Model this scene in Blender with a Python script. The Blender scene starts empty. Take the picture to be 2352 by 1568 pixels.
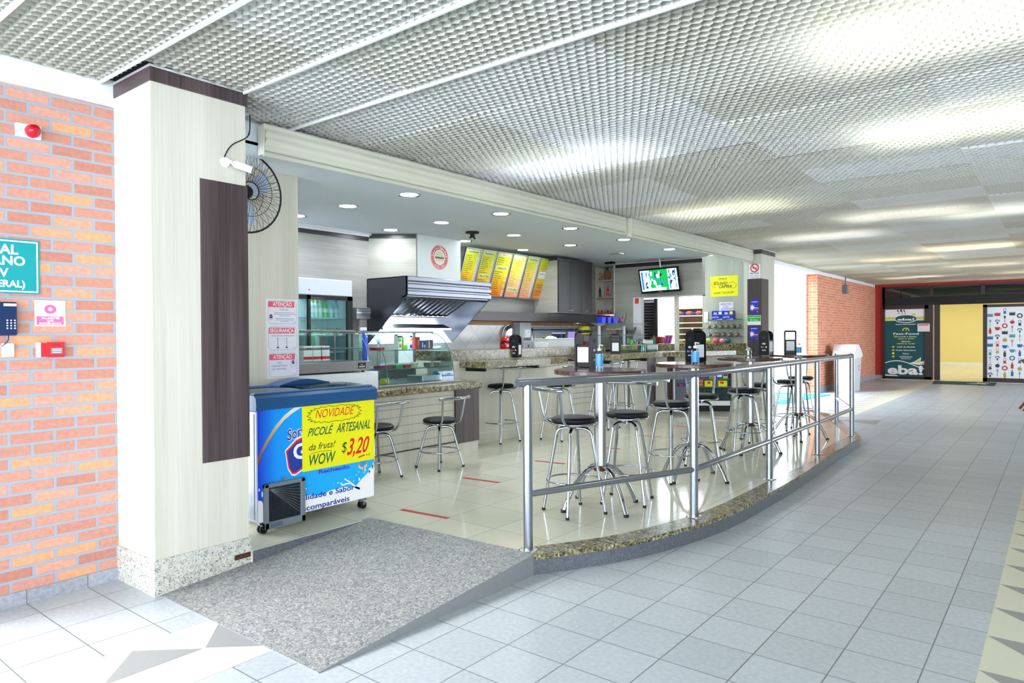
import bpy, math, random
import numpy as np
from mathutils import Vector, Matrix
random.seed(7)
SC = bpy.context.scene
COL = SC.collection
PI = math.pi
# ---------------------------------------------------------------- camera
cd = bpy.data.cameras.new('camera'); cam = bpy.data.objects.new('camera', cd); COL.objects.link(cam)
F_PX = 1592.32; CX, CY = 1176.0, 784.0; EYE = Vector((0, 0, 1.45))
R = Matrix(((0.78323864, -0.00156179, 0.62171923), (0.62169404, 0.01131247, -0.78317849), (-0.00581002, 0.99993479, 0.00983132)))
cd.sensor_width = 36; cd.lens = F_PX / 2352 * 36; cd.clip_start = 0.05; cd.clip_end = 200
cam.matrix_world = Matrix.Translation(EYE) @ R.to_4x4()
SC.camera = cam
# ---------------------------------------------------------------- view + world
SC.view_settings.view_transform = 'Standard'; SC.view_settings.look = 'None'
SC.view_settings.exposure = EXPOSURE = 0.97; SC.view_settings.gamma = 1; SC.view_settings.use_curve_mapping = False
cy = SC.cycles
cy.max_bounces = 7; cy.diffuse_bounces = 4; cy.glossy_bounces = 3; cy.transmission_bounces = 4; cy.transparent_max_bounces = 12
cy.caustics_reflective = False; cy.caustics_refractive = False; cy.sample_clamp_indirect = 4.0; cy.sample_clamp_direct = 12.0
cy.use_denoising = True; cy.use_adaptive_sampling = True; cy.adaptive_threshold = 0.02
try: cy.denoiser = 'OPENIMAGEDENOISE'; cy.denoising_input_passes = 'RGB_ALBEDO_NORMAL'
except Exception: pass
w = bpy.data.worlds.new('sky'); SC.world = w; w.use_nodes = True
wn = w.node_tree.nodes; wl = w.node_tree.links
bg = wn['Background']
# bright overcast sky, slightly cool
bg.inputs[0].default_value = (0.84, 0.92, 1.0, 1); bg.inputs[1].default_value = 6.0
# ---------------------------------------------------------------- lights of the place
def area(name, loc, size, sizey, power, col=(1, 1, 1), rot=(0, 0, 0), shape='RECTANGLE', parent=None, spread=PI):
    l = bpy.data.lights.new(name, 'AREA'); l.shape = shape; l.size = size
    if shape in ('RECTANGLE', 'ELLIPSE'): l.size_y = sizey
    l.energy = power; l.color = col; l.spread = spread
    o = bpy.data.objects.new(name, l); COL.objects.link(o); o.location = loc; o.rotation_euler = rot
    if parent: o.parent = parent
    return o
sun = bpy.data.lights.new('sun', 'SUN'); sun.energy = 2.1; sun.angle = math.radians(24); sun.color = (1, 0.97, 0.92)
suno = bpy.data.objects.new('sun', sun); COL.objects.link(suno)
suno.rotation_euler = Vector((-0.45, -0.75, 0.52)).to_track_quat('Z', 'Y').to_euler()
# ---------------------------------------------------------------- pixel -> place helpers (true depth given each time)
def ray(px, py): return R @ Vector((px - CX, -(py - CY), -F_PX))
def PX(px, py, x): r = ray(px, py); return EYE + r * (x / r.x)
def PY(px, py, y): r = ray(px, py); return EYE + r * (y / r.y)
def PZ(px, py, z): r = ray(px, py); return EYE + r * ((z - EYE.z) / r.z)

# ---------------------------------------------------------------- materials
MATS = {}
def newmat(name):
    m = bpy.data.materials.new(name); m.use_nodes = True; MATS[name] = m
    nt = m.node_tree; b = nt.nodes['Principled BSDF']
    return m, nt, b
def lin(c):
    return tuple(((v / 12.92) if v <= 0.04045 else ((v + 0.055) / 1.055) ** 2.4) for v in c[:3]) + (1,)
def pm(name, col, rough=0.5, metal=0.0, spec=0.5, emit=None, es=0, coat=0, noise=0.0, nscale=30, bump=0, bscale=200):
    """plain principled material; colour given as sRGB; optional faint noise variation"""
    if name in MATS: return MATS[name]
    m, nt, b = newmat(name); c = lin(col)
    b.inputs['Base Color'].default_value = c; b.inputs['Roughness'].default_value = rough
    b.inputs['Metallic'].default_value = metal; b.inputs['Specular IOR Level'].default_value = spec
    if coat: b.inputs['Coat Weight'].default_value = coat; b.inputs['Coat Roughness'].default_value = 0.08
    if emit is not None:
        b.inputs['Emission Color'].default_value = lin(emit); b.inputs['Emission Strength'].default_value = es
    tc = nt.nodes.new('ShaderNodeTexCoord')
    n = nt.nodes.new('ShaderNodeTexNoise'); n.inputs['Scale'].default_value = nscale; n.inputs['Detail'].default_value = 3
    nt.links.new(tc.outputs['Object'], n.inputs['Vector'])
    mx = nt.nodes.new('ShaderNodeMix'); mx.data_type = 'RGBA'
    k = noise if noise else 0.02
    mx.inputs[6].default_value = tuple(v * (1 - k) for v in c[:3]) + (1,)
    mx.inputs[7].default_value = tuple(min(1, v * (1 + k)) for v in c[:3]) + (1,)
    nt.links.new(n.outputs['Fac'], mx.inputs[0]); nt.links.new(mx.outputs[2], b.inputs['Base Color'])
    if bump:
        n2 = nt.nodes.new('ShaderNodeTexNoise'); n2.inputs['Scale'].default_value = bscale; nt.links.new(tc.outputs['Object'], n2.inputs['Vector'])
        bp = nt.nodes.new('ShaderNodeBump'); bp.inputs['Strength'].default_value = bump; bp.inputs['Distance'].default_value = 0.002
        nt.links.new(n2.outputs['Fac'], bp.inputs['Height']); nt.links.new(bp.outputs['Normal'], b.inputs['Normal'])
    return m
def vec_of(nt, order='XYZ', scale=(1, 1, 1), off=(0, 0, 0), world=True):
    """world position reordered so that a wall's texture lies in u,v"""
    if world:
        g = nt.nodes.new('ShaderNodeNewGeometry'); src = g.outputs['Position']
    else:
        g = nt.nodes.new('ShaderNodeTexCoord'); src = g.outputs['Object']
    s = nt.nodes.new('ShaderNodeSeparateXYZ'); nt.links.new(src, s.inputs[0])
    c = nt.nodes.new('ShaderNodeCombineXYZ')
    for i, a in enumerate(order):
        if a == '0': continue
        m = nt.nodes.new('ShaderNodeMath'); m.operation = 'MULTIPLY_ADD'
        nt.links.new(s.outputs['XYZ'.index(a)], m.inputs[0]); m.inputs[1].default_value = scale[i]; m.inputs[2].default_value = off[i]
        nt.links.new(m.outputs[0], c.inputs[i])
    return c.outputs[0]
def ramp(nt, fac, stops, interp='LINEAR'):
    r = nt.nodes.new('ShaderNodeValToRGB'); r.color_ramp.interpolation = interp
    e = r.color_ramp.elements
    while len(e) < len(stops): e.new(0.5)
    for k, (p, c) in enumerate(stops): e[k].position = p; e[k].color = lin(c)
    nt.links.new(fac, r.inputs[0]); return r.outputs[0]
def mixc(nt, fac, a, b, mode='MIX'):
    m = nt.nodes.new('ShaderNodeMix'); m.data_type = 'RGBA'; m.blend_type = mode
    for sock, v in ((0, fac), (6, a), (7, b)):
        if isinstance(v, bpy.types.NodeSocket): nt.links.new(v, m.inputs[sock])
        elif isinstance(v, (int, float)): m.inputs[sock].default_value = v
        else: m.inputs[sock].default_value = v
    return m.outputs[2]
def noise(nt, vec, scale=5, detail=3, rough=0.5, dist=0):
    n = nt.nodes.new('ShaderNodeTexNoise'); n.inputs['Scale'].default_value = scale; n.inputs['Detail'].default_value = detail
    n.inputs['Roughness'].default_value = rough; n.inputs['Distortion'].default_value = dist
    nt.links.new(vec, n.inputs['Vector']); return n.outputs['Fac']
def brickmat(name, order, bw, bh, mort, off, c1, c2, cm, offset=0.5, accent=None, rough=0.8, bumpd=0.004, speck=0.06):
    m, nt, b = newmat(name)
    v = vec_of(nt, order, off=off)
    t = nt.nodes.new('ShaderNodeTexBrick'); t.offset = offset; t.squash = 1
    t.inputs['Scale'].default_value = 1; t.inputs['Mortar Size'].default_value = mort / 2; t.inputs['Mortar Smooth'].default_value = 0.1
    t.inputs['Brick Width'].default_value = bw; t.inputs['Row Height'].default_value = bh; t.inputs['Bias'].default_value = 0
    t.inputs['Color1'].default_value = (0, 0, 0, 1); t.inputs['Color2'].default_value = (1, 1, 1, 1); t.inputs['Mortar'].default_value = (0, 0, 0, 1)
    nt.links.new(v, t.inputs['Vector'])
    stops = [(0, c1), (0.84, c2)] + ([(0.97, accent)] if accent else [])
    base = ramp(nt, t.outputs['Color'], stops)
    nf = noise(nt, v, 40, 4)
    base = mixc(nt, speck * 4, base, ramp(nt, nf, [(0.3, (0.35, 0.3, 0.3)), (0.7, (0.75, 0.72, 0.7))]), 'OVERLAY')
    col = mixc(nt, t.outputs['Fac'], base, lin(cm))
    nt.links.new(col, b.inputs['Base Color']); b.inputs['Roughness'].default_value = rough
    bp = nt.nodes.new('ShaderNodeBump'); bp.inputs['Strength'].default_value = 0.8; bp.inputs['Distance'].default_value = bumpd; bp.invert = True
    nt.links.new(t.outputs['Fac'], bp.inputs['Height']); nt.links.new(bp.outputs['Normal'], b.inputs['Normal'])
    return m
def woodmat(name, dark, light, order, sx=60, sy=2.0, rough=0.45, band=6, coat=0.0):
    """order: first letter = across the grain, second = along"""
    m, nt, b = newmat(name)
    v = vec_of(nt, order + '0', scale=(sx, sy, 1)); v2 = vec_of(nt, order + '0', scale=(band, 0.25, 1))
    f = noise(nt, v, 1, 4, 0.6, 0.4); f2 = noise(nt, v2, 1, 2)
    a = nt.nodes.new('ShaderNodeMath'); a.operation = 'ADD'; nt.links.new(f, a.inputs[0]); nt.links.new(f2, a.inputs[1])
    d = nt.nodes.new('ShaderNodeMath'); d.operation = 'MULTIPLY'; d.inputs[1].default_value = 0.5; nt.links.new(a.outputs[0], d.inputs[0])
    nt.links.new(ramp(nt, d.outputs[0], [(0.36, dark), (0.62, light)]), b.inputs['Base Color'])
    b.inputs['Roughness'].default_value = rough
    if coat: b.inputs['Coat Weight'].default_value = coat
    return m
def granite(name, cols, scale=60, rough=0.15, world=True, vein=None, vs=22, vt=(.53, .62)):
    m, nt, b = newmat(name)
    v = vec_of(nt, 'XYZ', world=world)
    vo = nt.nodes.new('ShaderNodeTexVoronoi'); vo.inputs['Scale'].default_value = scale; vo.feature = 'F1'
    nv = nt.nodes.new('ShaderNodeTexNoise'); nv.inputs['Scale'].default_value = scale * 0.5; nt.links.new(v, nv.inputs['Vector'])
    add = nt.nodes.new('ShaderNodeMix'); add.data_type = 'VECTOR'; add.inputs[0].default_value = 0.02
    nt.links.new(v, add.inputs[4]); nt.links.new(nv.outputs['Color'], add.inputs[5]); nt.links.new(add.outputs[1], vo.inputs['Vector'])
    s = nt.nodes.new('ShaderNodeSeparateColor'); nt.links.new(vo.outputs['Color'], s.inputs[0])
    base = ramp(nt, s.outputs[0], cols, 'CONSTANT')
    big = noise(nt, v, scale * 0.22, 5, 0.65)
    out = mixc(nt, ramp(nt, big, [(0.40, (0, 0, 0)), (0.56, (1, 1, 1))]), mixc(nt, 0.55, base, lin(cols[0][1])), base)
    fine = noise(nt, v, scale * 3, 2)
    out = mixc(nt, 0.35, out, ramp(nt, fine, [(0.35, (0.3, 0.3, 0.3)), (0.65, (0.8, 0.8, 0.8))]), 'OVERLAY')
    if vein: out = mixc(nt, ramp(nt, noise(nt, v, vs, 6, .7, .6), [(vt[0], (0, 0, 0)), (vt[1], (.85, .85, .85))]), out, lin(vein))
    nt.links.new(out, b.inputs['Base Color']); b.inputs['Roughness'].default_value = rough
    return m
def glassmat(name, tint=(0.8, 0.95, 0.93), alpha=0.18, rough=0.02):
    m = bpy.data.materials.new(name); m.use_nodes = True; MATS[name] = m; nt = m.node_tree; nt.nodes.clear()
    o = nt.nodes.new('ShaderNodeOutputMaterial'); tr = nt.nodes.new('ShaderNodeBsdfTransparent'); gl = nt.nodes.new('ShaderNodeBsdfGlossy')
    tr.inputs[0].default_value = tint + (1,); gl.inputs['Roughness'].default_value = rough; gl.inputs[0].default_value = (1, 1, 1, 1)
    fr = nt.nodes.new('ShaderNodeFresnel'); fr.inputs[0].default_value = 1.45
    ad = nt.nodes.new('ShaderNodeMath'); ad.operation = 'MULTIPLY_ADD'; ad.inputs[1].default_value = 0.7; ad.inputs[2].default_value = alpha * 0.06
    nt.links.new(fr.outputs[0], ad.inputs[0])
    mx = nt.nodes.new('ShaderNodeMixShader'); nt.links.new(ad.outputs[0], mx.inputs[0]); nt.links.new(tr.outputs[0], mx.inputs[1]); nt.links.new(gl.outputs[0], mx.inputs[2])
    nt.links.new(mx.outputs[0], o.inputs[0]); return m

BRICK = brickmat('brick wall', 'YZ0', 0.215, 0.0667, 0.017, (0.06, 0.0, 0), (0.77, 0.52, 0.45), (0.85, 0.64, 0.57), (0.63, 0.65, 0.70), accent=(0.88, 0.66, 0.49))
BRICKF = brickmat('far brick wall', 'YZ0', 0.215, 0.0667, 0.014, (0.06, 0.0, 0), (0.82, 0.48, 0.34), (0.88, 0.58, 0.43), (0.82, 0.74, 0.70), accent=(0.90, 0.56, 0.36))
BRICKE = brickmat('brick wall end', 'XZ0', 0.215, 0.0667, 0.010, (0.0, 0.0, 0), (0.80, 0.43, 0.28), (0.86, 0.52, 0.36), (0.80, 0.70, 0.66))
TILEF = brickmat('corridor floor tile', 'XY0', 0.3125, 0.303, 0.006, (0.155, 0.215, 0), (0.74, 0.77, 0.79), (0.77, 0.80, 0.82), (0.46, 0.48, 0.50), offset=0, rough=0.38, bumpd=0.001, speck=0.07)
TILEC = brickmat('kiosk floor tile', 'XY0', 0.455, 0.455, 0.005, (0.32, 0.0, 0), (0.84, 0.84, 0.76), (0.87, 0.87, 0.80), (0.64, 0.64, 0.58), offset=0, rough=0.10, bumpd=0.0006, speck=0.03)
TILEY = brickmat('shop floor tile', 'XY0', 0.6, 0.6, 0.008, (0, 0, 0), (0.86, 0.84, 0.76), (0.88, 0.86, 0.78), (0.72, 0.70, 0.62), offset=0, rough=0.2, bumpd=0.0006, speck=0.02)
BASEB = brickmat('grey baseboard tile', 'YZ0', 0.303, 0.5, 0.005, (0.215, 0.3, 0), (0.66, 0.68, 0.72), (0.70, 0.72, 0.76), (0.45, 0.46, 0.5), offset=0, rough=0.45, bumpd=0.001, speck=0.10)
WOODL = woodmat('light wood vertical', (0.80, 0.785, 0.725), (0.865, 0.85, 0.80), 'YZ', 70, 1.2)
WOODLX = woodmat('light wood vertical x', (0.80, 0.80, 0.74), (0.87, 0.865, 0.81), 'XZ', 70, 1.2)
WOODS = woodmat('side wall wood', (0.64, 0.65, 0.58), (0.72, 0.725, 0.66), 'XZ', 70, 1.2)
WOODH = woodmat('light wood horizontal', (0.56, 0.56, 0.54), (0.66, 0.655, 0.63), 'ZY', 90, 1.6)
WOODHX = woodmat('light wood horizontal x', (0.60, 0.60, 0.56), (0.70, 0.695, 0.65), 'ZX', 90, 1.6)
WOODD = woodmat('dark wood vertical', (0.19, 0.145, 0.15), (0.37, 0.31, 0.32), 'YZ', 60, 1.0, 0.4)
WOODDX = woodmat('dark wood vertical x', (0.18, 0.14, 0.145), (0.31, 0.26, 0.27), 'XZ', 60, 1.0, 0.4)
WOODC = woodmat('cabinet dark wood', (0.10, 0.08, 0.08), (0.22, 0.18, 0.18), 'YZ', 60, 1.0, 0.35)
WOODDH = woodmat('dark wood horizontal', (0.13, 0.10, 0.105), (0.24, 0.20, 0.21), 'ZY', 90, 1.0, 0.35)
WOODO = woodmat('orange pine', (0.70, 0.45, 0.20), (0.84, 0.60, 0.32), 'ZY', 40, 1.5, 0.5)
WOODR = woodmat('table top laminate', (0.27, 0.17, 0.15), (0.40, 0.27, 0.24), 'XY', 50, 2.0, 0.16)
GRAN = granite('yellow granite', [(0, (0.56, 0.52, 0.36)), (0.3, (0.68, 0.64, 0.48)), (0.5, (0.42, 0.38, 0.27)), (0.68, (0.76, 0.74, 0.64)), (0.84, (0.16, 0.15, 0.13))], 85, 0.22, vein=(.13, .12, .10), vs=24, vt=(.49, .57))
GRANW = granite('white granite', [(0, (0.86, 0.86, 0.83)), (0.45, (0.80, 0.79, 0.72)), (0.75, (0.68, 0.68, 0.66)), (0.93, (0.38, 0.39, 0.42))], 170, 0.25, vein=(.42, .44, .47), vs=30, vt=(.54, .66))
GRANK = granite('grey kerb granite', [(0, (0.38, 0.40, 0.43)), (0.4, (0.46, 0.48, 0.51)), (0.8, (0.30, 0.32, 0.36))], 200, 0.4)
RAMPM = granite('dark speckled ramp covering', [(0, (0.62, 0.63, 0.62)), (0.35, (0.74, 0.74, 0.72)), (0.6, (0.50, 0.51, 0.52)), (0.84, (0.42, 0.44, 0.47))], 130, 0.85, vein=(.46, .48, .51), vs=14, vt=(.48, .72))
WALLT = brickmat('diamond wall tile', 'YZ0', 0.30, 0.30, 0.004, (0, 0, 0), (0.88, 0.88, 0.88), (0.90, 0.90, 0.90), (0.55, 0.55, 0.56), offset=0, rough=0.2, bumpd=0.0004, speck=0.02)
# turn the wall tile grid 45 degrees
_nt = WALLT.node_tree; _b = [n for n in _nt.nodes if n.bl_idname == 'ShaderNodeTexBrick'][0]
_mp = _nt.nodes.new('ShaderNodeMapping'); _mp.inputs['Rotation'].default_value = (0, 0, PI / 4)
_src = _b.inputs['Vector'].links[0].from_socket; _nt.links.new(_src, _mp.inputs['Vector']); _nt.links.new(_mp.outputs[0], _b.inputs['Vector'])

STEEL = pm('brushed steel', (0.74, 0.75, 0.77), 0.28, 1.0, noise=0.06, nscale=8)
STEELF = pm('front steel', (.60, .59, .59), .35, .9, noise=.08, nscale=6)
STEELD = pm('dull steel', (0.55, 0.56, 0.58), 0.45, 1.0, noise=0.1, nscale=5)
RAILM = pm('satin steel tube', (0.66, 0.68, 0.72), 0.24, 1.0)
CHROME = pm('chrome', (0.70, 0.72, 0.75), 0.10, 1.0)
RUST = pm('rusty weld', (0.35, 0.2, 0.13), 0.8, 0.3, noise=0.3)
VINYL = pm('black vinyl', (0.07, 0.065, 0.09), 0.5, spec=.3, noise=0.1)
RUBBER = pm('black rubber', (0.05, 0.05, 0.05), 0.7)
BLACK = pm('black plastic', (0.03, 0.035, 0.055), 0.42, spec=.3, noise=0.05)
BLACKM = pm('matt black', (0.05, 0.05, 0.06), 0.6)
WHITE = pm('white paint', (0.93, 0.94, 0.95), 0.5)
WHITEP = pm('white plastic', (0.92, 0.93, 0.95), 0.3)
PAPER = pm('white paper', (0.93, 0.93, 0.95), 0.8)
CEILP = pm('kiosk ceiling paint', (0.92, 0.96, 1.0), 0.6)
LOUV = pm('louver metal', (0.86, 0.86, 0.84), 0.55, noise=0.06, nscale=2)
PLEN = pm('plenum grey', (0.28, 0.28, 0.29), 0.9)
REDW = pm('red wall paint', (0.66, 0.17, 0.14), 0.7, noise=0.04)
YELW = pm('yellow wall paint', (0.93, 0.87, 0.58), 0.7)
BROWNF = pm('brown metal frame', (0.17, 0.10, 0.10), 0.4); TRANS = glassmat('transom glass', (0.10, 0.14, 0.17), 0.5)
FRBLUE = pm('freezer blue', (0.05, 0.30, 0.50), 0.35, noise=0.05)
CREAM = pm('cream roller fabric', (0.87, 0.87, 0.80), 0.75, noise=0.03, nscale=2)
GLASS = glassmat('clear glass'); GLASSG = glassmat('green edge glass', (0.82, 0.96, 0.94), 0.3); GLASSD = glassmat('dark transom glass', (0.35, 0.42, 0.46), 0.3)
GEDGE = pm('glass edge', (0.10, 0.45, 0.45), 0.1)
CLEARP = glassmat('clear plastic', (0.93, 0.96, 0.97), 0.35, 0.1)
TEAL = pm('teal print', (0.0, 0.36, 0.38), 0.5)
DTEAL = pm('dark teal', (0.02, 0.33, 0.36), 0.6)
GREY = pm('grey plastic', (0.45, 0.48, 0.52), 0.5)
# ---------------------------------------------------------------- mesh builder
def lerp(a, b, t): return a + (b - a) * t
class MB:
    def __init__(s): s.v = []; s.f = []; s.m = []; s.sm = []; s.mats = []
    def mi(s, m):
        if m not in s.mats: s.mats.append(m)
        return s.mats.index(m)
    def add(s, vs, fs, m, smooth=False):
        b = len(s.v); s.v += [tuple(v) for v in vs]; k = s.mi(m)
        for f in fs: s.f.append(tuple(i + b for i in f)); s.m.append(k); s.sm.append(smooth)
        return s
    def box(s, x0, y0, z0, x1, y1, z1, m, bev=0.0):
        x0, x1 = min(x0, x1), max(x0, x1); y0, y1 = min(y0, y1), max(y0, y1); z0, z1 = min(z0, z1), max(z0, z1)
        if bev > 0:
            bv = min(bev, (x1 - x0) / 2.01, (y1 - y0) / 2.01, (z1 - z0) / 2.01)
            vs = []; idx = {}
            for a in (0, 1):
                for b_ in (0, 1):
                    for c in (0, 1):
                        X, Y, Z = (x0, x1)[a], (y0, y1)[b_], (z0, z1)[c]; sx, sy, sz = (1, -1)[a], (1, -1)[b_], (1, -1)[c]
                        for ax in range(3):
                            p = [X + sx * bv, Y + sy * bv, Z + sz * bv]; p[ax] = (X, Y, Z)[ax]
                            idx[(a, b_, c, ax)] = len(vs); vs.append(p)
            fs = []
            I = lambda a, b_, c, ax: idx[(a, b_, c, ax)]
            for a in (0, 1): fs.append([I(a, 0, 0, 0), I(a, 1, 0, 0), I(a, 1, 1, 0), I(a, 0, 1, 0)][::(1 if a else -1)])
            for b_ in (0, 1): fs.append([I(0, b_, 0, 1), I(0, b_, 1, 1), I(1, b_, 1, 1), I(1, b_, 0, 1)][::(1 if b_ else -1)])
            for c in (0, 1): fs.append([I(0, 0, c, 2), I(1, 0, c, 2), I(1, 1, c, 2), I(0, 1, c, 2)][::(1 if c else -1)])
            for a in (0, 1):
                for b_ in (0, 1): fs.append([I(a, b_, 0, 0), I(a, b_, 1, 0), I(a, b_, 1, 1), I(a, b_, 0, 1)][::(1 if a == b_ else -1)])
            for a in (0, 1):
                for c in (0, 1): fs.append([I(a, 0, c, 0), I(a, 0, c, 2), I(a, 1, c, 2), I(a, 1, c, 0)][::(1 if a == c else -1)])
            for b_ in (0, 1):
                for c in (0, 1): fs.append([I(0, b_, c, 1), I(1, b_, c, 1), I(1, b_, c, 2), I(0, b_, c, 2)][::(1 if b_ == c else -1)])
            for a in (0, 1):
                for b_ in (0, 1):
                    for c in (0, 1): fs.append([I(a, b_, c, 0), I(a, b_, c, 1), I(a, b_, c, 2)][::(1 if (a + b_ + c) % 2 else -1)])
            return s.add(vs, fs, m)
        vs = [(x0, y0, z0), (x1, y0, z0), (x1, y1, z0), (x0, y1, z0), (x0, y0, z1), (x1, y0, z1), (x1, y1, z1), (x0, y1, z1)]
        return s.add(vs, [(0, 3, 2, 1), (4, 5, 6, 7), (0, 1, 5, 4), (1, 2, 6, 5), (2, 3, 7, 6), (3, 0, 4, 7)], m)
    def tube(s, pts, r, m, n=10, cap=True, closed=False, smooth=True):
        pts = [Vector(p) for p in pts]; N = len(pts); rs = r if isinstance(r, (list, tuple)) else [r] * N
        vs = []; up = None
        for i, p in enumerate(pts):
            if closed: t = pts[(i + 1) % N] - pts[i - 1]
            else: t = (pts[min(i + 1, N - 1)] - pts[max(i - 1, 0)])
            t.normalize()
            if up is None:
                a = Vector((0, 0, 1)) if abs(t.z) < 0.9 else Vector((1, 0, 0)); up = (a - t * a.dot(t)).normalized()
            else:
                up = (up - t * up.dot(t)); up = up.normalized() if up.length > 1e-6 else Vector((1, 0, 0))
            sd = t.cross(up)
            k = 1.0
            if not closed and 0 < i < N - 1:
                c = (pts[i + 1] - p).normalized().dot((p - pts[i - 1]).normalized()); k = 1 / max(0.5, math.sqrt(max(0.0, (1 + c) / 2)))
            for j in range(n):
                a = 2 * PI * j / n; vs.append(p + (up * math.cos(a) + sd * math.sin(a)) * rs[i] * (k if k < 1.5 else 1))
        fs = []
        for i in range(N if closed else N - 1):
            for j in range(n):
                a = i * n + j; b = i * n + (j + 1) % n; c = ((i + 1) % N) * n + (j + 1) % n; d = ((i + 1) % N) * n + j
                fs.append((a, d, c, b)[::-1])
        s.add(vs, fs, m, smooth)
        if cap and not closed:
            s.add(vs[:n], [tuple(range(n))[::-1]], m); s.add(vs[-n:], [tuple(range(n))], m)
        return s
    def lathe(s, prof, c, m, n=24, axis='Z', smooth=True, mats=None):
        """prof: [(r, h)], revolved about an axis through c"""
        vs = []
        for r, h in prof:
            for j in range(n):
                a = 2 * PI * j / n; x, y = r * math.cos(a), r * math.sin(a)
                p = {'Z': (x, y, h), 'X': (h, x, y), 'Y': (y, h, x)}[axis]
                vs.append((c[0] + p[0], c[1] + p[1], c[2] + p[2]))
        for i in range(len(prof) - 1):
            fs = []
            for j in range(n):
                fs.append((i * n + j, i * n + (j + 1) % n, (i + 1) * n + (j + 1) % n, (i + 1) * n + j))
            b = len(s.v)
            sub = vs[i * n:(i + 2) * n]
            s.add(sub, [tuple(k - i * n for k in f) for f in fs], (mats[i] if mats else m), smooth)
        return s
    def prism(s, poly, a, b, m, plane='XY', smooth=False):
        """extrude a 2D polygon between a and b along the remaining axis"""
        def P(p, h):
            return {'XY': (p[0], p[1], h), 'YZ': (h, p[0], p[1]), 'XZ': (p[0], h, p[1])}[plane]
        n = len(poly); vs = [P(p, a) for p in poly] + [P(p, b) for p in poly]
        ar = sum(poly[i][0] * poly[(i + 1) % n][1] - poly[(i + 1) % n][0] * poly[i][1] for i in range(n))
        fl = (ar > 0) == (b > a)
        if plane == 'XZ': fl = not fl
        caps = [tuple(range(n))[::-1], tuple(range(n, 2 * n))]; sd = [(i, (i + 1) % n, n + (i + 1) % n, n + i) for i in range(n)]
        if not fl: caps = [c[::-1] for c in caps]; sd = [c[::-1] for c in sd]
        s.add(vs, caps, m); s.add(vs, sd, m, smooth); return s
    def sphere(s, c, r, m, n=14, k=8, sq=(1, 1, 1)):
        vs = []; fs = []
        for i in range(k + 1):
            th = PI * i / k
            for j in range(n):
                a = 2 * PI * j / n; vs.append((c[0] + r * sq[0] * math.sin(th) * math.cos(a), c[1] + r * sq[1] * math.sin(th) * math.sin(a), c[2] + r * sq[2] * math.cos(th)))
        for i in range(k):
            for j in range(n): fs.append((i * n + j, (i + 1) * n + j, (i + 1) * n + (j + 1) % n, i * n + (j + 1) % n))
        return s.add(vs, fs, m, True)
    def quad(s, a, b, c, d, m): return s.add([a, b, c, d], [(0, 1, 2, 3)], m)
    def build(s, name, parent=None, base=None):
        """base: world position the vertices are measured from (defaults to the parent's)"""
        me = bpy.data.meshes.new(name)
        o = Vector((0, 0, 0))
        if base is not None: o = Vector(base)
        else:
            q = parent
            while q is not None:
                if q.get('_abs'): o = Vector(q['_abs']); break
                q = q.parent
        arr = np.array([tuple(v) for v in s.v], dtype=np.float64).reshape(-1, 3) - np.array(o)
        me.from_pydata(arr.tolist(), [], s.f)
        for m in s.mats: me.materials.append(m)
        me.polygons.foreach_set('material_index', s.m); me.polygons.foreach_set('use_smooth', s.sm)
        me.validate(); me.update()
        ob = bpy.data.objects.new(name, me); COL.objects.link(ob)
        if parent is not None: ob.parent = parent
        if base is not None and parent is None: ob.location = o
        elif base is not None: ob.location = o - Vector(parent.get('_abs', (0, 0, 0)))
        return ob
def tag(o, label, cat, group=None, kind=None):
    o['label'] = label; o['category'] = cat
    if group: o['group'] = group
    if kind: o['kind'] = kind
    return o
def thing(name, label, cat, loc=(0, 0, 0), rz=0.0, group=None, world=False):
    """Empty at a thing's base. world=True: its parts are given in world coordinates"""
    o = bpy.data.objects.new(name, None); COL.objects.link(o); o.location = loc; o.rotation_euler = (0, 0, rz)
    o.empty_display_size = 0.1; tag(o, label, cat, group)
    if world: o['_abs'] = tuple(loc)
    return o
def struct(o, label, cat='structure'):
    o['kind'] = 'structure'; o['label'] = label; o['category'] = cat; return o
def dup(root, loc, rz=0.0, label=None, group=None, name=None):
    r = root.copy(); COL.objects.link(r); r.location = loc; r.rotation_euler = (0, 0, rz)
    if label: r['label'] = label
    if group: r['group'] = group
    for ch in list(root.children):
        c = ch.copy(); COL.objects.link(c); c.parent = r
        for g in list(ch.children):
            d = g.copy(); COL.objects.link(d); d.parent = c
    return r
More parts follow.
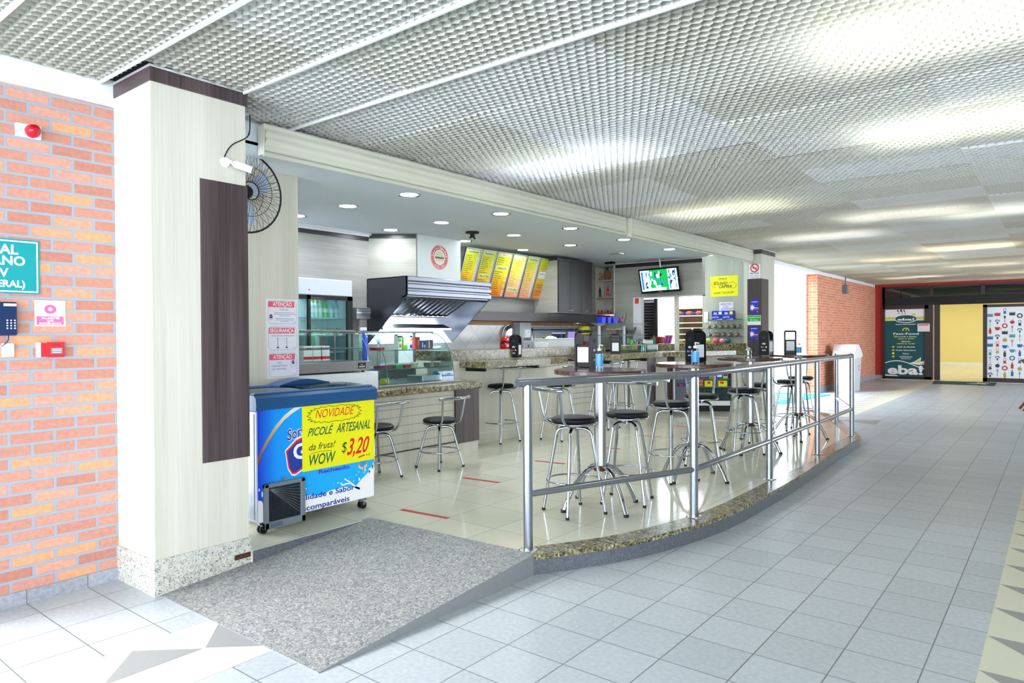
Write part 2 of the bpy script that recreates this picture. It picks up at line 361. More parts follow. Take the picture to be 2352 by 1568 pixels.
# ---------------------------------------------------------------- flat printing on a plane
def outline(text, size=1.0, shear=0.0, bold=0.0, spacing=1.0):
    cu = bpy.data.curves.new('letters', 'FONT'); cu.body = text; cu.size = size; cu.shear = shear; cu.offset = bold; cu.space_character = spacing
    cu.resolution_u = 3; cu.fill_mode = 'FRONT'
    o = bpy.data.objects.new('letters', cu)
    me = bpy.data.meshes.new_from_object(o)
    vs = [tuple(v.co) for v in me.vertices]; fs = [tuple(p.vertices) for p in me.polygons]
    bpy.data.objects.remove(o); bpy.data.curves.remove(cu); bpy.data.meshes.remove(me)
    return vs, fs
class Print:
    """2D drawing on a plane: origin O, right u, up v; layers lie 0.4 mm apart"""
    def __init__(s, O, u, v, step=0.0005, mb=None):
        s.O = Vector(O); s.u = Vector(u).normalized(); s.v = Vector(v).normalized(); s.n = s.u.cross(s.v); s.step = step
        s.mb = mb or MB()
    def P(s, a, b, layer=1): return s.O + s.u * a + s.v * b + s.n * (s.step * layer)
    def poly(s, pts, m, layer=1):
        n = len(pts); s.mb.add([s.P(a, b, layer) for a, b in pts], [tuple(range(n))], m); return s
    def rect(s, a0, b0, a1, b1, m, layer=1): return s.poly([(a0, b0), (a1, b0), (a1, b1), (a0, b1)], m, layer)
    def rrect(s, a0, b0, a1, b1, r, m, layer=1):
        pts = []
        for cx, cy, t0 in ((a1 - r, b0 + r, -90), (a1 - r, b1 - r, 0), (a0 + r, b1 - r, 90), (a0 + r, b0 + r, 180)):
            for k in range(6): t = math.radians(t0 + 18 * k); pts.append((cx + r * math.cos(t), cy + r * math.sin(t)))
        return s.poly(pts, m, layer)
    def frame(s, a0, b0, a1, b1, w_, m, layer=1, r=0):
        if r:
            o = []; i = []
            for cx, cy, t0 in ((a1 - r, b0 + r, -90), (a1 - r, b1 - r, 0), (a0 + r, b1 - r, 90), (a0 + r, b0 + r, 180)):
                for k in range(6):
                    t = math.radians(t0 + 18 * k); o.append((cx + r * math.cos(t), cy + r * math.sin(t))); i.append((cx + (r - w_) * math.cos(t), cy + (r - w_) * math.sin(t)))
            n = len(o); s.mb.add([s.P(a, b, layer) for a, b in o + i], [(k, (k + 1) % n, n + (k + 1) % n, n + k) for k in range(n)], m); return s
        s.rect(a0, b0, a1, b0 + w_, m, layer); s.rect(a0, b1 - w_, a1, b1, m, layer)
        s.rect(a0, b0 + w_, a0 + w_, b1 - w_, m, layer); return s.rect(a1 - w_, b0 + w_, a1, b1 - w_, m, layer)
    def disc(s, a, b, r, m, layer=1, ry=None, n=24): return s.poly([(a + r * math.cos(2 * PI * k / n), b + (ry or r) * math.sin(2 * PI * k / n)) for k in range(n)], m, layer)
    def ring(s, a, b, r0, r1, m, layer=1, t0=0, t1=360, n=36):
        vs = []; 
        for k in range(n + 1):
            t = math.radians(t0 + (t1 - t0) * k / n); vs += [(a + r0 * math.cos(t), b + r0 * math.sin(t)), (a + r1 * math.cos(t), b + r1 * math.sin(t))]
        s.mb.add([s.P(*p, layer) for p in vs], [(2 * k, 2 * k + 1, 2 * k + 3, 2 * k + 2) for k in range(n)], m); return s
    def line(s, pts, w_, m, layer=1, w1=None):
        """stroke of a polyline"""
        n = len(pts); L = []
        for i, p in enumerate(pts):
            a = pts[max(i - 1, 0)]; b = pts[min(i + 1, n - 1)]; dx, dy = b[0] - a[0], b[1] - a[1]; d = math.hypot(dx, dy) or 1
            ww = (w_ if w1 is None else lerp(w_, w1, i / max(1, n - 1))) / 2
            L += [(p[0] - dy / d * ww, p[1] + dx / d * ww), (p[0] + dy / d * ww, p[1] - dx / d * ww)]
        s.mb.add([s.P(*p, layer) for p in L], [(2 * k, 2 * k + 1, 2 * k + 3, 2 * k + 2) for k in range(n - 1)], m); return s
    def text(s, t, a, b, h, m, layer=2, width=None, align='C', shear=0.0, bold=0.0, spacing=1.0, rot=0.0):
        """h = height of capitals; width squeezes the line to that width"""
        vs, fs = outline(t, 1.0, shear, bold, spacing)
        if not vs: return s
        xs = [v[0] for v in vs]; x0, x1 = min(xs), max(xs); k = h / 0.70; kx = (width / (x1 - x0)) if width else k
        ox = {'C': (x0 + x1) / 2, 'L': x0, 'R': x1}[align]; c, sn = math.cos(rot), math.sin(rot)
        out = []
        for v in vs:
            x = (v[0] - ox) * kx; y = v[1] * k; out.append(s.P(a + x * c - y * sn, b + x * sn + y * c, layer))
        s.mb.add(out, fs, m); return s
    def arctext(s, t, a, b, r, h, m, t_mid=90, span=120, layer=3, bold=0.02, flip=False):
        n = len(t)
        for i, ch in enumerate(t):
            if ch == ' ': continue
            q = t_mid + (span / 2 - span * (i + 0.5) / n) * (-1 if flip else 1); th = math.radians(q)
            rr = r; vs, fs = outline(ch, 1.0, 0, bold); k = h / 0.70; xs = [v[0] for v in vs]; ox = (min(xs) + max(xs)) / 2
            ro = th - PI / 2 + (PI if flip else 0); c, sn = math.cos(ro), math.sin(ro)
            s.mb.add([s.P(a + rr * math.cos(th) + (v[0] - ox) * k * c - v[1] * k * sn, b + rr * math.sin(th) + (v[0] - ox) * k * sn + v[1] * k * c, layer) for v in vs], fs, m)
        return s
    def build(s, name, parent=None, base=None): return s.mb.build(name, parent, base)
def ink(name, col, rough=0.55): return pm('ink ' + name, col, rough)
I_RED = ink('red', (0.90, 0.12, 0.12)); I_BLK = ink('black', (0.06, 0.10, 0.08)); I_BLUE = ink('blue', (0.08, 0.22, 0.62)); I_WHT = ink('white', (0.97, 0.97, 0.98))
I_PINK = ink('faded red', (0.93, 0.38, 0.47)); I_YEL = ink('yellow', (0.95, 0.93, 0.03)); I_GRN = ink('green', (0.02, 0.38, 0.25)); I_NAVY = ink('navy', (0.12, 0.16, 0.45))
I_GREY = ink('grey', (0.5, 0.5, 0.55)); I_CYAN = ink('cyan', (0.0, 0.62, 0.95)); I_GOLD = ink('gold', (0.75, 0.58, 0.30)); I_LGRN = ink('light green', (0.55, 0.75, 0.25))
I_ORNG = ink('orange', (0.95, 0.55, 0.15)); I_VIO = ink('violet', (0.25, 0.20, 0.85)); I_LIME = ink('lime', (0.80, 0.84, 0.25)); I_MAG = ink('magenta', (0.85, 0.25, 0.6))
FX = ((0, 1, 0), (0, 0, 1))      # facing +X: right is +Y
FY = ((1, 0, 0), (0, 0, 1))      # facing -Y: right is +X
# ================================================================ THE SETTING
CZ = 3.0          # corridor ceiling
PZ0 = 0.12        # kiosk platform
# ---- corridor floor with inlaid triangle strips
TRC = pm('cream floor inlay', (0.84, 0.84, 0.76), 0.5, noise=0.05, nscale=60); TRG = pm('grey floor inlay', (0.60, 0.60, 0.60), 0.5, noise=0.06, nscale=60)
mb = MB(); mb.box(-16, -7, -0.12, 8, 24.25, 0, TILEF)
def tri(mb, pts, m): mb.add([(p[0], p[1], 0.0008 + (0.0004 if m is TRG else 0)) for p in pts], [tuple(range(len(pts)))], m)
p = 0.43
mb.quad((-0.28, -3, .0006), (0.15, -3, .0006), (0.15, 24.2, .0006), (-0.28, 24.2, .0006), TRC)
k = -3.0 + 0.11
while k < 24:
    tri(mb, [(-0.28, k + p), (0.15, k), (0.15, k + p)], TRG); k += p
# strip on the left side: diamonds, half grey half cream
mb.quad((-3.405, -3, .0006), (-2.85, -3, .0006), (-2.85, 1.80, .0006), (-3.405, 1.80, .0006), TRC)
for yc in (-1.61, -1.18, -0.75, -0.32, 0.11, 0.54, 0.97, 1.40):
    tri(mb, [(-3.125, yc + .215), (-3.36, yc), (-3.125, yc - .215)], TRG)
tri(mb, [(-3.125, 1.625), (-2.93, 1.80), (-3.33, 1.80)], TRG)
mb.quad((-3.405, 12.9, .0006), (-2.85, 12.9, .0006), (-2.85, 24.2, .0006), (-3.405, 24.2, .0006), TRC)
yc = 13.2
while yc < 24:
    tri(mb, [(-3.40, yc), (-2.86, yc + .2), (-3.40, yc + .215)], TRG); yc += .43
tri(mb, [(-2.95, 12.35), (-2.3, 12.1), (-2.35, 12.75)], TRG)
struct(mb.build('floor'), 'pale grey square tiles with triangle inlay strips', 'floor')
# ---- raised kiosk floor
outer = [(-2.50, 3.34), (-2.37, 3.56), (-2.24, 3.80), (-2.155, 4.0), (-2.088, 4.22), (-2.0, 4.58), (-1.945, 4.95), (-1.925, 5.3), (-1.918, 6.25), (-1.935, 7.0), (-1.965, 7.6), (-2.0, 8.4), (-2.01, 9.0), (-2.01, 9.62), (-2.08, 9.85), (-2.66, 11.38), (-3.0, 12.1), (-3.95, 13.2)]
inner = []
for i_, (ox_, oy_) in enumerate(outer):
    a_ = outer[max(i_ - 1, 0)]; b_ = outer[min(i_ + 1, len(outer) - 1)]; L_ = math.hypot(b_[0] - a_[0], b_[1] - a_[1])
    wd_ = .15 if oy_ < 6.3 else (.11 if oy_ < 7.1 else (.06 if oy_ < 8.2 else .14))
    inner.append((ox_ - (b_[1] - a_[1]) / L_ * wd_, oy_ + (b_[0] - a_[0]) / L_ * wd_))
mb = MB()
plat = [(-3.93, 2.352), (-3.93, 3.30), (-2.62, 3.34)] + outer + [(-4.30, 13.2), (-7.1, 13.2), (-7.1, 2.352)]
mb.prism(plat[::-1], 0.0, PZ0, TILEC)
struct(mb.build('floor_platform'), 'raised glossy cream tiled floor of the snack bar', 'floor')
mb = MB()
n = len(outer)
for i in range(n - 1):
    a, b = outer[i], outer[i + 1]; c, d = inner[i + 1], inner[i]
    mb.quad((a[0], a[1], PZ0 + .002), (b[0], b[1], PZ0 + .002), (c[0], c[1], PZ0 + .002), (d[0], d[1], PZ0 + .002), GRAN)
struct(mb.build('trim_1'), 'yellow speckled granite border along the platform edge', 'trim')
mb = MB()
for i in range(n - 1):
    a, b = outer[i], outer[i + 1]
    dx, dy = b[0] - a[0], b[1] - a[1]; L = math.hypot(dx, dy); nx, ny = dy / L * .006, -dx / L * .006
    mb.quad((a[0] + nx, a[1] + ny, 0), (b[0] + nx, b[1] + ny, 0), (b[0] + nx, b[1] + ny, PZ0 - .028), (a[0] + nx, a[1] + ny, PZ0 - .028), GRANK)
    mb.quad((a[0] + 2 * nx, a[1] + 2 * ny, PZ0 - .028), (b[0] + 2 * nx, b[1] + 2 * ny, PZ0 - .028), (b[0] + 2 * nx, b[1] + 2 * ny, PZ0 + .002), (a[0] + 2 * nx, a[1] + 2 * ny, PZ0 + .002), GRAN)
    mb.quad((a[0], a[1], PZ0 + .002), (b[0], b[1], PZ0 + .002), (b[0] + 2 * nx, b[1] + 2 * ny, PZ0 + .002), (a[0] + 2 * nx, a[1] + 2 * ny, PZ0 + .002), GRAN)
mb.box(-3.931, 2.352, 0, -3.925, 3.30, PZ0 - .001, GRANK)
struct(mb.build('trim_2'), 'dark grey granite kerb face of the platform', 'trim')
# ---- ramp
mb = MB()
CONC = pm('ramp side concrete', (0.52, 0.53, 0.54), 0.8, noise=0.1)
x0, x1, y0, y1 = -3.955, -2.50, 1.80, 3.315
mb.add([(x0, y0, 0.004), (x1, y0, 0.004), (x1 + .006, y1 + .04, PZ0 + .006), (x0, y1 - .02, PZ0 + .006)], [(0, 1, 2, 3)], RAMPM)
mb.add([(x1, y0, 0), (x1 + .006, y1 + .04, 0), (x1 + .006, y1 + .04, PZ0 + .006), (x1, y0, .004)], [(0, 1, 2, 3)], CONC)
mb.add([(x0, y0, 0), (x0, y1, 0), (x0, y1 - .02, PZ0 + .006), (x0, y0, .004)], [(0, 3, 2, 1)], CONC)
mb.add([(x0, y0, 0), (x1, y0, 0), (x1, y0, .004), (x0, y0, .004)], [(0, 1, 2, 3)], CONC)
struct(mb.build('floor_ramp'), 'dark speckled access ramp rising to the platform', 'ramp')
# ---- near brick wall, its baseboard and the white beam above
WX = -4.43
mb = MB(); mb.box(WX - .22, 0.72, 0, WX, 1.95, 2.82, BRICK); struct(mb.build('wall_left'), 'salmon brick wall with grey mortar', 'wall')
mb = MB(); mb.box(WX - .01, 0.72, 0, WX + .008, 1.775, 0.072, BASEB); struct(mb.build('baseboard_left'), 'grey tile baseboard under the brick wall', 'baseboard')
mb = MB(); mb.box(WX - .24, -7, 2.815, WX + .012, 2.0, CZ - .03, WHITE); struct(mb.build('trim_3'), 'white beam above the near brick wall', 'beam')
# ---- near pillar
def pillar(x0, x1, y0, y1, zb, name, lab, panel):
    o = bpy.data.objects.new(name, None); COL.objects.link(o); o.location = (x0, y0, 0); o['_abs'] = (x0, y0, 0); struct(o, lab, 'pillar')
    mb = MB(); mb.box(x0 - .01, y0 - .01, zb[0], x1 + .01, y1 + .01, zb[1], GRANW); mb.build('pillar_base', o)
    mb = MB()
    mb.box(x0, y0, zb[1], x1, y1, 2.868, WOODL)
    mb.build('cladding', o)
    mb = MB(); mb.quad((x0, y0 - .001, zb[1]), (x1, y0 - .001, zb[1]), (x1, y0 - .001, 2.868), (x0, y0 - .001, 2.868), WOODLX); mb.build('cladding', o)
    mb = MB(); mb.box(x0 - .008, y0 - .008, 2.868, x1 + .012, y1 + .008, 2.945, WOODD); mb.box(x0 - .01, y0 - .01, 2.945, x1 + .014, y1 + .01, 2.958, WHITE); mb.build('cornice', o)
    return o
pn = pillar(-4.44, -3.957, 1.777, 2.345, (0, .203), 'pillar', 'cream wood clad pillar on speckled granite base', None)
mb = MB(); mb.box(-3.99, 2.052, .705, -3.949, 2.352, 2.376, WOODD); mb.build('dark_panel', pn)
mb = MB(); mb.box(-3.947, 2.24, .085, -3.938, 2.345, .115, RUST, .002); mb.build('metal_plate', pn)
# ---- far pillar
pf = pillar(-4.52, -4.205, 12.45, 13.18, (PZ0, .30), 'pillar', 'cream wood pillar at the far end of the snack bar', None)
mb = MB(); mb.box(-4.45, 12.44, 1.0, -4.192, 12.80, 2.425, WOODDX); mb.build('dark_panel', pf)
# ---- kiosk walls
mb = MB(); mb.box(-7.1, 2.36, 0.0, -4.90, 3.365, 2.78, WOODL); struct(mb.build('wall_near'), 'cream wood clad wall beside the freezer', 'wall')
KX = -6.95
mb = MB(); mb.box(KX - .15, 3.3, 0, KX, 11.62, 2.80, WOODH); struct(mb.build('wall_back'), 'pale horizontal grain wall behind the kitchen', 'wall')
mb = MB(); mb.box(KX, 6.3, .9, KX + .01, 11.3, 1.60, WALLT); struct(mb.build('trim_4'), 'white diamond laid wall tiles behind the sink', 'wall tiles')
mb = MB(); mb.box(KX, 7.36, 1.60, KX + .03, 11.3, 1.66, WOODO); struct(mb.build('trim_5'), 'orange pine strip above the white tiles', 'trim')
DG = (KX, 5.80); DE = (-6.48, 6.20)
mb = MB(); mb.prism([DG, DE, (KX, 6.25)], 1.9, 2.78, WOODHX); struct(mb.build('wall_corner'), 'pale grain slanted wall section behind the hood', 'wall')
# service wall with the opening
mb = MB(); Y0, Y1 = 11.3, 11.42; OX0, OX1, OZ = -6.137, -4.815, 2.10
mb.box(KX - .1, Y0, 0, OX0, Y1, 1.80, WOODHX); mb.box(-6.52, Y0, 1.80, OX0, Y1, 2.80, WOODHX); mb.box(KX, Y0, 2.735, -6.52, Y1, 2.80, WOODHX); mb.box(OX0, Y0, OZ, OX1, Y1, 2.80, WOODHX)
struct(mb.build('wall_rear'), 'pale wood wall carrying the television', 'wall')
mb = MB(); mb.box(-5.305, 12.45, 0, -4.44, 12.55, 3.02, WOODS)
struct(mb.build('wall_side'), 'cream wood wall with the yellow price sign', 'wall')
mb = MB(); mb.box(OX0, Y0 - .005, 1.0, PY(1472, 684, Y0).x, Y1, OZ, WHITE); mb.box(OX0, Y0 - .005, OZ, OX1, Y1, OZ + .012, WHITE)
struct(mb.build('trim_6'), 'white door jamb with a small orange sticker', 'door frame')
mb = MB(); xr = PY(1547, 681, Y0).x; mb.box(xr - .01, Y0 + .05, .9, xr + .05, Y1, OZ, WOODLX); struct(mb.build('trim_7'), 'wood jamb between the doorway and the bread rack', 'door frame')
# cornices round the kiosk ceiling
mb = MB()
def cor(a, b, nrm, m1=WOODDH, z0=2.655, z1=2.705):
    """dark band + white moulding along a wall"""
    (ax, ay), (bx, by) = a, b; nx, ny = nrm
    for (q0, q1, d, m) in ((z0, z1, .012, m1), (z1, z1 + .02, .03, WHITE), (z1 + .02, 2.75, .055, WHITE)):
        mb.prism([(ax, ay), (bx, by), (bx + nx * d, by + ny * d), (ax + nx * d, ay + ny * d)], q0, q1, m)
cor((KX, 3.36), (KX, 5.82), (1, 0)); l = math.hypot(DE[0] - DG[0], DE[1] - DG[1]); cor(DG, DE, ((DE[1] - DG[1]) / l, -(DE[0] - DG[0]) / l), z0=2.69, z1=2.745)
cor((-6.50, Y0), (OX1, Y0), (0, -1), z0=2.67, z1=2.735)
struct(mb.build('trim_8'), 'dark cornice and white moulding round the snack bar ceiling', 'cornice')
# kiosk ceiling
mb = MB(); mb.prism([(-7.1, 2.36), (-4.47, 2.36), (-4.47, 11.0), (-4.815, 11.3), (-7.1, 11.3)], 2.75, 2.82, CEILP)
mb.box(-4.56, 2.36, 2.80, -4.47, 12.44, 3.02, CEILP)
mb.box(-5.9, 11.3, 2.97, -4.47, 12.5, 3.02, CEILP); mb.box(-5.9, 11.42, 2.78, -4.5, 11.46, 3.0, CEILP)
struct(mb.build('ceiling_kiosk'), 'smooth pale ceiling of the snack bar', 'ceiling')
# ---- far corridor end
FXW = -4.62
mb = MB(); mb.box(FXW - .3, 13.18, 2.865, FXW, 24.2, CZ + .02, WHITE); struct(mb.build('trim_9'), 'white beam along the far corridor wall', 'beam')
mb = MB(); mb.box(-4.86, 17.62, 0, -4.61, 24.25, 2.865, BRICKF); mb.quad((-4.86, 17.618, 0), (-4.61, 17.618, 0), (-4.61, 17.618, 2.865), (-4.86, 17.618, 2.865), BRICKE)
struct(mb.build('wall_far_left'), 'orange brick wall beside the rubbish bin', 'wall')
mb = MB(); mb.box(-4.95, 17.56, 0, -4.855, 17.63, 2.865, WHITE); struct(mb.build('trim_10'), 'white edge strip of the far brick wall', 'trim')
mb = MB(); mb.box(-4.61, 17.60, 0, -4.60, 24.1, .15, BASEB); struct(mb.build('baseboard_far'), 'grey baseboard under the far brick wall', 'baseboard')
FY0 = 24.2
dx0 = -4.40
mb = MB(); mb.box(-5.2, FY0, 0.0, dx0, FY0 + .2, CZ + .05, REDW); mb.box(dx0, FY0, 2.86, 9, FY0 + .2, CZ + .05, REDW)
struct(mb.build('wall_far'), 'deep red wall around the shop front', 'wall')
mb = MB(); mb.box(-4.9, FY0 - .01, 0, dx0, FY0, .12, BASEB); mb.box(dx0, FY0 - .25, 0, 9, FY0 + .2, .015, GRANW); struct(mb.build('baseboard_end'), 'grey baseboard and granite door sill of the red wall', 'baseboard')
# outside court seen through the side opening
mb = MB(); mb.box(-11.2, 9, 0, -11, 40, 8, WHITE)
mb.box(-11.0, 22.4, 5.0, -10.9, 22.6, 6.4, WHITEP); mb.box(-11.0, 23.0, 5.2, -10.9, 23.2, 6.3, WHITEP)
struct(mb.build('wall_outside'), 'sunlit white wall of the building across the court', 'wall')
pr = Print((-10.99, 0, 0), *FX); g0 = PX(1835, 721, -11)
pr.line([(g0.y - .55, g0.z), (g0.y - .25, g0.z + .18), (g0.y + .1, g0.z + .22), (g0.y + .55, g0.z), (g0.y + .3, g0.z - .02), (g0.y + .1, g0.z - .25), (g0.y - .2, g0.z - .2), (g0.y - .55, g0.z)], .03, ink('pale red', (0.85, 0.5, 0.5)))
struct(pr.build('trim_11'), 'faint red outline mark on the white wall outside', 'wall mark')
for i, (a, b) in enumerate((((1786, 612), (1795, 640)),)):
    pass
# shop room behind the red wall
mb = MB(); mb.box(-8, FY0 + .2, -.1, 6, 36.5, 0.002, TILEY); struct(mb.build('floor_shop'), 'pale tiles inside the far shop', 'floor')
mb = MB(); mb.box(-8, 36.0, 0, 6, 36.2, 3.2, YELW); mb.box(-6.0, 24.4, 0, -5.8, 36, 3.2, YELW); mb.box(3.5, 24.4, 0, 3.6, 36, 3.2, YELW); mb.box(-8, 35.98, 0, 6, 36, .12, WHITE)
struct(mb.build('wall_shop'), 'plain yellow wall inside the far shop', 'wall')
mb = MB(); mb.box(-8, 24.35, 3.15, 6, 36.2, 3.25, WHITE); struct(mb.build('ceiling_shop'), 'white ceiling inside the far shop', 'ceiling')
# ---- louvered corridor ceiling: real open cells hung below a dark slab
def louver(x0, x1, y0, y1, s, h):
    """honeycomb of thin upright walls; s = cell pitch along x"""
    nx = int((x1 - x0) / s) + 1; ry = s * 0.88; ny = int((y1 - y0) / ry) + 1
    i = np.arange(nx + 1); j = np.arange(ny + 1)
    I, J = np.meshgrid(i, j)
    off = (J % 2) * 0.5
    # each cell row is a zigzag along x; rows are tied by short walls
    X = x0 + (I + off) * s; Y = y0 + J * ry
    # vertices: low and high point of the zigzag
    xa, ya = X.ravel(), (Y - ry * .16).ravel(); xb, yb = (X + s / 2).ravel(), (Y + ry * .16).ravel()
    xc, yc = (X).ravel(), (Y - ry * .84).ravel()
    def sag(x, y):
        px = np.floor((x - 0.6) / 1.25); py = np.floor((y - 1.694) / 0.628)
        r1 = np.sin(px * 12.9898 + py * 78.233) * 43758.5453; r1 = r1 - np.floor(r1)
        r2 = np.sin(px * 39.346 + py * 11.135) * 24634.634; r2 = r2 - np.floor(r2)
        u = (x - 0.6) / 1.25 - px - .5; v = (y - 1.694) / 0.628 - py - .5
        return -0.010 * r1 + 0.022 * (r2 - .5) * v - .010 * (1 - 4 * u * u) * r2 + 0.016 * (r1 - .5) * u
    n0 = xa.size
    P_ = []
    for (x, y) in ((xa, ya), (xb, yb), (xc, yc)):
        z = CZ + sag(x, y); P_.append(np.stack([x, y, z - h], 1)); P_.append(np.stack([x, y, z], 1))
    V = np.concatenate(P_); A0, A1, B0, B1, C0, C1 = [np.arange(n0) + k * n0 for k in range(6)]
    W = nx + 1
    q1 = np.stack([A0, B0, B1, A1], 1)
    nxt = np.arange(n0) + 1; ok = (np.arange(n0) % W) < W - 1; nx_ = nxt[ok]
    q2 = np.stack([B0[ok], A0[nx_], A1[nx_], B1[ok]], 1)
    q3 = np.stack([A0, C0, C1, A1], 1)
    Q = np.concatenate([q1, q2, q3])
    # leave out cells where the kiosk and walls stand
    cx = V[Q[:, 0], 0]; cyy = V[Q[:, 0], 1]; keep = (cx > -4.47) | (cyy > 13.2) & (cx > -4.63) ; keep &= ~((cx < -3.94) & (cyy > 1.765) & (cyy < 2.36))
    keep &= (cx > -4.63)
    keep &= ~((cx < -4.19) & (cyy > 12.44) & (cyy < 13.19))
    return V, Q[keep]
def big_mesh(name, V, Q, m):
    me = bpy.data.meshes.new(name)
    used, inv = np.unique(Q.ravel(), return_inverse=True); V = V[used]; Q = inv.reshape(-1, 4)
    me.vertices.add(len(V)); me.vertices.foreach_set('co', V.astype(np.float32).ravel())
    me.loops.add(Q.size); me.loops.foreach_set('vertex_index', Q.astype(np.int32).ravel())
    me.polygons.add(len(Q)); me.polygons.foreach_set('loop_start', (np.arange(len(Q)) * 4).astype(np.int32))
    me.update(); me.materials.append(m)
    o = bpy.data.objects.new(name, me); COL.objects.link(o); return o
LM, nt, b = newmat('louver aluminium')
_tr = nt.nodes.new('ShaderNodeBsdfTranslucent'); _tr.inputs[0].default_value = (.85, .85, .82, 1); _mx = nt.nodes.new('ShaderNodeMixShader'); _mx.inputs[0].default_value = .15
nt.links.new(b.outputs[0], _mx.inputs[1]); nt.links.new(_tr.outputs[0], _mx.inputs[2]); nt.links.new(_mx.outputs[0], nt.nodes['Material Output'].inputs[0])
v = vec_of(nt, 'XY0', scale=(1 / 1.25, 1 / 0.628, 1), off=(-.48, -2.6975, 0))
fl = nt.nodes.new('ShaderNodeVectorMath'); fl.operation = 'FLOOR'; nt.links.new(v, fl.inputs[0])
wn_ = nt.nodes.new('ShaderNodeTexWhiteNoise'); wn_.noise_dimensions = '3D'; nt.links.new(fl.outputs[0], wn_.inputs['Vector'])
_c = ramp(nt, wn_.outputs['Value'], [(0, (0.86, 0.85, 0.80)), (0.5, (0.93, 0.93, 0.89)), (1, (0.96, 0.96, 0.96))])
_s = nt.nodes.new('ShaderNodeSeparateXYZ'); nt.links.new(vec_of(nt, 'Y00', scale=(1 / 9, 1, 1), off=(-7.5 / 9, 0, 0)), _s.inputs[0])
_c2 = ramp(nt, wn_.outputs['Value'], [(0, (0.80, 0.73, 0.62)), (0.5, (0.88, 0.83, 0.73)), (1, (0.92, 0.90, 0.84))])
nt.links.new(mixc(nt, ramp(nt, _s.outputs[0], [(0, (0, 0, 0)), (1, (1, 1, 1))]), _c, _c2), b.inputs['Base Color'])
b.inputs['Roughness'].default_value = 0.5
V, Q = louver(-4.65, 3.6, -2.5, 9.0, 0.060, 0.045)
Q1 = Q
V2, Q2 = louver(-4.65, 3.6, 9.0, 24.3, 0.062, 0.046)
ceil_o = struct(big_mesh('ceiling', np.concatenate([V, V2]), np.concatenate([Q, Q2 + len(V)]), LM), 'suspended ceiling of small open metal cells', 'ceiling')
mb = MB()
yy = 1.694 - 0.628 * 6
while yy < 24.1:
    xs = -4.44 if not (12.4 < yy < 13.2) else -4.19
    if yy > 3.0: break
    mb.box(xs, yy - .006, CZ - .070, 3.6, yy + .006, CZ - .02, pm('t bar', (0.88, 0.89, 0.88), 0.4)) if not (1.76 < yy < 2.36) else mb.box(-3.93, yy - .006, CZ - .070, 3.6, yy + .006, CZ - .02, MATS['t bar'])
    yy += 0.628 if yy > 5 else 0.628
mb.build('support_bars', ceil_o)
mb = MB(); mb.box(-4.75, -7, 3.32, 8, 24.3, 3.42, PLEN); mb.box(-4.75, -7, 3.0, -4.66, 24.3, 3.4, PLEN); mb.box(3.62, -2.5, 2.95, 3.72, 24.3, 3.4, WHITE); mb.box(-4.6, -2.62, 2.95, 3.7, -2.5, 3.4, WHITE)
struct(mb.build('ceiling_slab'), 'pale slab above the open cell ceiling', 'ceiling')
mb = MB(); mb.box(3.55, 0.5, 0, 3.7, 14.6, 3.4, pm('right wall paint', (.80, .80, .78), .7)); mb.box(3.55, 22.0, 0, 3.7, 24.2, 3.4, MATS['right wall paint']); struct(mb.build('wall_right_added'), 'unseen pale wall added on the right to hold back daylight', 'wall')  # out-of-view wall added to hold back sky light; gap left to brighten far floor
# lamps above the open ceiling
for i, (x, y, pw, c) in enumerate([(-3.3, 5.0, 60, (0.85, 0.93, 1)), (-0.35, 3.9, 80, (0.98, 1, 0.92)), (-0.5, 5.9, 80, (0.98, 1, 0.9)), (-3.2, 8.1, 60, (1, 1, 0.75)), (-1.6, 9.9, 75, (0.9, 0.95, 1)), (-0.5, 10.4, 60, (0.85, 1, 0.95)),
                                   (-2.9, 11.4, 60, (0.9, 0.93, 1)), (-1.3, 14.5, 90, (1, 0.95, 0.8)), (-2.6, 16.0, 60, (1, 0.95, 0.85)), (-1.4, 18.5, 60, (0.95, 0.97, 1)), (-3.2, 21.5, 60, (0.95, 0.97, 1)), (-0.6, 21.5, 50, (1, 0.97, 0.9)), (-2.3, 1.0, 40, (1, 1, 1)), (1.6, 2.0, 50, (1, 1, 1)), (1.6, 8.0, 50, (1, 1, 1)), (1.6, 14.0, 50, (1, 1, 1))]):
    area('fluorescent_lamp', (x, y, 3.20), 1.4, 0.7, pw * .11, c, (0, 0, 0)); area('fluorescent_lamp', (x, y, 3.205), 1.3, 0.3, pw * .45, c, (PI, 0, 0))
for x in (-4.2, -1.2, 1.6):
    for y in (27, 31, 34): area('shop_lamp', (x, y, 3.1), 1.2, 0.4, 14, (1, 0.98, 0.95))
# ================================================================ RAILING, STOOLS, TABLES
def ptext(pr, f, t, xl, xr, yb, hpx, m, layer=2, **k):
    """lettering whose line runs between two picture columns on the plane f"""
    xc = (xl + xr) / 2; a0 = f(xl, yb)[0]; a1 = f(xr, yb)[0]; a, b = f(xc, yb); h = f(xc, yb - hpx)[1] - b
    return pr.text(t, a, b, h, m, layer, width=abs(a1 - a0), **k)
def planeX(x): return lambda px, py: (PX(px, py, x).y, PX(px, py, x).z)
def planeY(y): return lambda px, py: (PY(px, py, y).x, PY(px, py, y).z)
def prX(x, **k): return Print((x, 0, 0), *FX, **k)
def prY(y, **k): return Print((0, y, 0), *FY, **k)
def arc_pts(pts, n=5):
    """round the inner corners of a polyline"""
    pts = [Vector(p) for p in pts]; out = [pts[0]]
    for i in range(1, len(pts) - 1):
        a, b, c = pts[i - 1], pts[i], pts[i + 1]; d = min((a - b).length, (c - b).length) * 0.5
        p0 = b + (a - b).normalized() * d; p2 = b + (c - b).normalized() * d
        for k in range(n + 1): t = k / n; out.append(p0 * (1 - t) ** 2 + b * 2 * t * (1 - t) + p2 * t * t)
    out.append(pts[-1]); return out
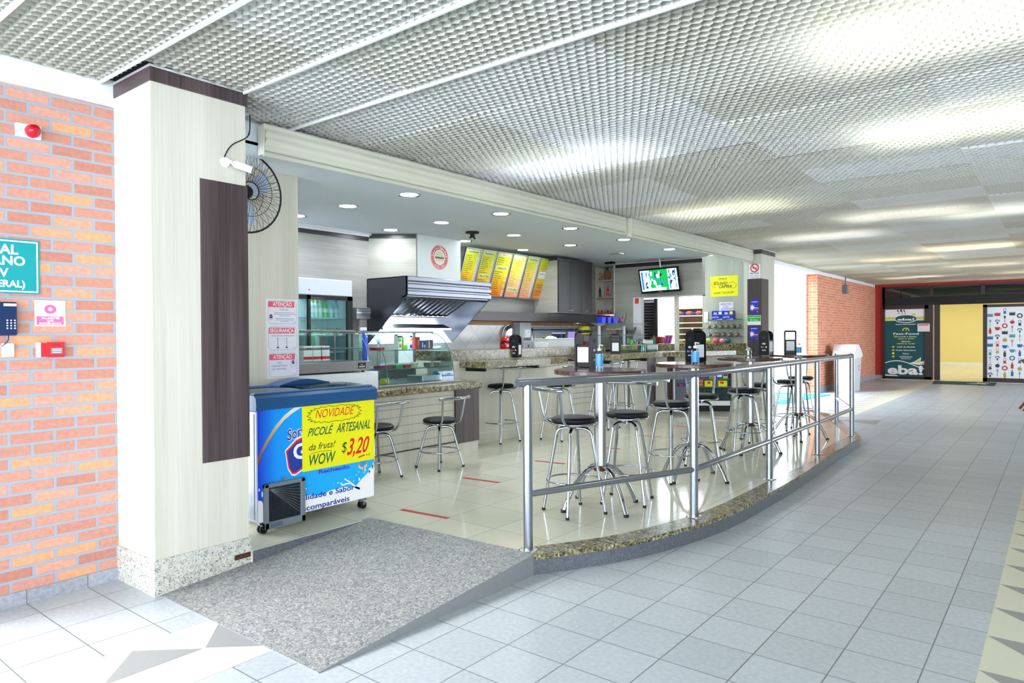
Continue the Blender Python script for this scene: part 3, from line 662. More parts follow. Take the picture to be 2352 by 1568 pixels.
posts = [(-2.58, 3.40), (-2.09, 4.746), (-2.09, 6.394), (-2.10, 8.017), (-2.12, 9.70), (-2.656, 11.197)]
rail = thing('handrail', 'satin steel tube railing with six posts along the platform edge', 'railing', (-2.58, 3.40, PZ0), world=True)
path = [(-2.606, 3.33, 1.155)] + [(x, y, 1.155) for x, y in posts]
MB().tube(path, 0.0275, RAILM, 20).build('top_rail', rail)
MB().tube([(x, y, .467) for x, y in posts], 0.022, RAILM, 16).build('middle_rail', rail)
for x, y in posts:
    pb = MB().tube([(x, y, PZ0), (x, y, 1.14)], 0.029, RAILM, 20).build('post', rail)
    fl = MB().lathe([(0, 0.006), (.055, .006), (.06, 0)], (x, y, PZ0 + .002), STEEL, 24)
    for a in range(4): fl.lathe([(0, .012), (.006, .012), (.006, .004)], (x + .045 * math.cos(a * PI / 2 + .8), y + .045 * math.sin(a * PI / 2 + .8), PZ0), CHROME, 8)
    g = fl.build('floor_flange', rail)
    g.parent = pb
# ---- stools
def make_stool(name, label, seat=0.72, group=None, loc=(0, 0, 0), rz=0):
    t = thing(name, label, 'stool', loc, rz, group)
    s = seat
    MB().lathe([(0, s), (.10, s), (.148, s - .004), (.166, s - .016), (.170, s - .028), (.160, s - .044), (0, s - .044)], (0, 0, 0), VINYL, 32).build('seat', t)
    MB().tube([(.166 * math.cos(a * PI / 16), .166 * math.sin(a * PI / 16), s - .052) for a in range(32)], .008, CHROME, 8, closed=True).build('seat_ring', t)
    MB().box(-.05, -.05, s - .075, .05, .05, s - .058, BLACKM).lathe([(.022, s - .105), (.022, s - .075)], (0, 0, 0), STEELD, 12).box(-.15, -.012, s - .066, .15, .012, s - .056, CHROME).box(-.012, -.15, s - .066, .012, .15, s - .056, CHROME).build('swivel', t)
    for k in range(4):
        a = PI / 4 + k * PI / 2; c, sn = math.cos(a), math.sin(a)
        P3 = lambda r, z: (r * c, r * sn, z)
        lg = MB().tube(arc_pts([P3(.0, s - .09), P3(.125, s - .09), P3(.235, .012)], 6), .0115, CHROME, 10).build('leg', t)
        MB().lathe([(0, 0), (.0135, 0), (.0135, .02), (.0115, .02)], (.236 * c, .236 * sn, 0), RUBBER, 10).build('rubber_foot', lg)
    hz = s * 0.34; rr = .155 + (.235 - .155) * (1 - hz / (s - .12))
    MB().tube([(rr * math.cos(a * PI / 18), rr * math.sin(a * PI / 18), hz) for a in range(36)], .0075, CHROME, 8, closed=True).build('foot_ring', t)
    for sg in (-1, 1):
        MB().tube(arc_pts([(-.02, sg * .09, s - .062), (.17, sg * .125, s - .066), (.215, sg * .15, s + .20)], 6), .0105, CHROME, 10).build('back_support', t)
    n = 12; bar = []
    for k in range(n + 1):
        u = -1 + 2 * k / n; bar.append((.222 + .035 * (1 - u * u), .205 * u, s + .205))
    MB().tube(bar, .0155, CHROME, 14).build('backrest', t)
    return t
def P2(px, py, z): v_ = PZ(px, py, z); return (v_.x, v_.y, PZ0)
T1 = P2(1378, 848, 1.18); T2 = P2(1593, 833.5, 1.18); T3 = P2(1722, 820.3, 1.18); T4 = P2(1834, 813.8, 1.18)
GS = 'chrome bar stools round the high tables'; GC = 'chrome bar stools along the bar counter'; GL = 'low chrome stools at the front counter'
ang = lambda x, y: math.atan2(y, x)
st = make_stool('bar_stool', 'chrome bar stool nearest the railing start, left of the first high table pole', 0.72, GS, (-2.86, 4.34, PZ0), ang(-.40, -.92))
for (px, py, a, lab, g) in [
    (1440, 943, ang(-.30, .95), 'chrome bar stool just right of the first high table pole', GS),
    (1542, 920, ang(-.36, -.94), 'chrome bar stool between the first table and the second railing post, black seat in front', GS),
    (1611, 903, ang(-.45, .90), 'chrome bar stool behind the second railing post, back turned away', GS),
    (1708, 891, ang(.62, -.78), 'chrome bar stool at third table with its back towards the corridor', GS),
    (1742, 879, ang(-.6, .8), 'chrome bar stool half hidden behind the third railing post', GS),
    (1815, 871, ang(-.30, -.95), 'chrome bar stool in front of the farthest table, against the bright opening', GS),
    (1839, 863, ang(-.5, .86), 'chrome bar stool behind the pole of the farthest table', GS),
    (1150, 881, ang(1, -.12), 'chrome bar stool at the bar counter, beside the low counter end', GC),
    (1284, 878, ang(1, -.05), 'chrome bar stool at the bar counter, behind the first railing span', GC)]:
    dup(st, P2(px, py, 0.84), a, lab, g)
dup(st, (-5.10, 8.50, PZ0), 0.05, 'chrome bar stool at the bar, hidden behind the first high table pole', GC)
dup(st, (-5.35, 9.45, PZ0), 0.1, 'chrome bar stool farthest along the bar, below the glass box', GC)
lo = make_stool('low_stool', 'low chrome stool standing alone before the wood panelled counter', 0.50, GL, (-4.915, 5.01, PZ0), -0.05)
dup(lo, (-5.03, 4.28, PZ0), -0.05, 'low chrome stool half hidden behind the ice cream freezer', GL)
# ---- high tables
def make_table(label, loc):
    t = thing('high_table', label, 'table', loc, 0, 'round high tables inside the railing')
    h = 1.18 - PZ0
    MB().lathe([(0, h), (.348, h), (.352, h - .004), (.352, h - .030), (.346, h - .034), (0, h - .034)], (0, 0, 0), WOODR, 48, smooth=False).build('tabletop', t)
    MB().box(-.15, -.15, h - .044, .15, .15, h - .034, BLACKM).build('mounting_plate', t)
    MB().lathe([(.046, h - .04), (.046, .31)], (0, 0, 0), STEEL, 10, smooth=False).build('pole', t)
    MB().lathe([(0, .285), (.052, .285), (.052, .325), (.046, .325)], (0, 0, 0), RUST, 10).build('weld_collar', t)
    for k in range(4):
        a = PI / 4 + k * PI / 2 + .35; c, sn = math.cos(a), math.sin(a)
        pts = []
        for q in range(9):
            u = q / 8; pts.append(((.04 + .29 * u) * c, (.04 + .29 * u) * sn, .315 - .305 * u ** 2.2))
        lg = MB().tube(pts, .0165, CHROME, 10).build('leg', t)
        MB().lathe([(0, 0), (.019, 0), (.019, .022), (.016, .022)], (.332 * c, .332 * sn, 0), RUBBER, 10).build('rubber_foot', lg)
    return t
tb = make_table('round dark topped high table nearest the camera, behind the first railing span', T1)
dup(tb, T2, 0.3, 'round dark topped high table beside the second railing post')
dup(tb, T3, 0.5, 'round dark topped high table carrying a small metal sugar holder')
dup(tb, T4, 0.8, 'round dark topped high table farthest away, before the bright opening')
# ---- napkin dispensers
def make_dispenser(label, loc, rz, logo=True, white=True):
    t = thing('napkin_dispenser', label, 'napkin dispenser', loc, rz, 'black napkin dispensers on tables and bar')
    W, D, H = .075, .062, .30
    for sg in (-1, 1):
        pf_ = [(-D, 0), (D, 0), (D, H * .80)] + [(D * math.cos(q * PI / 10), H * .80 + H * .2 * math.sin(q * PI / 10)) for q in range(1, 10)] + [(-D, H * .80)]
        # side plate in local y,z ; thickness along x
        m = MB(); m.prism(pf_, sg * W, sg * (W - .018), BLACK, 'YZ')
        sp = m.build('side_plate', t)
        if logo:
            pr = Print((sg * (W + .0004), 0, 0), (0, sg, 0), (0, 0, 1), step=.0003)
            pr.text('elo', 0, H * .44, .024, I_WHT, 1, bold=.02)
            for q, c_ in enumerate((I_CYAN, I_RED, I_BLUE, I_YEL)): pr.rect(-.036 + q * .019, H * .30, -.022 + q * .019, H * .36, c_, 1)
            pr.text('cielo', 0, H * .18, .018, I_WHT, 1, bold=.015)
            pr.disc(0, H * .72, .022, BLACKM, 1); pr.build('lettering', sp)
    m = MB(); m.box(-W + .018, -D + .006, 0, W - .018, D - .006, H * .62, BLACK, .004); m.build('body', t)
    MB().box(-W + .026, -D - .001, H * .14, W - .026, -D + .006, H * .55, PAPER, .002).build('paper_window', t); MB().box(-W + .026, D - .006, H * .14, W - .026, D + .001, H * .55, PAPER, .002).build('paper_window', t)
    m = MB(); m.tube([(-W + .01, -D * math.cos(q * PI / 8) * 0.0, H - .006) for q in (0,)] + [(W - .01, 0, H - .006)], .012, BLACK, 10)
    m.build('handle', t)
    return t
def yaw_cam(p): return math.atan2(p[1], p[0])
def at_table(px, py, z): v_ = PZ(px, py, z); return (v_.x, v_.y, z)
# front (-Y local) turned towards the viewer by each one's own angle
def face(loc, extra): return math.atan2(-loc[1], -loc[0]) + PI / 2 + extra
dl = at_table(1346, 843, 1.18); dz = make_dispenser('black napkin dispenser with white panel on the nearest high table', dl, face(dl, -.42))
for (px, py, z, e, lab) in [(1598, 830, 1.18, .75, 'black napkin dispenser with white panel on the second high table'), (1760, 815, 1.18, 1.2, 'black napkin dispenser showing its printed side on the third high table'),
                            (1815, 812.3, 1.18, .05, 'black napkin dispenser against the bright opening on the farthest table'), (1184, 821, 1.15, 1.25, 'black napkin dispenser showing its printed side on the bar counter'),
                            (1414.5, 808, 1.155, -.1, 'black napkin dispenser on the bar beside the glass box')]:
    l_ = at_table(px, py, z) if px != 1414.5 else (-5.22, PX(px, 800, -5.22).y, z)
    dup(dz, l_, face(l_, e), lab)
# ---- sanitizer bottles and sugar holder
GEL = pm('blue gel label', (0.30, 0.62, 0.90), 0.3); GELB = glassmat('gel bottle', (0.75, 0.9, 0.95), 0.4)
def bottle(name, label, loc, h=.17, r=.027, label_mat=GEL, cap=WHITEP, pump=True, body=GELB, cat='bottle', group=None):
    t = thing(name, label, cat, loc, 0, group)
    MB().lathe([(0, 0), (r, 0), (r, h * .62), (r * .8, h * .70), (r * .35, h * .74), (r * .35, h * .78)], (0, 0, 0), body, 18).build('bottle_body', t)
    MB().lathe([(r * 1.02, h * .10), (r * 1.03, h * .12), (r * 1.03, h * .56), (r * 1.02, h * .58)], (0, 0, 0), label_mat, 18).build('printed_label', t)
    m = MB().lathe([(0, h * .76), (r * .5, h * .76), (r * .5, h * .86), (0, h * .86)], (0, 0, 0), cap, 14)
    if pump: m.tube([(0, 0, h * .84), (0, 0, h), (r * 1.1, 0, h * .98)], r * .14, cap, 8)
    m.build('cap', t); return t
bottle('sanitizer_bottle', 'clear pump bottle with blue label on the nearest high table', at_table(1377, 846, 1.18), .185, .03)
bottle('sanitizer_bottle', 'clear pump bottle with blue label on the second high table', at_table(1597, 836.5, 1.18), .19, .034)
bottle('sanitizer_bottle', 'small bottle with dark cap on the farthest high table', at_table(1836, 813, 1.18), .16, .03, cap=pm('blue cap', (0.1, 0.1, 0.5), .4), pump=False)
bottle('sanitizer_bottle', 'green tinted pump bottle on the bar beside the glass box', (-5.30, PX(1478, 800, -5.30).y, 1.155), .20, .036, label_mat=CLEARP, body=glassmat('green gel', (0.6, 0.92, 0.82), .4))
l_ = at_table(1719, 817.5, 1.18); t = thing('sugar_holder', 'small shiny metal sachet holder on the third high table', 'sachet holder', l_)
MB().lathe([(0, 0), (.036, 0), (.04, .07), (.036, .085), (.033, .085), (.033, .01), (0, .01)], (0, 0, 0), CHROME, 18).build('cup', t)
MB().tube([(.04, 0, .02), (.065, 0, .04), (.055, 0, .075), (.038, 0, .075)], .004, BLACK, 6).build('handle', t)
MB().box(-.02, -.012, .03, -.004, .012, .11, I_LIME).box(.002, -.012, .03, .018, .012, .10, PAPER).build('sachets', t)
# ---- red distancing tape on the platform
TAPE = pm('red floor tape', (0.70, 0.03, 0.06), 0.5)
tp = [((-3.95, 3.605), (-3.49, 3.64)), ((-4.37, 4.76), (-3.97, 4.80)), ((-4.35, 5.86), (-4.0, 5.90)), ((-4.37, 7.01), (-4.0, 7.04)), ((-4.40, 8.13), (-4.05, 8.20)), ((-4.38, 9.27), (-3.98, 9.32)), ((-4.41, 10.45), (-3.98, 10.50))]
names = ['beside the ramp top', 'beyond the low stool', 'behind the first railing post', 'behind the first table pole', 'right of the first table stools', 'behind the second railing post', 'farthest in, before the drinks rack']
for (a, b), nm in zip(tp, names):
    d = Vector((b[0] - a[0], b[1] - a[1], 0)).normalized(); n_ = Vector((-d.y, d.x, 0)) * .021; A = Vector((a[0], a[1], PZ0)); B = Vector((b[0], b[1], PZ0))
    m = MB(); z1 = Vector((0, 0, .0012)); c = [A - n_, B - n_, B + n_, A + n_]
    m.prism([(q.x, q.y) for q in c], PZ0 + .0002, PZ0 + .0014, TAPE)
    tag(m.build('floor_tape', base=(A + B) / 2), 'red tape strip on the cream floor, ' + nm, 'tape', 'red distancing tape strips')
# ================================================================ FREEZER AND NEAR SIGNS
fx = -4.19; fp = planeX(fx)
fz = thing('chest_freezer', 'blue and white wheeled ice cream freezer with printed front', 'freezer', (-4.5, 3.03, PZ0), world=True)
FBODY = pm('freezer cabinet', (0.86, 0.90, 0.94), 0.35)
y0, y1, zb, zt = 2.545, 3.545, .20, .955
MB().box(-4.80, y0, zb, fx, y1, zt, FBODY, .012).build('cabinet', fz)
m = MB()
rimp = [(-4.83, .955), (-4.165, .955), (-4.158, .985), (-4.165, 1.035), (-4.19, 1.055), (-4.80, 1.055), (-4.83, 1.03)]
m.prism([(a, b) for a, b in rimp], y0 - .02, y1 + .012, FRBLUE, 'XZ')
m.box(-4.81, y0 - .01, 1.05, -4.72, y1, 1.075, FRBLUE, .01)
m.box(-4.26, y0 - .01, 1.05, -4.195, y1, 1.068, FRBLUE, .008)
m.build('rim', fz)
m = MB()
for a, b, z in ((y0 + .03, 3.06, 1.062), (3.0, y1 - .04, 1.070)):
    vs = []; 
    for k in range(9):
        u = k / 8; x = lerp(-4.72, -4.26, u); zz = z + .010 * math.sin(u * PI); vs += [(x, a, zz), (x, b, zz)]
    m.add(vs, [(2 * k, 2 * k + 2, 2 * k + 3, 2 * k + 1) for k in range(8)], GLASSD, True)
m.build('sliding_lid', fz)
m = MB(); pts = [(3.00 + .46 * k / 12, 1.075 + .040 * math.sin(PI * k / 12)) for k in range(13)]
m.prism([(3.0, 1.05)] + pts + [(3.46, 1.05)], -4.80, -4.62, FRBLUE, 'YZ'); m.build('lid_handle', fz)
# printed front
A = lambda px, py: fp(px, py)
pr = prX(fx + .001)
CY1 = None
GRD, nt, b_ = newmat('freezer print')      # printed gradient: deep blue at the left edge to cyan
v_ = vec_of(nt, 'YZ0', off=(-y0, -zb, 0)); sx = nt.nodes.new('ShaderNodeSeparateXYZ'); nt.links.new(v_, sx.inputs[0])
nt.links.new(ramp(nt, sx.outputs[0], [(0, (0.02, 0.20, 0.88)), (0.14, (0.0, 0.60, 0.98)), (0.5, (0.02, 0.70, 1.0))]), b_.inputs['Base Color']); b_.inputs['Roughness'].default_value = .35
zz0 = zb + .006
pr.rect(y0 + .004, zz0, y1 - .004, zt, GRD, 1)
# milk: white wave along the bottom
wave = [A(590, 1150), (A(600, 1150)), A(610, 1165), A(697, 1138), A(720, 1136), A(738, 1137), A(760, 1125), A(790, 1118), A(815, 1118), A(832, 1098), A(845, 1085), A(858, 1060)]
wave = [(max(y0 + .004, min(y1 - .004, a)), z) for a, z in wave]
poly = [(y0 + .004, zz0)] + [(y1 - .004, zz0)] + [(y1 - .004, wave[-1][1])] + wave[::-1][1:]
# build as columns so the outline may be concave
w2 = sorted(wave); vs = []
for a, z in w2: vs += [pr.P(a, zz0, 2), pr.P(a, z, 2)]
pr.mb.add(vs, [(2 * k, 2 * k + 2, 2 * k + 3, 2 * k + 1) for k in range(len(w2) - 1)], I_WHT)
for (px, py, r, ry) in [(825, 1100, .008, .012), (812, 1104, .004, .005), (803, 1096, .003, .004), (836, 1085, .004, .006), (786, 1107, .003, .004), (776, 1108, .006, .006), (824, 1083, .005, .004), (848, 1080, .007, .022), (838, 1078, .006, .016), (829, 1112, .004, .004), (703, 1122, .004, .005), (766, 1110, .003, .003), (855, 1070, .006, .02), (818, 1090, .004, .006), (595, 1125, .005, .010), (602, 1135, .005, .02)]:
    a, z = A(px, py); pr.disc(a, z, r, I_WHT, 2, ry, 12)
pr.line([A(781, 1109), A(787, 1114), A(797, 1110), A(806, 1109), A(816, 1118), A(826, 1122)], .010, I_WHT, 2, .016)
pr.line([A(791, 1099), A(797, 1103), A(804, 1106)], .010, I_WHT, 2, .006)
# gold ribbon arc
arc = [A(588, 1075), A(600, 1045), A(615, 1017), A(632, 990), A(652, 965), A(672, 948), A(700, 930)]
inn = [A(589, 1052), A(602, 1028), A(616, 1003), A(632, 978), A(652, 954), A(672, 938), A(700, 921)]
dkb = [A(588, 935), A(588, 1052)]
vs = []
BR, ntb, bb = newmat('ribbon print'); vb = vec_of(ntb, '0Z0', off=(0, -.55, 0)); sb = ntb.nodes.new('ShaderNodeSeparateXYZ'); ntb.links.new(vb, sb.inputs[0])
mm = ntb.nodes.new('ShaderNodeMath'); mm.operation = 'MULTIPLY'; mm.inputs[1].default_value = 2.3; ntb.links.new(sb.outputs[1], mm.inputs[0])
ntb.links.new(ramp(ntb, mm.outputs[0], [(0, (0.35, 0.12, 0.10)), (0.25, (0.62, 0.36, 0.25)), (0.6, (0.82, 0.68, 0.42)), (0.9, (0.95, 0.93, 0.85))]), bb.inputs['Base Color'])
for p_, q_ in zip(arc, inn): vs += [pr.P(max(p_[0], y0 + .004), p_[1], 3), pr.P(max(q_[0], y0 + .004), q_[1], 3)]
pr.mb.add(vs, [(2 * k, 2 * k + 2, 2 * k + 3, 2 * k + 1) for k in range(len(arc) - 1)], BR)
# shield with letter
sh = [A(700, 1000), A(680, 1010), A(656, 1036), A(662, 1075), A(670, 1088), A(678, 1088), A(700, 1072)]
def grow(pts, k):
    cx = sum(q[0] for q in pts) / len(pts); cz = sum(q[1] for q in pts) / len(pts); return [(cx + (q[0] - cx) * k, cz + (q[1] - cz) * k) for q in pts]
pr.poly(grow(sh, 1.10), I_WHT, 4); pr.poly(sh, I_RED, 5); pr.poly(grow(sh, .86), I_BLUE, 6)
ptext(pr, A, 'G', 673, 703, 1052, 34, I_WHT, 7, bold=.03)
for w_, m_, l_ in ((.05, I_WHT, 6), (.012, I_NAVY, 7)): ptext(pr, A, 'Sorv', 660, 703, 1004, 24, m_, l_, shear=.25, bold=w_, rot=.18)
ptext(pr, A, 'Recheado', 732, 803, 1081, 9, I_VIO, 4, bold=.03)
ptext(pr, A, 'Qualidade e Sabor', 668, 817, 1139, 12, I_BLUE, 4, bold=.02)
ptext(pr, A, 'Incomparáveis', 690, 804, 1162, 12, I_BLUE, 4, bold=.02)
a, z = A(833, 1062); pr.ring(a, z, .030, .052, I_GOLD, 3, 180, 360); pr.disc(a, z, .030, I_CYAN, 3); pr.arctext('Desde 1969', a, z, .048, .014, I_WHT, 270, 120, 4, flip=True)
pr.build('printed_front', fz)
# condenser grille
g0 = A(604, 1110); g1 = A(696, 1100); ga, gb = A(600, 1105)[0] + .01, A(697, 1100)[0]; gz0, gz1 = A(650, 1206)[1], A(650, 1103)[1]
m = MB(); bz = .030
for (a0, c0, a1, c1) in ((ga, gz0, gb, gz0 + .05), (ga, gz1 - bz, gb, gz1), (ga, gz0, ga + .035, gz1), (gb - .035, gz0, gb, gz1)): m.box(fx - .004, a0, c0, fx + .026, a1, c1, GREY, .006)
m.box(fx + .0262, ga + .04, gz0 + .012, fx + .028, ga + .13, gz0 + .042, pm('grille badge', (.35, .4, .48), .5))
gr = m.build('grille_frame', fz)
m = MB(); m.box(fx + .006, ga + .03, gz0 + .04, fx + .008, gb - .03, gz1 - .025, BLACKM)
k = ga + .045
while k < gb - .035: m.box(fx + .008, k, gz0 + .05, fx + .014, k + .003, gz1 - .03, pm('grille bars', (.16, .2, .25), .5)); k += .011
for q in range(9): m.tube([(fx + .017, ga + .04, gz1 - .04), (fx + .017, gb - .035, gz1 - .05 - .024 * q)], .0015, GREY, 4)
m.build('grille', gr)
MB().lathe([(0, .018), (.012, .018), (.012, .004)], (fx, (ga + gb) / 2, gz1 + .014), GREY, 10, 'X').build('lock', fz)
for yy, xx in ((2.60, -4.225), (3.45, -4.225), (2.60, -4.75), (3.45, -4.75)):
    c = MB().box(xx - .02, yy - .03, .185, xx + .02, yy + .03, .20, STEELD).tube([(xx, yy, .19), (xx, yy, .16)], .008, STEELD, 8); c.box(xx - .026, yy - .012, .15, xx + .026, yy + .012, .175, STEELD)
    w_ = c.build('caster', fz)
    for sg in (-1, 1): MB().lathe([(0, -.009), (.026, -.009), (.028, 0), (.026, .009), (0, .009)], (xx + sg * .016, yy, PZ0 + .0285), BLACK, 16, 'X').build('wheel', w_)
m = MB(); m.box(-4.78, y0 - .004, .22, -4.22, y0 - .001, .93, STEELD)
m.build('side_panel', fz)
# yellow price poster taped to its front
ps = [A(692, 931), A(858, 915), A(861, 1053), A(696, 1083)]
pa0, pa1 = ps[0][0], min(ps[1][0], y1 - .002); pz1, pz0 = (ps[0][1] + ps[1][1]) / 2, (ps[2][1] + ps[3][1]) / 2
pt = thing('price_poster', 'yellow hand lettered price poster taped on the freezer front', 'poster', (fx + .006, pa0, pz0), world=True)
MB().box(fx + .006, pa0, pz0, fx + .0075, pa1, pz1, pm('yellow poster card', (0.95, 0.93, 0.0), .55)).build('card', pt)
pr = prX(fx + .0077)
B = planeX(fx + .008)
T = lambda t, xl, xr, yb, h, m_, **k: ptext(pr, B, t, xl, xr, yb, h, m_, 1, **k)
T('NOVIDADE', 726, 815, 955, 19, I_RED, shear=.35, bold=.0)
T('PICOLÉ', 707, 766, 998, 18, I_GRN, shear=.45, bold=.012); T('ARTESANAL', 773, 851, 988, 20, I_GRN, shear=.45, bold=.012)
T('da fruta!', 710, 771, 1030, 15, I_BLK, shear=.35, bold=.0); T('WOW', 711, 772, 1064, 24, I_GRN, shear=.25, bold=.012)
T('$', 785, 797, 1038, 24, I_BLK, shear=.2, bold=-.01); T('3,20', 797, 849, 1040, 36, I_RED, shear=.45, bold=.016); T('und', 841, 850, 1045, 5, I_BLK, shear=.3)
pr.line([B(714, 1042), B(735, 1036), B(763, 1034)], .003, I_BLK, 1); pr.line([B(823, 1050), B(838, 1044)], .010, I_RED, 1)
n = 22; ca, cz = B(770, 949); ra = abs(B(835, 940)[0] - B(710, 955)[0]) / 2; rz_ = .062
for k in range(n):
    t0, t1 = 2 * PI * k / n, 2 * PI * (k + 1) / n; seg = []
    for q in range(6):
        t = lerp(t0, t1, q / 5); f_ = 1 - .13 * math.sin(PI * q / 5); sq = 1.0
        seg.append((ca + ra * f_ * math.copysign(abs(math.cos(t)) ** .7, math.cos(t)), cz + rz_ * f_ * math.copysign(abs(math.sin(t)) ** .7, math.sin(t))))
    pr.line(seg, .0035, I_BLK, 1)
pr.build('lettering', pt)
# cables and boxes heaped left of the freezer
m = MB()
for k in range(5): m.tube([(-4.3 - .05 * k, 2.45 + .02 * math.sin(q * 1.3 + k), .14 + .02 * k + .03 * abs(math.sin(q * .9 + k))) if False else (-4.32 - .05 * q + .02 * k, 2.47 + .03 * math.sin(q * 1.7 + k * 2), .15 + .05 * k + .02 * math.sin(q + k)) for q in range(7)], .006, BLACK, 6)
tag(m.build('power_cable', base=(-4.4, 2.47, PZ0)), 'dark coiled cable heaped between pillar and freezer', 'cable')
# ---- three notices on the cream wall
nx_ = -4.90; N = planeX(nx_ + .002)
NBL = ink('notice blue', (0.45, 0.55, 0.88)); NTX = ink('notice text', (0.35, 0.42, 0.72))
def notice(label, c0, c1):
    (a0, b1), (a1, b0) = c0, c1
    t = thing('notice_sheet', label, 'notice', (nx_ + .001, a0, b0), world=True, group='white safety notices on the cream wall')
    MB().box(nx_ + .001, a0, b0, nx_ + .003, a1, b1, PAPER).build('sheet', t)
    pr = prX(nx_ + .0033); w_ = a1 - a0; h_ = b1 - b0
    pr.frame(a0 + .05 * w_, b0 + .05 * h_, a1 - .05 * w_, b1 - .05 * h_, .0022, NBL, 1, r=.03); pr.rect(a0 + .06 * w_, b1 - .31 * h_, a1 - .12 * w_, b1 - .09 * h_, I_PINK, 2)
    pr.frame(a1 - .20 * w_, b0 + .10 * h_, a1 - .09 * w_, b0 + .15 * h_, .001, NTX, 2)
    return t, pr, a0, a1, b0, b1, w_, h_
ya, yb = N(611, 686)[0], N(684, 689)[0]; zt_, zb_ = N(648, 687)[1], N(648, 867.5)[1]; dh = (zt_ - zb_) / 3
def mask(pr, a, b, k):
    pr.disc(a, b + .012 * k, .014 * k, I_NAVY, 2, .018 * k); pr.disc(a, b, .015 * k, I_WHT, 3, .018 * k); pr.ring(a, b, .013 * k, .016 * k, NTX, 3); pr.poly([(a - .014 * k, b + .012 * k), (a + .014 * k, b + .012 * k), (a + .010 * k, b - .002 * k), (a - .010 * k, b - .002 * k)], I_NAVY, 4)
t, pr, a0, a1, b0, b1, w_, h_ = notice('topmost white notice headed ATENÇÃO and CLIENTES', (ya, zt_), (yb, zt_ - dh + .002))
pr.text('ATENÇÃO', a0 + .50 * w_, b1 - .265 * h_, .030, I_WHT, 3, width=.60 * w_, bold=.02)
pr.text('CLIENTES', a0 + .55 * w_, b1 - .42 * h_, .012, NTX, 2, width=.26 * w_); pr.line([(a0 + .42 * w_, b1 - .44 * h_), (a0 + .68 * w_, b1 - .44 * h_)], .001, NTX, 2)
for q, (l0, l1) in enumerate(((.24, .86), (.22, .90), (.42, .70), (.28, .85), (.30, .82), (.44, .70))):
    z_ = b1 - (.52 + .057 * q + (.05 if q > 2 else 0)) * h_; a = a0 + l0 * w_
    while a < a0 + l1 * w_: pr.rect(a, z_ - .0025, a + .012, z_ + .001, NTX, 2); a += .016
mask(pr, a0 + .14 * w_, b0 + .27 * h_, 1.0); pr.build('lettering', t)
t, pr, a0, a1, b0, b1, w_, h_ = notice('middle white notice headed SEGURANÇA with two bollards', (ya + .003, zt_ - dh), (yb, zt_ - 2 * dh + .002))
pr.text('SEGURANÇA', a0 + .47 * w_, b1 - .265 * h_, .030, I_WHT, 3, width=.76 * w_, bold=.02)
a = a0 + .14 * w_
while a < a0 + .86 * w_: pr.rect(a, b1 - .41 * h_, a + .012, b1 - .39 * h_, NTX, 2); a += .015
for u in (.34, .62):
    x_ = a0 + u * w_
    for q in range(5): pr.rect(x_ - .0025, b0 + (.20 + .07 * q) * h_, x_ + .0025, b0 + (.245 + .07 * q) * h_, I_NAVY, 2)
    pr.poly([(x_ - .014, b0 + .13 * h_), (x_ + .014, b0 + .13 * h_), (x_, b0 + .2 * h_)], I_NAVY, 2)
pr.line([(a0 + (.34 + .28 * q / 6) * w_, b0 + (.50 - .05 * math.sin(PI * q / 6)) * h_) for q in range(7)], .001, NTX, 2); pr.build('lettering', t)
t, pr, a0, a1, b0, b1, w_, h_ = notice('lowest white notice headed ATENÇÃO, USO OBRIGATÓRIO DE MÁSCARA', (ya + .006, zt_ - 2 * dh), (yb, zb_))
pr.text('ATENÇÃO', a0 + .48 * w_, b1 - .265 * h_, .030, I_WHT, 3, width=.60 * w_, bold=.02)
for q, (s_, ww) in enumerate((('USO', .14), ('OBRIGATÓRIO', .50), ('DE MÁSCARA', .46))): pr.text(s_, a0 + .38 * w_, b1 - (.45 + .12 * q) * h_, .014, NTX, 2, width=ww * w_)
pr.ring(a0 + .82 * w_, b0 + .54 * h_, .030, .032, NBL, 2); mask(pr, a0 + .82 * w_, b0 + .53 * h_, .9); pr.build('lettering', t)
# ---- wall fan
fc = Vector((-4.62, 2.735, 2.49)); R_ = .29
fan = thing('wall_fan', 'black caged wall fan with pale blades beside the pillar', 'fan', tuple(fc), world=True)
m = MB(); ax = fc.x
def ringp(r, dx, n=40): return [(ax + dx, fc.y + r * math.cos(2 * PI * k / n), fc.z + r * math.sin(2 * PI * k / n)) for k in range(n)]
m.tube(ringp(R_, 0), .007, BLACKM, 8, closed=True); m.tube(ringp(R_ * .62, .055), .002, BLACKM, 5, closed=True); m.tube(ringp(R_ * .60, -.055), .002, BLACKM, 5, closed=True)
m.tube(ringp(R_ * .22, .07), .004, BLACKM, 6, closed=True)
for k in range(60):
    a = 2 * PI * k / 60
    for sg, tw in ((1, .12), (1, -.12), (-1, .0)):
        pts = [(ax + sg * (.07 - .07 * (u ** 2.2)) , fc.y + (R_ * (.2 + .8 * u)) * math.cos(a + tw * u), fc.z + (R_ * (.2 + .8 * u)) * math.sin(a + tw * u)) for u in (0, .35, .7, .9, 1)]
        if sg == -1 and k % 2: continue
        if tw < 0 and k % 2 == 0: continue
        m.tube(pts, .0013, BLACKM, 4, cap=False)
m.build('cage', fan)
BL = pm('fan blade', (.72, .80, .90), .4)
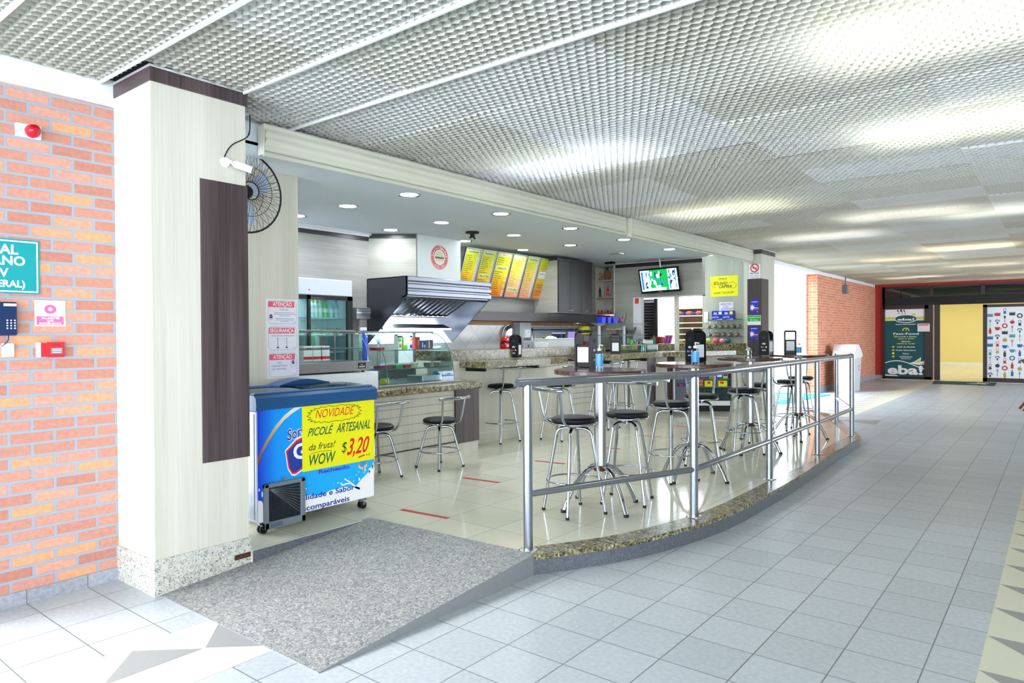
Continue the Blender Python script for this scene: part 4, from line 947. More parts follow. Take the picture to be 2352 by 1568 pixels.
for k in range(3):
    a0 = 2 * PI * k / 3 + .55; vs = []
    for q in range(7):
        u = q / 6; r = R_ * (.15 + .68 * u); wd = .26 + .22 * math.sin(PI * min(1, u * .9 + .1)); 
        for sg in (-1, 1):
            a = a0 + sg * wd * (1 if sg < 0 else .9); vs.append((ax - .02 + sg * .018, fc.y + r * math.cos(a), fc.z + r * math.sin(a)))
    mb_ = MB(); mb_.add(vs, [(2 * q, 2 * q + 2, 2 * q + 3, 2 * q + 1) for q in range(6)], BL, True); mb_.add([(v[0] - .003, v[1], v[2]) for v in vs], [(2 * q, 2 * q + 1, 2 * q + 3, 2 * q + 2) for q in range(6)], BL, True); mb_.build('blade', fan)
MB().lathe([(0, .05), (.03, .05), (.05, .02), (.055, -.06), (.07, -.08), (.065, -.2), (0, -.21)], tuple(fc), BLACK, 20, 'X').build('motor', fan)
MB().tube([(ax - .18, fc.y, fc.z), (ax - .27, fc.y, fc.z - .05), (nx_ + .005, fc.y, fc.z - .05)], .018, BLACK, 10).box(nx_, fc.y - .05, fc.z - .13, nx_ + .02, fc.y + .05, fc.z + .03, BLACK).build('wall_bracket', fan)
# ---- security camera on the pillar
cp = planeX(-3.957); a, z = cp(517, 372); b2, z2 = cp(552, 385)
sc_ = thing('security_camera', 'white bullet security camera on the cream pillar', 'camera', (-3.957, a, z), world=True)
MB().lathe([(0, .022), (.022, .022), (.03, .012), (.032, 0)], (-3.957, a, z), WHITEP, 20, 'X').build('mount', sc_)
d_ = Vector((.06, .09, -.035)).normalized(); o_ = Vector((-3.925, a, z)); m = MB(); m.tube([o_, o_ + Vector((.015, .02, -.005))], .012, WHITEP, 12)
o2 = o_ + Vector((.01, .025, -.008)); m.tube([o2, o2 + d_ * .02, o2 + d_ * .10, o2 + d_ * .115], [.014, .024, .022, .021], WHITEP, 16); m.build('camera_body', sc_)
MB().tube([o2 + d_ * .1152, o2 + d_ * .118], .015, BLACK, 14).build('lens', sc_)
pts = [PX(x, y, -3.945) for x, y in ((515, 362), (522, 345), (535, 330), (555, 322), (568, 312), (577, 300), (577, 262))]
for q in range(4, 7): pts[q].y = max(pts[q].y, 2.365); pts[q].x = -3.96
MB().tube(arc_pts([tuple(p_) for p_ in pts], 3), .0035, BLACK, 6).build('cable', sc_)
# ---- roller shutters (cream fabric rolls under the ceiling edge)
def roller(label, yA, yB, zlo, x, r):
    t = thing('roller_shutter', label, 'roller blind', (x, yA, zlo), world=True, group='rolled cream fabric blinds along the snack bar front')
    prof = []
    for k in range(13):
        a = -PI / 2 + PI * k / 12; prof.append((x + .008 + .055 * math.cos(a) if k < 9 else x + .03 - .03 * (k - 8) / 4, lerp(zlo + .035, 2.985, k / 12)))
    prof = [(x - .045, 2.94), (x - .045, zlo + .035)] + [(x + .02 + .022 * math.sin(PI * k / 10) + .010 * math.sin(k * 2.1), lerp(zlo + .04, 2.94, k / 10)) for k in range(11)]
    ny = int((yB - yA) / .25) + 1; vs = []; n = len(prof)
    for j in range(ny + 1):
        yy = lerp(yA, yB, j / ny)
        for i, (px_, pz_) in enumerate(prof): vs.append((px_ + (.004 * math.sin(yy * 5.3 + i * .9) + .003 * math.sin(yy * 13 + i * 1.7) if i > 2 else 0), yy, pz_))
    fs = [(j * n + i, j * n + (i + 1) % n, (j + 1) * n + (i + 1) % n, (j + 1) * n + i) for j in range(ny) for i in range(n)]
    m = MB(); m.add(vs, fs, CREAM, True); m.add(vs[:n], [tuple(range(n))], CREAM); m.add(vs[-n:], [tuple(range(n))[::-1]], CREAM); m.build('fabric_roll', t)
    MB().tube([(x + .012, yA, zlo + .018), (x + .012, yB, zlo + .018)], .018, pm('bar sleeve', (.84, .84, .78), .5), 12).build('bottom_bar', t)
    for yy in (yA - .012, yB + .002): MB().box(x - .04, yy, zlo + .01, x + .036, yy + .006, 2.93, CREAM).build('end_plate', t)
    return t
roller('long cream fabric roll nearest the camera, under the ceiling edge', 2.74, 7.86, 2.712, -4.40, .1)
roller('cream fabric roll at the far end, ending at the far pillar', 7.94, 12.40, 2.690, -4.36, .11)
# ---- things on the near brick wall
W = planeX(WX)
def wallbox(name, label, cat, c, mat, th, bev=.004):
    (a0, b1), (a1, b0) = W(*c[0]), W(*c[1])
    t = thing(name, label, cat, (WX, a0, b0), world=True); MB().box(WX, a0, b0, WX + th, a1, b1, mat, bev).build('board' if th < .02 else 'housing', t)
    return t, a0, a1, b0, b1
t, a0, a1, b0, b1 = wallbox('wall_sign', 'teal sign with white capitals on brick wall, cut by the frame', 'sign', ((90, 554), (90, 554)), TEAL, .006, 0) if False else (None,) * 5
sa1 = W(90, 615)[0]; sz1 = (W(90, 554)[1]); sz0 = W(90, 676)[1]; sa0 = sa1 - .62
t = thing('wall_sign', 'teal sign with white capitals on the near brick wall', 'sign', (WX, sa0, sz0), world=True)
TSIGN = pm('teal sign board', (0.0, 0.60, 0.62), .4)
MB().box(WX, sa0, sz0, WX + .006, sa1, sz1, TSIGN).build('board', t)
pr = prX(WX + .0063); pr.frame(sa0 + .008, sz0 + .008, sa1 - .008, sz1 - .008, .007, I_WHT, 1)
V_ = planeX(WX + .007)
for s_, xr, yb, h_, in (('TERMINAL', 42, 584, 21), ('EXTERNO', 58, 610, 20), ('V', 20, 635, 19), ('(GERAL)', 58, 660, 15)):
    a, b = V_(xr, yb); hh = V_(xr, yb - h_)[1] - b; pr.text(s_, a, b, hh, I_WHT, 1, align='R', bold=.03)
pr.build('lettering', t)
t, a0, a1, b0, b1 = wallbox('fire_alarm_sign', 'small white and pink ALARME DE INCÊNDIO sign', 'sign', ((79, 689), (150, 749)), PAPER, .004, 0)
pr = prX(WX + .0043); w_, h_ = a1 - a0, b1 - b0; PK = ink('faded pink', (.96, .42, .62))
pr.frame(a0 + .05 * w_, b0 + .05 * h_, a1 - .06 * w_, b1 - .05 * h_, .0015, PK, 1); pr.rect(a0 + .06 * w_, b0 + .06 * h_, a1 - .07 * w_, b0 + .38 * h_, PK, 1)
pr.disc(a0 + .5 * w_, b0 + .66 * h_, .2 * w_, PK, 1, .18 * h_); pr.disc(a0 + .5 * w_, b0 + .66 * h_, .07 * w_, I_WHT, 2, .07 * h_)
for s_, q, ww in (('ALARME', .28, .6), ('DE', .18, .2), ('INCÊNDIO', .07, .72)): pr.text(s_, a0 + .5 * w_, b0 + q * h_, .010, I_WHT, 2, width=ww * w_, bold=.03)
pr.build('lettering', t)
t, a0, a1, b0, b1 = wallbox('alarm_call_point', 'small red fire call box on the near brick wall', 'alarm', ((87, 786), (144, 819)), pm('call box red', (.88, .12, .2), .4), .035)
MB().box(WX, a0 - .012, b0, WX + .034, a0 + .035, b1, WHITEP, .003).build('side_cover', t)
pr = prX(WX + .0353); w_, h_ = a1 - a0, b1 - b0; pr.text('FOGO', a0 + .65 * w_, b1 - .24 * h_, .009, I_BLK, 1, width=.3 * w_); pr.rect(a0 + .42 * w_, b0 + .22 * h_, a1 - .10 * w_, b0 + .62 * h_, I_GREY, 1)
for q in (.52, .42, .30): pr.rect(a0 + .48 * w_, b0 + q * h_, a1 - .16 * w_, b0 + (q + .04) * h_, I_WHT, 2)
pr.build('lettering', t)
t, a0, a1, b0, b1 = wallbox('alarm_siren', 'white and red siren high on the near brick wall', 'alarm', ((33, 281), (93, 323)), WHITEP, .02)
MB().lathe([(.036, 0), (.036, .02), (.030, .045), (.012, .058), (0, .058)], (WX + .02, lerp(a0, a1, .62), lerp(b0, b1, .5)), pm('siren red', (.75, .02, .15), .15), 20, 'X').build('red_lens', t)
a0 = W(33, 695)[0] - .12; a1 = W(34, 700)[0]; b1 = W(20, 694)[1]; b0 = W(20, 770)[1]
t = thing('wall_phone', 'dark blue wall telephone with keypad at the frame edge', 'telephone', (WX, a0, b0), world=True)
NB = pm('phone navy', (.06, .16, .34), .3); MB().box(WX, a0, b0, WX + .04, a1, b1, NB, .006).build('housing', t)
m = MB(); 
for i in range(3):
    for j in range(4): m.sphere((WX + .041, a1 - .012 - .017 * i, b0 + .038 + .014 * j), .0045, WHITEP, 8, 5)
m.build('keypad', t); MB().box(WX + .0402, a1 - .062, b1 - .022, WX + .042, a1 - .004, b1 - .008, WHITEP).build('display', t)
MB().tube(arc_pts([(WX + .02, a1 - .035, b0), (WX + .03, a1 - .04, b0 - .03), (WX + .03, a1 - .07, b0 - .06)], 5), .002, BLACK, 6).build('cord', t)
t, a0, a1, b0, b1 = wallbox('junction_box', 'plain white junction box below the wall telephone', 'box', ((2, 788), (30, 819)), WHITEP, .025)
# ================================================================ COUNTERS
KICK = WOODL
c1 = thing('front_counter', 'low wood panelled counter with thick granite top, left of the snack bar', 'counter', (-5.28, 3.40, PZ0), world=True)
GROOVE = pm('panel groove', (.45, .42, .36), .8)
MB().box(-5.95, 3.37, .27, -5.285, 5.62, .852, WOODL).build('panel', c1)
m = MB()
for z in (.345, .435, .525, .615, .70, .785): m.box(-5.2865, 3.37, z, -5.2838, 5.615, z + .004, GROOVE)
m.build('groove_lines', c1)
MB().box(-5.95, 3.37, PZ0, -5.272, 6.0, .262, WOODL).box(-5.95, 3.37, .258, -5.268, 5.9, .264, GROOVE).build('plinth', c1)
MB().box(-5.95, 5.62, .24, -5.262, 6.01, .852, WOODD).build('end_panel', c1)
tp_ = MB().box(-6.0, 3.37, .852, -5.13, 5.925, .925, GRAN, .012).build('granite_top', c1)
# bar counter (one continuous fitted run with two tiers)
cb = thing('bar_counter', 'long two tier granite topped bar counter with pale wood front', 'counter', (-5.60, 6.0, PZ0), world=True)
low = [(-5.60, 6.01), (-5.555, 6.9), (-5.60, 7.5), (-5.63, 8.0), (-5.60, 9.3), (-5.52, 10.9), (-5.36, 11.02), (-4.52, 11.95), (-4.52, 12.44), (-4.9, 12.44), (-6.1, 11.25), (-6.1, 6.01)]
MB().prism(low, .25, 1.06, WOODL).build('front_panel', cb)
m = MB()
for i in range(3, 5):
    a, b = low[i], low[i + 1]
    for z in (.42, .50, .58, .66, .74, .82, .90):
        if i == 3: m.prism([(a[0], 8.5), (b[0], 9.3), (b[0] + .003, 9.3), (a[0] + .018, 8.5)], z, z + .004, GROOVE)
m.build('groove_lines', cb)
kick = [(x + .012, y) for x, y in low[:9]] + low[9:]
MB().prism(kick, PZ0, .245, WOODL).prism([(x + .002, y) for x, y in kick[:9]] + low[9:], .243, .25, WHITE).build('plinth', cb)
m = MB(); m.box(-5.575, 10.05, .25, -5.555, 10.10, 1.05, WOODD); m.build('dark_strip', cb)
m = MB(); m.prism([(-5.545, 10.55), (-5.50, 10.92), (-5.34, 11.04), (-5.25, 11.14), (-5.30, 11.2), (-5.6, 11.0), (-5.6, 10.55)], .2, 1.06, WOODD); m.build('dark_panel', cb)
MB().prism([(-5.18, 6.03), (-5.15, 6.6), (-5.16, 7.3), (-5.22, 7.78), (-5.58, 7.78), (-5.58, 6.03)], 1.065, 1.14, GRAN).build('granite_ledge', cb)
MB().prism([(-4.97, 8.42), (-5.02, 10.2), (-4.74, 10.65), (-4.40, 11.75), (-4.46, 12.44), (-4.9, 12.44), (-6.02, 11.2), (-6.02, 9.43), (-5.58, 9.43), (-5.58, 8.42)], 1.08, 1.155, GRAN).build('granite_ledge', cb)
MB().prism([(-5.60, 5.9), (-5.59, 7.0), (-5.60, 9.40), (-6.2, 9.40), (-6.2, 5.9)], 1.142, 1.262, GRAN).build('granite_top', cb)
MB().prism([(-6.02, 10.9), (-4.47, 12.30), (-4.47, 12.44), (-5.1, 12.44), (-6.4, 11.25)], 1.157, 1.272, GRAN).build('granite_top', cb)
MB().box(-5.95, 5.93, .926, -5.60, 6.33, 1.142, WOODL).build('riser_panel', cb)
m = MB()
for x, y in ((-5.3, 6.15), (-5.3, 7.2), (-5.1, 8.7), (-5.15, 9.9)): m.box(-5.6, y, 1.02, x, y + .04, 1.064 if y < 8 else 1.079, BLACKM)
m.build('ledge_bracket', cb)
MB().tube([(-5.3, 6.3 + .2 * k, 1.055 - .035 * math.sin(PI * k / 8)) for k in range(9)], .003, BLACK, 5).build('cable', cb)
# ---- heated food display on the white box
wb = thing('white_box', 'long white box under the steel food warmer', 'box', (-5.30, 3.4, .926), world=True)
MB().box(-5.85, 3.40, .926, -5.28, 4.53, 1.098, WHITEP, .004).build('housing', wb)
fwm = thing('food_warmer', 'steel food warmer with curved glass front beside the wall', 'food warmer', (-5.3, 3.45, 1.10), world=True)
wy0, wy1, wx = 3.42, 4.42, -5.27
MB().box(-5.80, wy0, 1.112, wx, wy1, 1.205, STEELF, .004).build('steel_base', fwm)
m = MB()
for x in (-5.75, -5.32):
    for y in (3.5, 4.37): m.lathe([(.015, 0), (.015, .014)], (x, y, 1.0985), BLACK, 10)
m.build('foot', fwm)
def curve_glass(name, par, xa, xb, z0, z1, ya_, yb_, mt, edge=GEDGE, n=14):
    """curved front pane (quarter ellipse from the front foot back to the top) with its two side panes"""
    pts = [(xb + (xa - xb) * math.cos(q * PI / 2 / n) ** .9 if q < n else xb, z0 + (z1 - z0) * math.sin(q * PI / 2 / n)) for q in range(n + 1)]
    m = MB(); vs = []
    for x, z in pts: vs += [(x, ya_, z), (x, yb_, z)]
    m.add(vs, [(2 * q, 2 * q + 1, 2 * q + 3, 2 * q + 2) for q in range(n)], mt, True); m.build('curved_glass', par)
    for y in (ya_, yb_):
        m = MB(); m.add([(x, y, z) for x, z in pts] + [(xb - .10, y, z1), (xb - .10, y, z0)], [tuple(range(n + 3))], mt); 
        m.tube([(x, y, z) for x, z in pts], .0035, edge, 6); m.build('side_glass', par)
    return pts
curve_glass('x', fwm, wx - .01, -5.50, 1.205, 1.485, wy0 + .01, wy1 - .02, GLASS, CHROME)
MB().box(-5.80, wy0, 1.485, -5.48, wy1 - .01, 1.505, STEELF, .003).box(-5.80, wy0, 1.205, -5.79, wy0 + .02, 1.49, STEELF).box(-5.80, wy1 - .03, 1.205, -5.79, wy1 - .01, 1.49, STEELF).build('steel_frame', fwm)
MB().box(-5.78, wy0 + .02, 1.325, -5.34, wy1 - .03, 1.331, GLASSG).tube([(-5.34, wy0 + .02, 1.328), (-5.34, wy1 - .03, 1.328)], .006, STEELD, 6).build('shelf', fwm)
pr = prX(wx + .0005); W2 = planeX(wx); a0, b1 = W2(822, 833); a1, b0 = W2(840, 845)
pr.rect(a0, b0, a1, b1, I_BLK, 1); pr.poly([(lerp(a0, a1, .4), lerp(b0, b1, .55)), (lerp(a0, a1, .6), lerp(b0, b1, .55)), (lerp(a0, a1, .65), lerp(b0, b1, .85)), (lerp(a0, a1, .5), lerp(b0, b1, .68)), (lerp(a0, a1, .35), lerp(b0, b1, .85))], I_GOLD, 2)
for q in (.2, .36): pr.rect(lerp(a0, a1, .12), lerp(b0, b1, q), lerp(a0, a1, .88), lerp(b0, b1, q + .07), I_WHT, 2)
pr.build('maker_plate', fwm)
# ---- curved glass display case
dc = thing('display_case', 'refrigerated display case with curved green edged glass', 'display case', (-5.4, 4.7, .926), world=True)
dy0, dy1, dxa, dxb = 4.72, 5.70, -5.36, -5.72
MB().box(-6.1, 4.60, .926, -5.34, 5.80, .945, STEELF, .003).build('steel_base', dc)
curve_glass('x', dc, dxa, dxb, .945, 1.475, dy0, dy1, GLASSG)
MB().box(-5.98, dy0 - .12, 1.475, -5.66, dy1 - .02, 1.492, STEELD, .002).box(-5.99, dy0, .945, -5.975, dy0 + .03, 1.48, STEELD).box(-5.99, dy1 - .03, .945, -5.975, dy1, 1.48, STEELD).build('top_frame', dc)
for z, xf in ((1.287, -5.50), (1.092, -5.42)): MB().box(-5.97, dy0 + .01, z, xf, dy1 - .01, z + .007, GLASSG).tube([(xf, dy0 + .01, z + .0035), (xf, dy1 - .01, z + .0035)], .0035, GEDGE, 6).build('glass_shelf', dc)
m = MB()
for y in (4.86, 5.12, 5.38): m.box(-5.99, y, .95, -5.985, y + .05, 1.47, STEELD)
m.build('rear_rail', dc)
MB().box(-5.95, dy0 + .2, 1.462, -5.75, dy1 - .3, 1.474, pm('case light', (1, 1, 1), .5, emit=(.9, 1, 1), es=3)).build('light_tube', dc)
area('case_lamp', (-5.85, 5.2, 1.455), .8, .10, 2.0, (.75, .96, 1), parent=None)
# items in the case
def item(name, label, cat, px, py, x, w_, d_, h_, mat, group=None, z=None, print_=None, kind='box', lid=None):
    v_ = PX(px, py, x); z = v_.z if z is None else z; t = thing(name, label, cat, (x, v_.y, z), 0, group)
    if kind == 'box': MB().box(-d_ / 2, -w_ / 2, 0, d_ / 2, w_ / 2, h_, mat, .0015).build('carton' if 'box' not in name else 'body', t)
    else: MB().lathe([(0, 0), (w_ * .42, 0), (w_ * .5, h_), (0, h_)], (0, 0, 0), mat, 16).build('body', t)
    if lid: MB().lathe([(0, h_ + .006), (w_ * .53, h_ + .006), (w_ * .54, h_ - .006)], (0, 0, 0), lid, 16).build('lid', t)
    if print_:
        pr = Print((d_ / 2 + .0003, -w_ / 2, 0), *FX)
        for a0, b0, a1, b1, m_ in print_: pr.rect(a0 * w_, b0 * h_, a1 * w_, b1 * h_, m_, 1)
        pr.build('printed_label', t)
    return t
GB = 'drink cartons on the upper glass shelf'
WG = [(0, .88, 1, 1, I_GRN), (.2, .6, .8, .75, I_LGRN), (.35, .15, .9, .4, I_ORNG)]
item('juice_carton', 'white and green juice carton, first on the upper case shelf', 'carton', 914, 805, -5.62, .062, .06, .15, I_WHT, GB, 1.295, WG)
item('juice_carton', 'green juice carton with yellow mark on the upper case shelf', 'carton', 926, 805, -5.62, .058, .06, .15, I_LGRN, GB, 1.295, [(0, .88, 1, 1, I_GRN), (.3, .3, .7, .8, I_YEL)])
item('juice_carton', 'white juice carton with purple fruit on the upper case shelf', 'carton', 938, 805, -5.62, .062, .06, .15, I_WHT, GB, 1.295, [(0, .88, 1, 1, I_GRN), (.3, .62, .9, .78, I_LGRN), (.45, .1, .95, .35, I_VIO)])
item('juice_carton', 'red drink carton on the upper case shelf', 'carton', 955, 805, -5.62, .07, .06, .135, pm('carton red', (.90, .25, .25), .5), GB, 1.295, [(.45, .3, .9, .8, I_ORNG)])
item('juice_carton', 'short blue drink carton on the upper case shelf', 'carton', 970, 805, -5.62, .075, .05, .095, pm('carton blue', (.15, .35, .8), .5), GB, 1.295, [(.1, .2, .35, .8, I_WHT), (.5, .2, .9, .5, I_YEL)])
item('juice_carton', 'short brown and white drink carton, last on the upper case shelf', 'carton', 986, 804, -5.62, .075, .05, .10, pm('carton plum', (.55, .32, .40), .5), GB, 1.295, [(0, .1, .3, .9, I_WHT)])
GT = 'dessert tubs on the lower glass shelf'
item('dessert_tub', 'cream dessert tub with white lid on the lower case shelf', 'tub', 952, 845, -5.55, .085, .085, .05, pm('cream dessert', (.93, .86, .68), .5), GT, 1.10, kind='r', lid=WHITEP)
item('dessert_tub', 'layered chocolate dessert tub, middle of the lower case shelf', 'tub', 981, 845, -5.55, .085, .085, .05, pm('layered dessert', (.40, .30, .22), .5), GT, 1.10, kind='r', lid=WHITEP)
item('dessert_tub', 'layered chocolate dessert tub, last on the lower case shelf', 'tub', 1003, 843, -5.55, .08, .085, .05, pm('layered dessert', (.40, .30, .22), .5), GT, 1.10, kind='r', lid=WHITEP)
for q, (px, c_, lab) in enumerate(((880, (.85, .3, .5), 'pink sweets in a clear tray, first on the lower case shelf'), (910, (.35, .8, .45), 'green sweets in a clear tray on the lower case shelf'), (930, (.85, .3, .35), 'red sweets in a small clear tray on the lower case shelf'))):
    t = item('sweets_tray', lab, 'tray', px, 845, -5.55, (.17, .10, .08)[q], .10, .035, pm('sweets %d' % q, c_, .5, noise=.3, nscale=60), 'clear trays of sweets in the display case', 1.10)
    MB().box(-.055, -(.17, .10, .08)[q] / 2 - .005, .001, .055, (.17, .10, .08)[q] / 2 + .005, .055, CLEARP).build('clear_cover', t)
t = item('red_tray', 'red tray of wrapped snacks on the upper case shelf', 'tray', 866, 801, -5.60, .12, .10, .03, pm('red tray', (.88, .12, .15), .5), None, 1.295)
item('steel_pan', 'steel pan on the floor of the display case', 'pan', 975, 872, -5.60, .30, .25, .06, STEEL, None, .946)
item('plastic_crate', 'clear blue plastic box on the right floor of the display case', 'box', 1018, 868, -5.60, .17, .16, .09, pm('blue tub', (.35, .6, .85), .35), None, .946)
item('price_card', 'yellow and white card lying in the case', 'card', 884, 872, -5.50, .12, .004, .06, I_YEL, None, .946, [(.5, .3, .9, .8, I_WHT)])
item('white_bin', 'white plastic container behind the right end of the glass case', 'container', 1018, 830, -6.05, .30, .15, .30, WHITEP, None, .926)
# ---- white refrigerator with sliding glass doors
rf = thing('drinks_fridge', 'white upright fridge with black framed sliding glass doors', 'fridge', (-6.6, 4.6, PZ0), world=True)
rx = -6.45; ry0, ry1, rz1 = 4.0, 5.155, 2.085; F_ = planeX(rx)
dy_0, dz1 = F_(680, 676)[0] - .25, F_(748, 679)[1]; dy_1 = F_(808, 681)[0]; dz0 = 1.05
FW = pm('fridge white', (.88, .91, .95), .35)
m = MB(); m.box(KX + .01, ry0, dz1, rx, ry1, rz1, FW, .01); m.box(KX + .01, ry0, PZ0, rx, ry1, dz0, FW, .005); m.box(KX + .01, dy_1, dz0, rx, ry1, dz1, FW); m.box(KX + .01, ry0, dz0, rx, dy_0, dz1, FW); m.box(KX + .01, dy_0, dz0, KX + .03, dy_1, dz1, FW)
m.build('cabinet', rf)
mu = F_(710, 700)[0]
for (a, b, xo) in ((dy_0, mu + .02, 0), (mu - .02, dy_1, .015)):
    m = MB(); x_ = rx - .03 + xo; f_ = .03
    m.box(x_, a, dz1 - .045, x_ + .03, b, dz1, BLACKM); m.box(x_, a, dz0, x_ + .03, b, dz0 + .04, BLACKM); m.box(x_, a, dz0, x_ + .03, a + f_, dz1, BLACKM); m.box(x_, b - (f_ if b < dy_1 - .01 else .075), dz0, x_ + .03, b, dz1, BLACKM)
    d_ = m.build('door', rf); MB().box(x_ + .012, a + f_, dz0 + .04, x_ + .016, b - f_, dz1 - .045, GLASS).build('pane', d_)
for z in (1.655, 1.46, 1.27): MB().box(KX + .04, dy_0 + .01, z - .012, rx - .06, dy_1 - .01, z, WHITEP).build('shelf', rf)
MB().lathe([(0, .003), (.008, .003), (.008, 0)], (rx, F_(710, 665)[0], F_(710, 665)[1]), I_RED, 10, 'X').build('lamp_dot', rf)
area('fridge_lamp', ((rx + KX) / 2 + .1, (dy_0 + dy_1) / 2, dz1 - .02), .8, .2, .8, (.85, 1, 1))
area('fridge_lamp', ((rx + KX) / 2 + .1, (dy_0 + dy_1) / 2, 1.64), .8, .2, .4, (.85, 1, 1))
def drink(px, lab, body, cap, z=1.656, h=.20, r=.031, x=-6.62, g='plastic drink bottles on the top fridge shelf', py=728):
    v_ = PX(px, py, x); t = thing('drink_bottle', lab, 'bottle', (x, v_.y, z), 0, g)
    MB().lathe([(0, 0), (r * .9, 0), (r, .01), (r, h * .55), (r * .9, h * .7), (r * .38, h * .88), (r * .38, h * .93)], (0, 0, 0), body, 16).build('bottle_body', t)
    MB().lathe([(r * 1.02, h * .30), (r * 1.02, h * .52)], (0, 0, 0), I_WHT, 16).build('printed_label', t)
    MB().lathe([(r * .45, h * .92), (r * .45, h), (0, h)], (0, 0, 0), cap, 12).build('cap', t); return t
LGB = pm('green drink', (.45, .85, .5), .1); CLB = pm('clear drink', (.78, .88, .92), .1)
for px, b_, c_, lab in ((716, CLB, I_ORNG, 'clear bottle with orange cap, first behind the fridge mullion'), (725, pm('pale drink', (.80, .90, .85), .1), I_YEL, 'pale bottle with yellow cap, second on the top fridge shelf'), (735, MATS['pale drink'], I_YEL, 'pale bottle with yellow cap, third on the top fridge shelf'),
                        (747, LGB, I_LGRN, 'green bottle with green cap on the top fridge shelf'), (760, CLB, CLB, 'clear water bottle right of the green bottle'), (772, CLB, I_CYAN, 'clear water bottle with blue cap, last on the top fridge shelf')): drink(px, lab, b_, c_)
for k, px in enumerate((723, 731, 744, 752, 759, 766, 774, 781)):
    drink(px, 'small green capped bottle on the second fridge shelf, no. %s from the mullion' % ('one two three four five six seven eight'.split()[k]), pm('pink can', (.85, .75, .75), .3) if k % 2 else LGB, I_GRN, 1.461, .075, .024, g='small bottles on the second fridge shelf', py=758)
# paper cup boxes seen behind the warmer
for k, (px, lab) in enumerate(((700, 'red and white carton behind the warmer, nearest the wall'), (722, 'red and white carton in the middle behind the warmer'), (740, 'red and white carton on the right behind the warmer'))):
    v_ = PX(px, 838, -6.27); t = thing('cup_carton', lab, 'carton', (-6.27, v_.y, 1.1005), 0, 'red and white cartons behind the warmer')
    MB().box(-.06, -.055, 0, .06, .055, .24, I_WHT).build('carton', t); Print((.0603, -.055, 0), *FX).rect(0, .10, .11, .13, I_RED, 1).rect(0, .20, .11, .225, I_RED, 1).build('printed_label', t)
bc = thing('back_worktop', 'plain steel worktop behind the display cases', 'worktop', (-6.3, 3.6, PZ0), world=True)
MB().box(-6.42, 3.40, PZ0, -6.14, 5.85, 1.08, STEELD).box(-6.43, 3.40, 1.08, -6.12, 5.86, 1.10, STEEL).build('worktop', bc)
# ================================================================ HOOD AND DUCT
hd = thing('extractor_hood', 'large stainless extractor hood with ribbed front edge', 'hood', (-6.2, 5.78, 1.34), world=True)
hy0, hy1 = 5.78, 7.335
prof = [(-6.94, 2.172), (-6.20, 2.168), (-6.20, 1.94), (-6.94, 1.34)]
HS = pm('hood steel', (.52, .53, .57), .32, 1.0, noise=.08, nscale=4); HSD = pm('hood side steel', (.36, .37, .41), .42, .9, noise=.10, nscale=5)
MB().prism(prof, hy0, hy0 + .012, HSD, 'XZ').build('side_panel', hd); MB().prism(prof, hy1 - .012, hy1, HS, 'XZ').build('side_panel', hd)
fr = []
for k in range(13):
    z = 2.168 - .228 * k / 12; fr.append((-6.20 + .014 * (1 if (k // 2) % 2 == 0 else 0) , z))
fr = [(-6.20, 2.168), (-6.185, 2.16), (-6.185, 2.118), (-6.20, 2.10), (-6.20, 2.085), (-6.185, 2.07), (-6.185, 2.028), (-6.20, 2.012), (-6.20, 1.998), (-6.185, 1.985), (-6.185, 1.945), (-6.20, 1.935)]
MB().prism(fr + [(-6.225, 1.935), (-6.225, 2.168)], hy0, hy1, HS, 'XZ').build('ribbed_front', hd)
MB().box(-6.94, hy0, 2.160, -6.2, hy1, 2.172, HS).build('top_panel', hd)
MB().prism([(-6.225, 1.945), (-6.225, 1.925), (-6.30, 1.90), (-6.30, 1.915)], hy0, hy1, HS, 'XZ').build('front_gutter', hd)
m = MB(); n = 13
for k in range(n):
    ya_ = hy0 + .03 + (hy1 - hy0 - .30) * k / n; wd = (hy1 - hy0 - .3) / n
    m.add([(-6.30, ya_, 1.925), (-6.30, ya_ + wd * .55, 1.925), (-6.74, ya_ + wd * .55, 1.705), (-6.74, ya_, 1.705)], [(0, 1, 2, 3)], HS)
    m.add([(-6.30, ya_ + wd * .55, 1.925), (-6.30, ya_ + wd, 1.955), (-6.74, ya_ + wd, 1.735), (-6.74, ya_ + wd * .55, 1.705)], [(0, 1, 2, 3)], STEELD)
m.build('grease_filter', hd)
MB().prism([(-6.74, 1.70), (-6.74, 1.735), (-6.80, 1.735), (-6.80, 1.69)], hy0 + .01, hy1 - .30, STEEL, 'XZ').prism([(-6.66, 1.52), (-6.66, 1.545), (-6.82, 1.60), (-6.90, 1.60), (-6.90, 1.575)], hy0 + .01, hy1 - .30, STEEL, 'XZ').build('drip_tray', hd)
MB().box(-6.94, hy0, 1.34, -6.93, hy1, 2.16, STEEL).build('back_panel', hd)
area('hood_lamp', (-6.55, 6.4, 1.62), .9, .06, 3.5, (.75, .92, 1), (0, math.radians(60), 0))
du = thing('duct_casing', 'white duct casing with round snack bar emblem above the hood', 'duct casing', (-6.48, 6.23, 2.172), world=True)
MB().box(-6.94, 6.23, 2.173, -6.49, 7.045, 2.748, pm('duct white', (.84, .86, .85), .45)).build('casing', du)
D_ = planeX(-6.489); pr = prX(-6.4893); ca, cz = D_(1009.5, 591); ra = (D_(1029.5, 591)[0] - D_(989, 591)[0]) / 2; rb = ra * .98
EM = ink('emblem red', (.82, .42, .40)); EMF = ink('emblem deep red', (.74, .14, .28))
pr.ring(ca, cz, ra * .96, ra, ink('emblem rim', (.85, .62, .50)), 1); pr.ring(ca, cz, ra * .62, ra * .93, EM, 1); pr.ring(ca, cz, ra * .62, ra * .93, EMF, 2, 92, 172); pr.ring(ca, cz, ra * .62, ra * .93, EMF, 2, 15, 60)
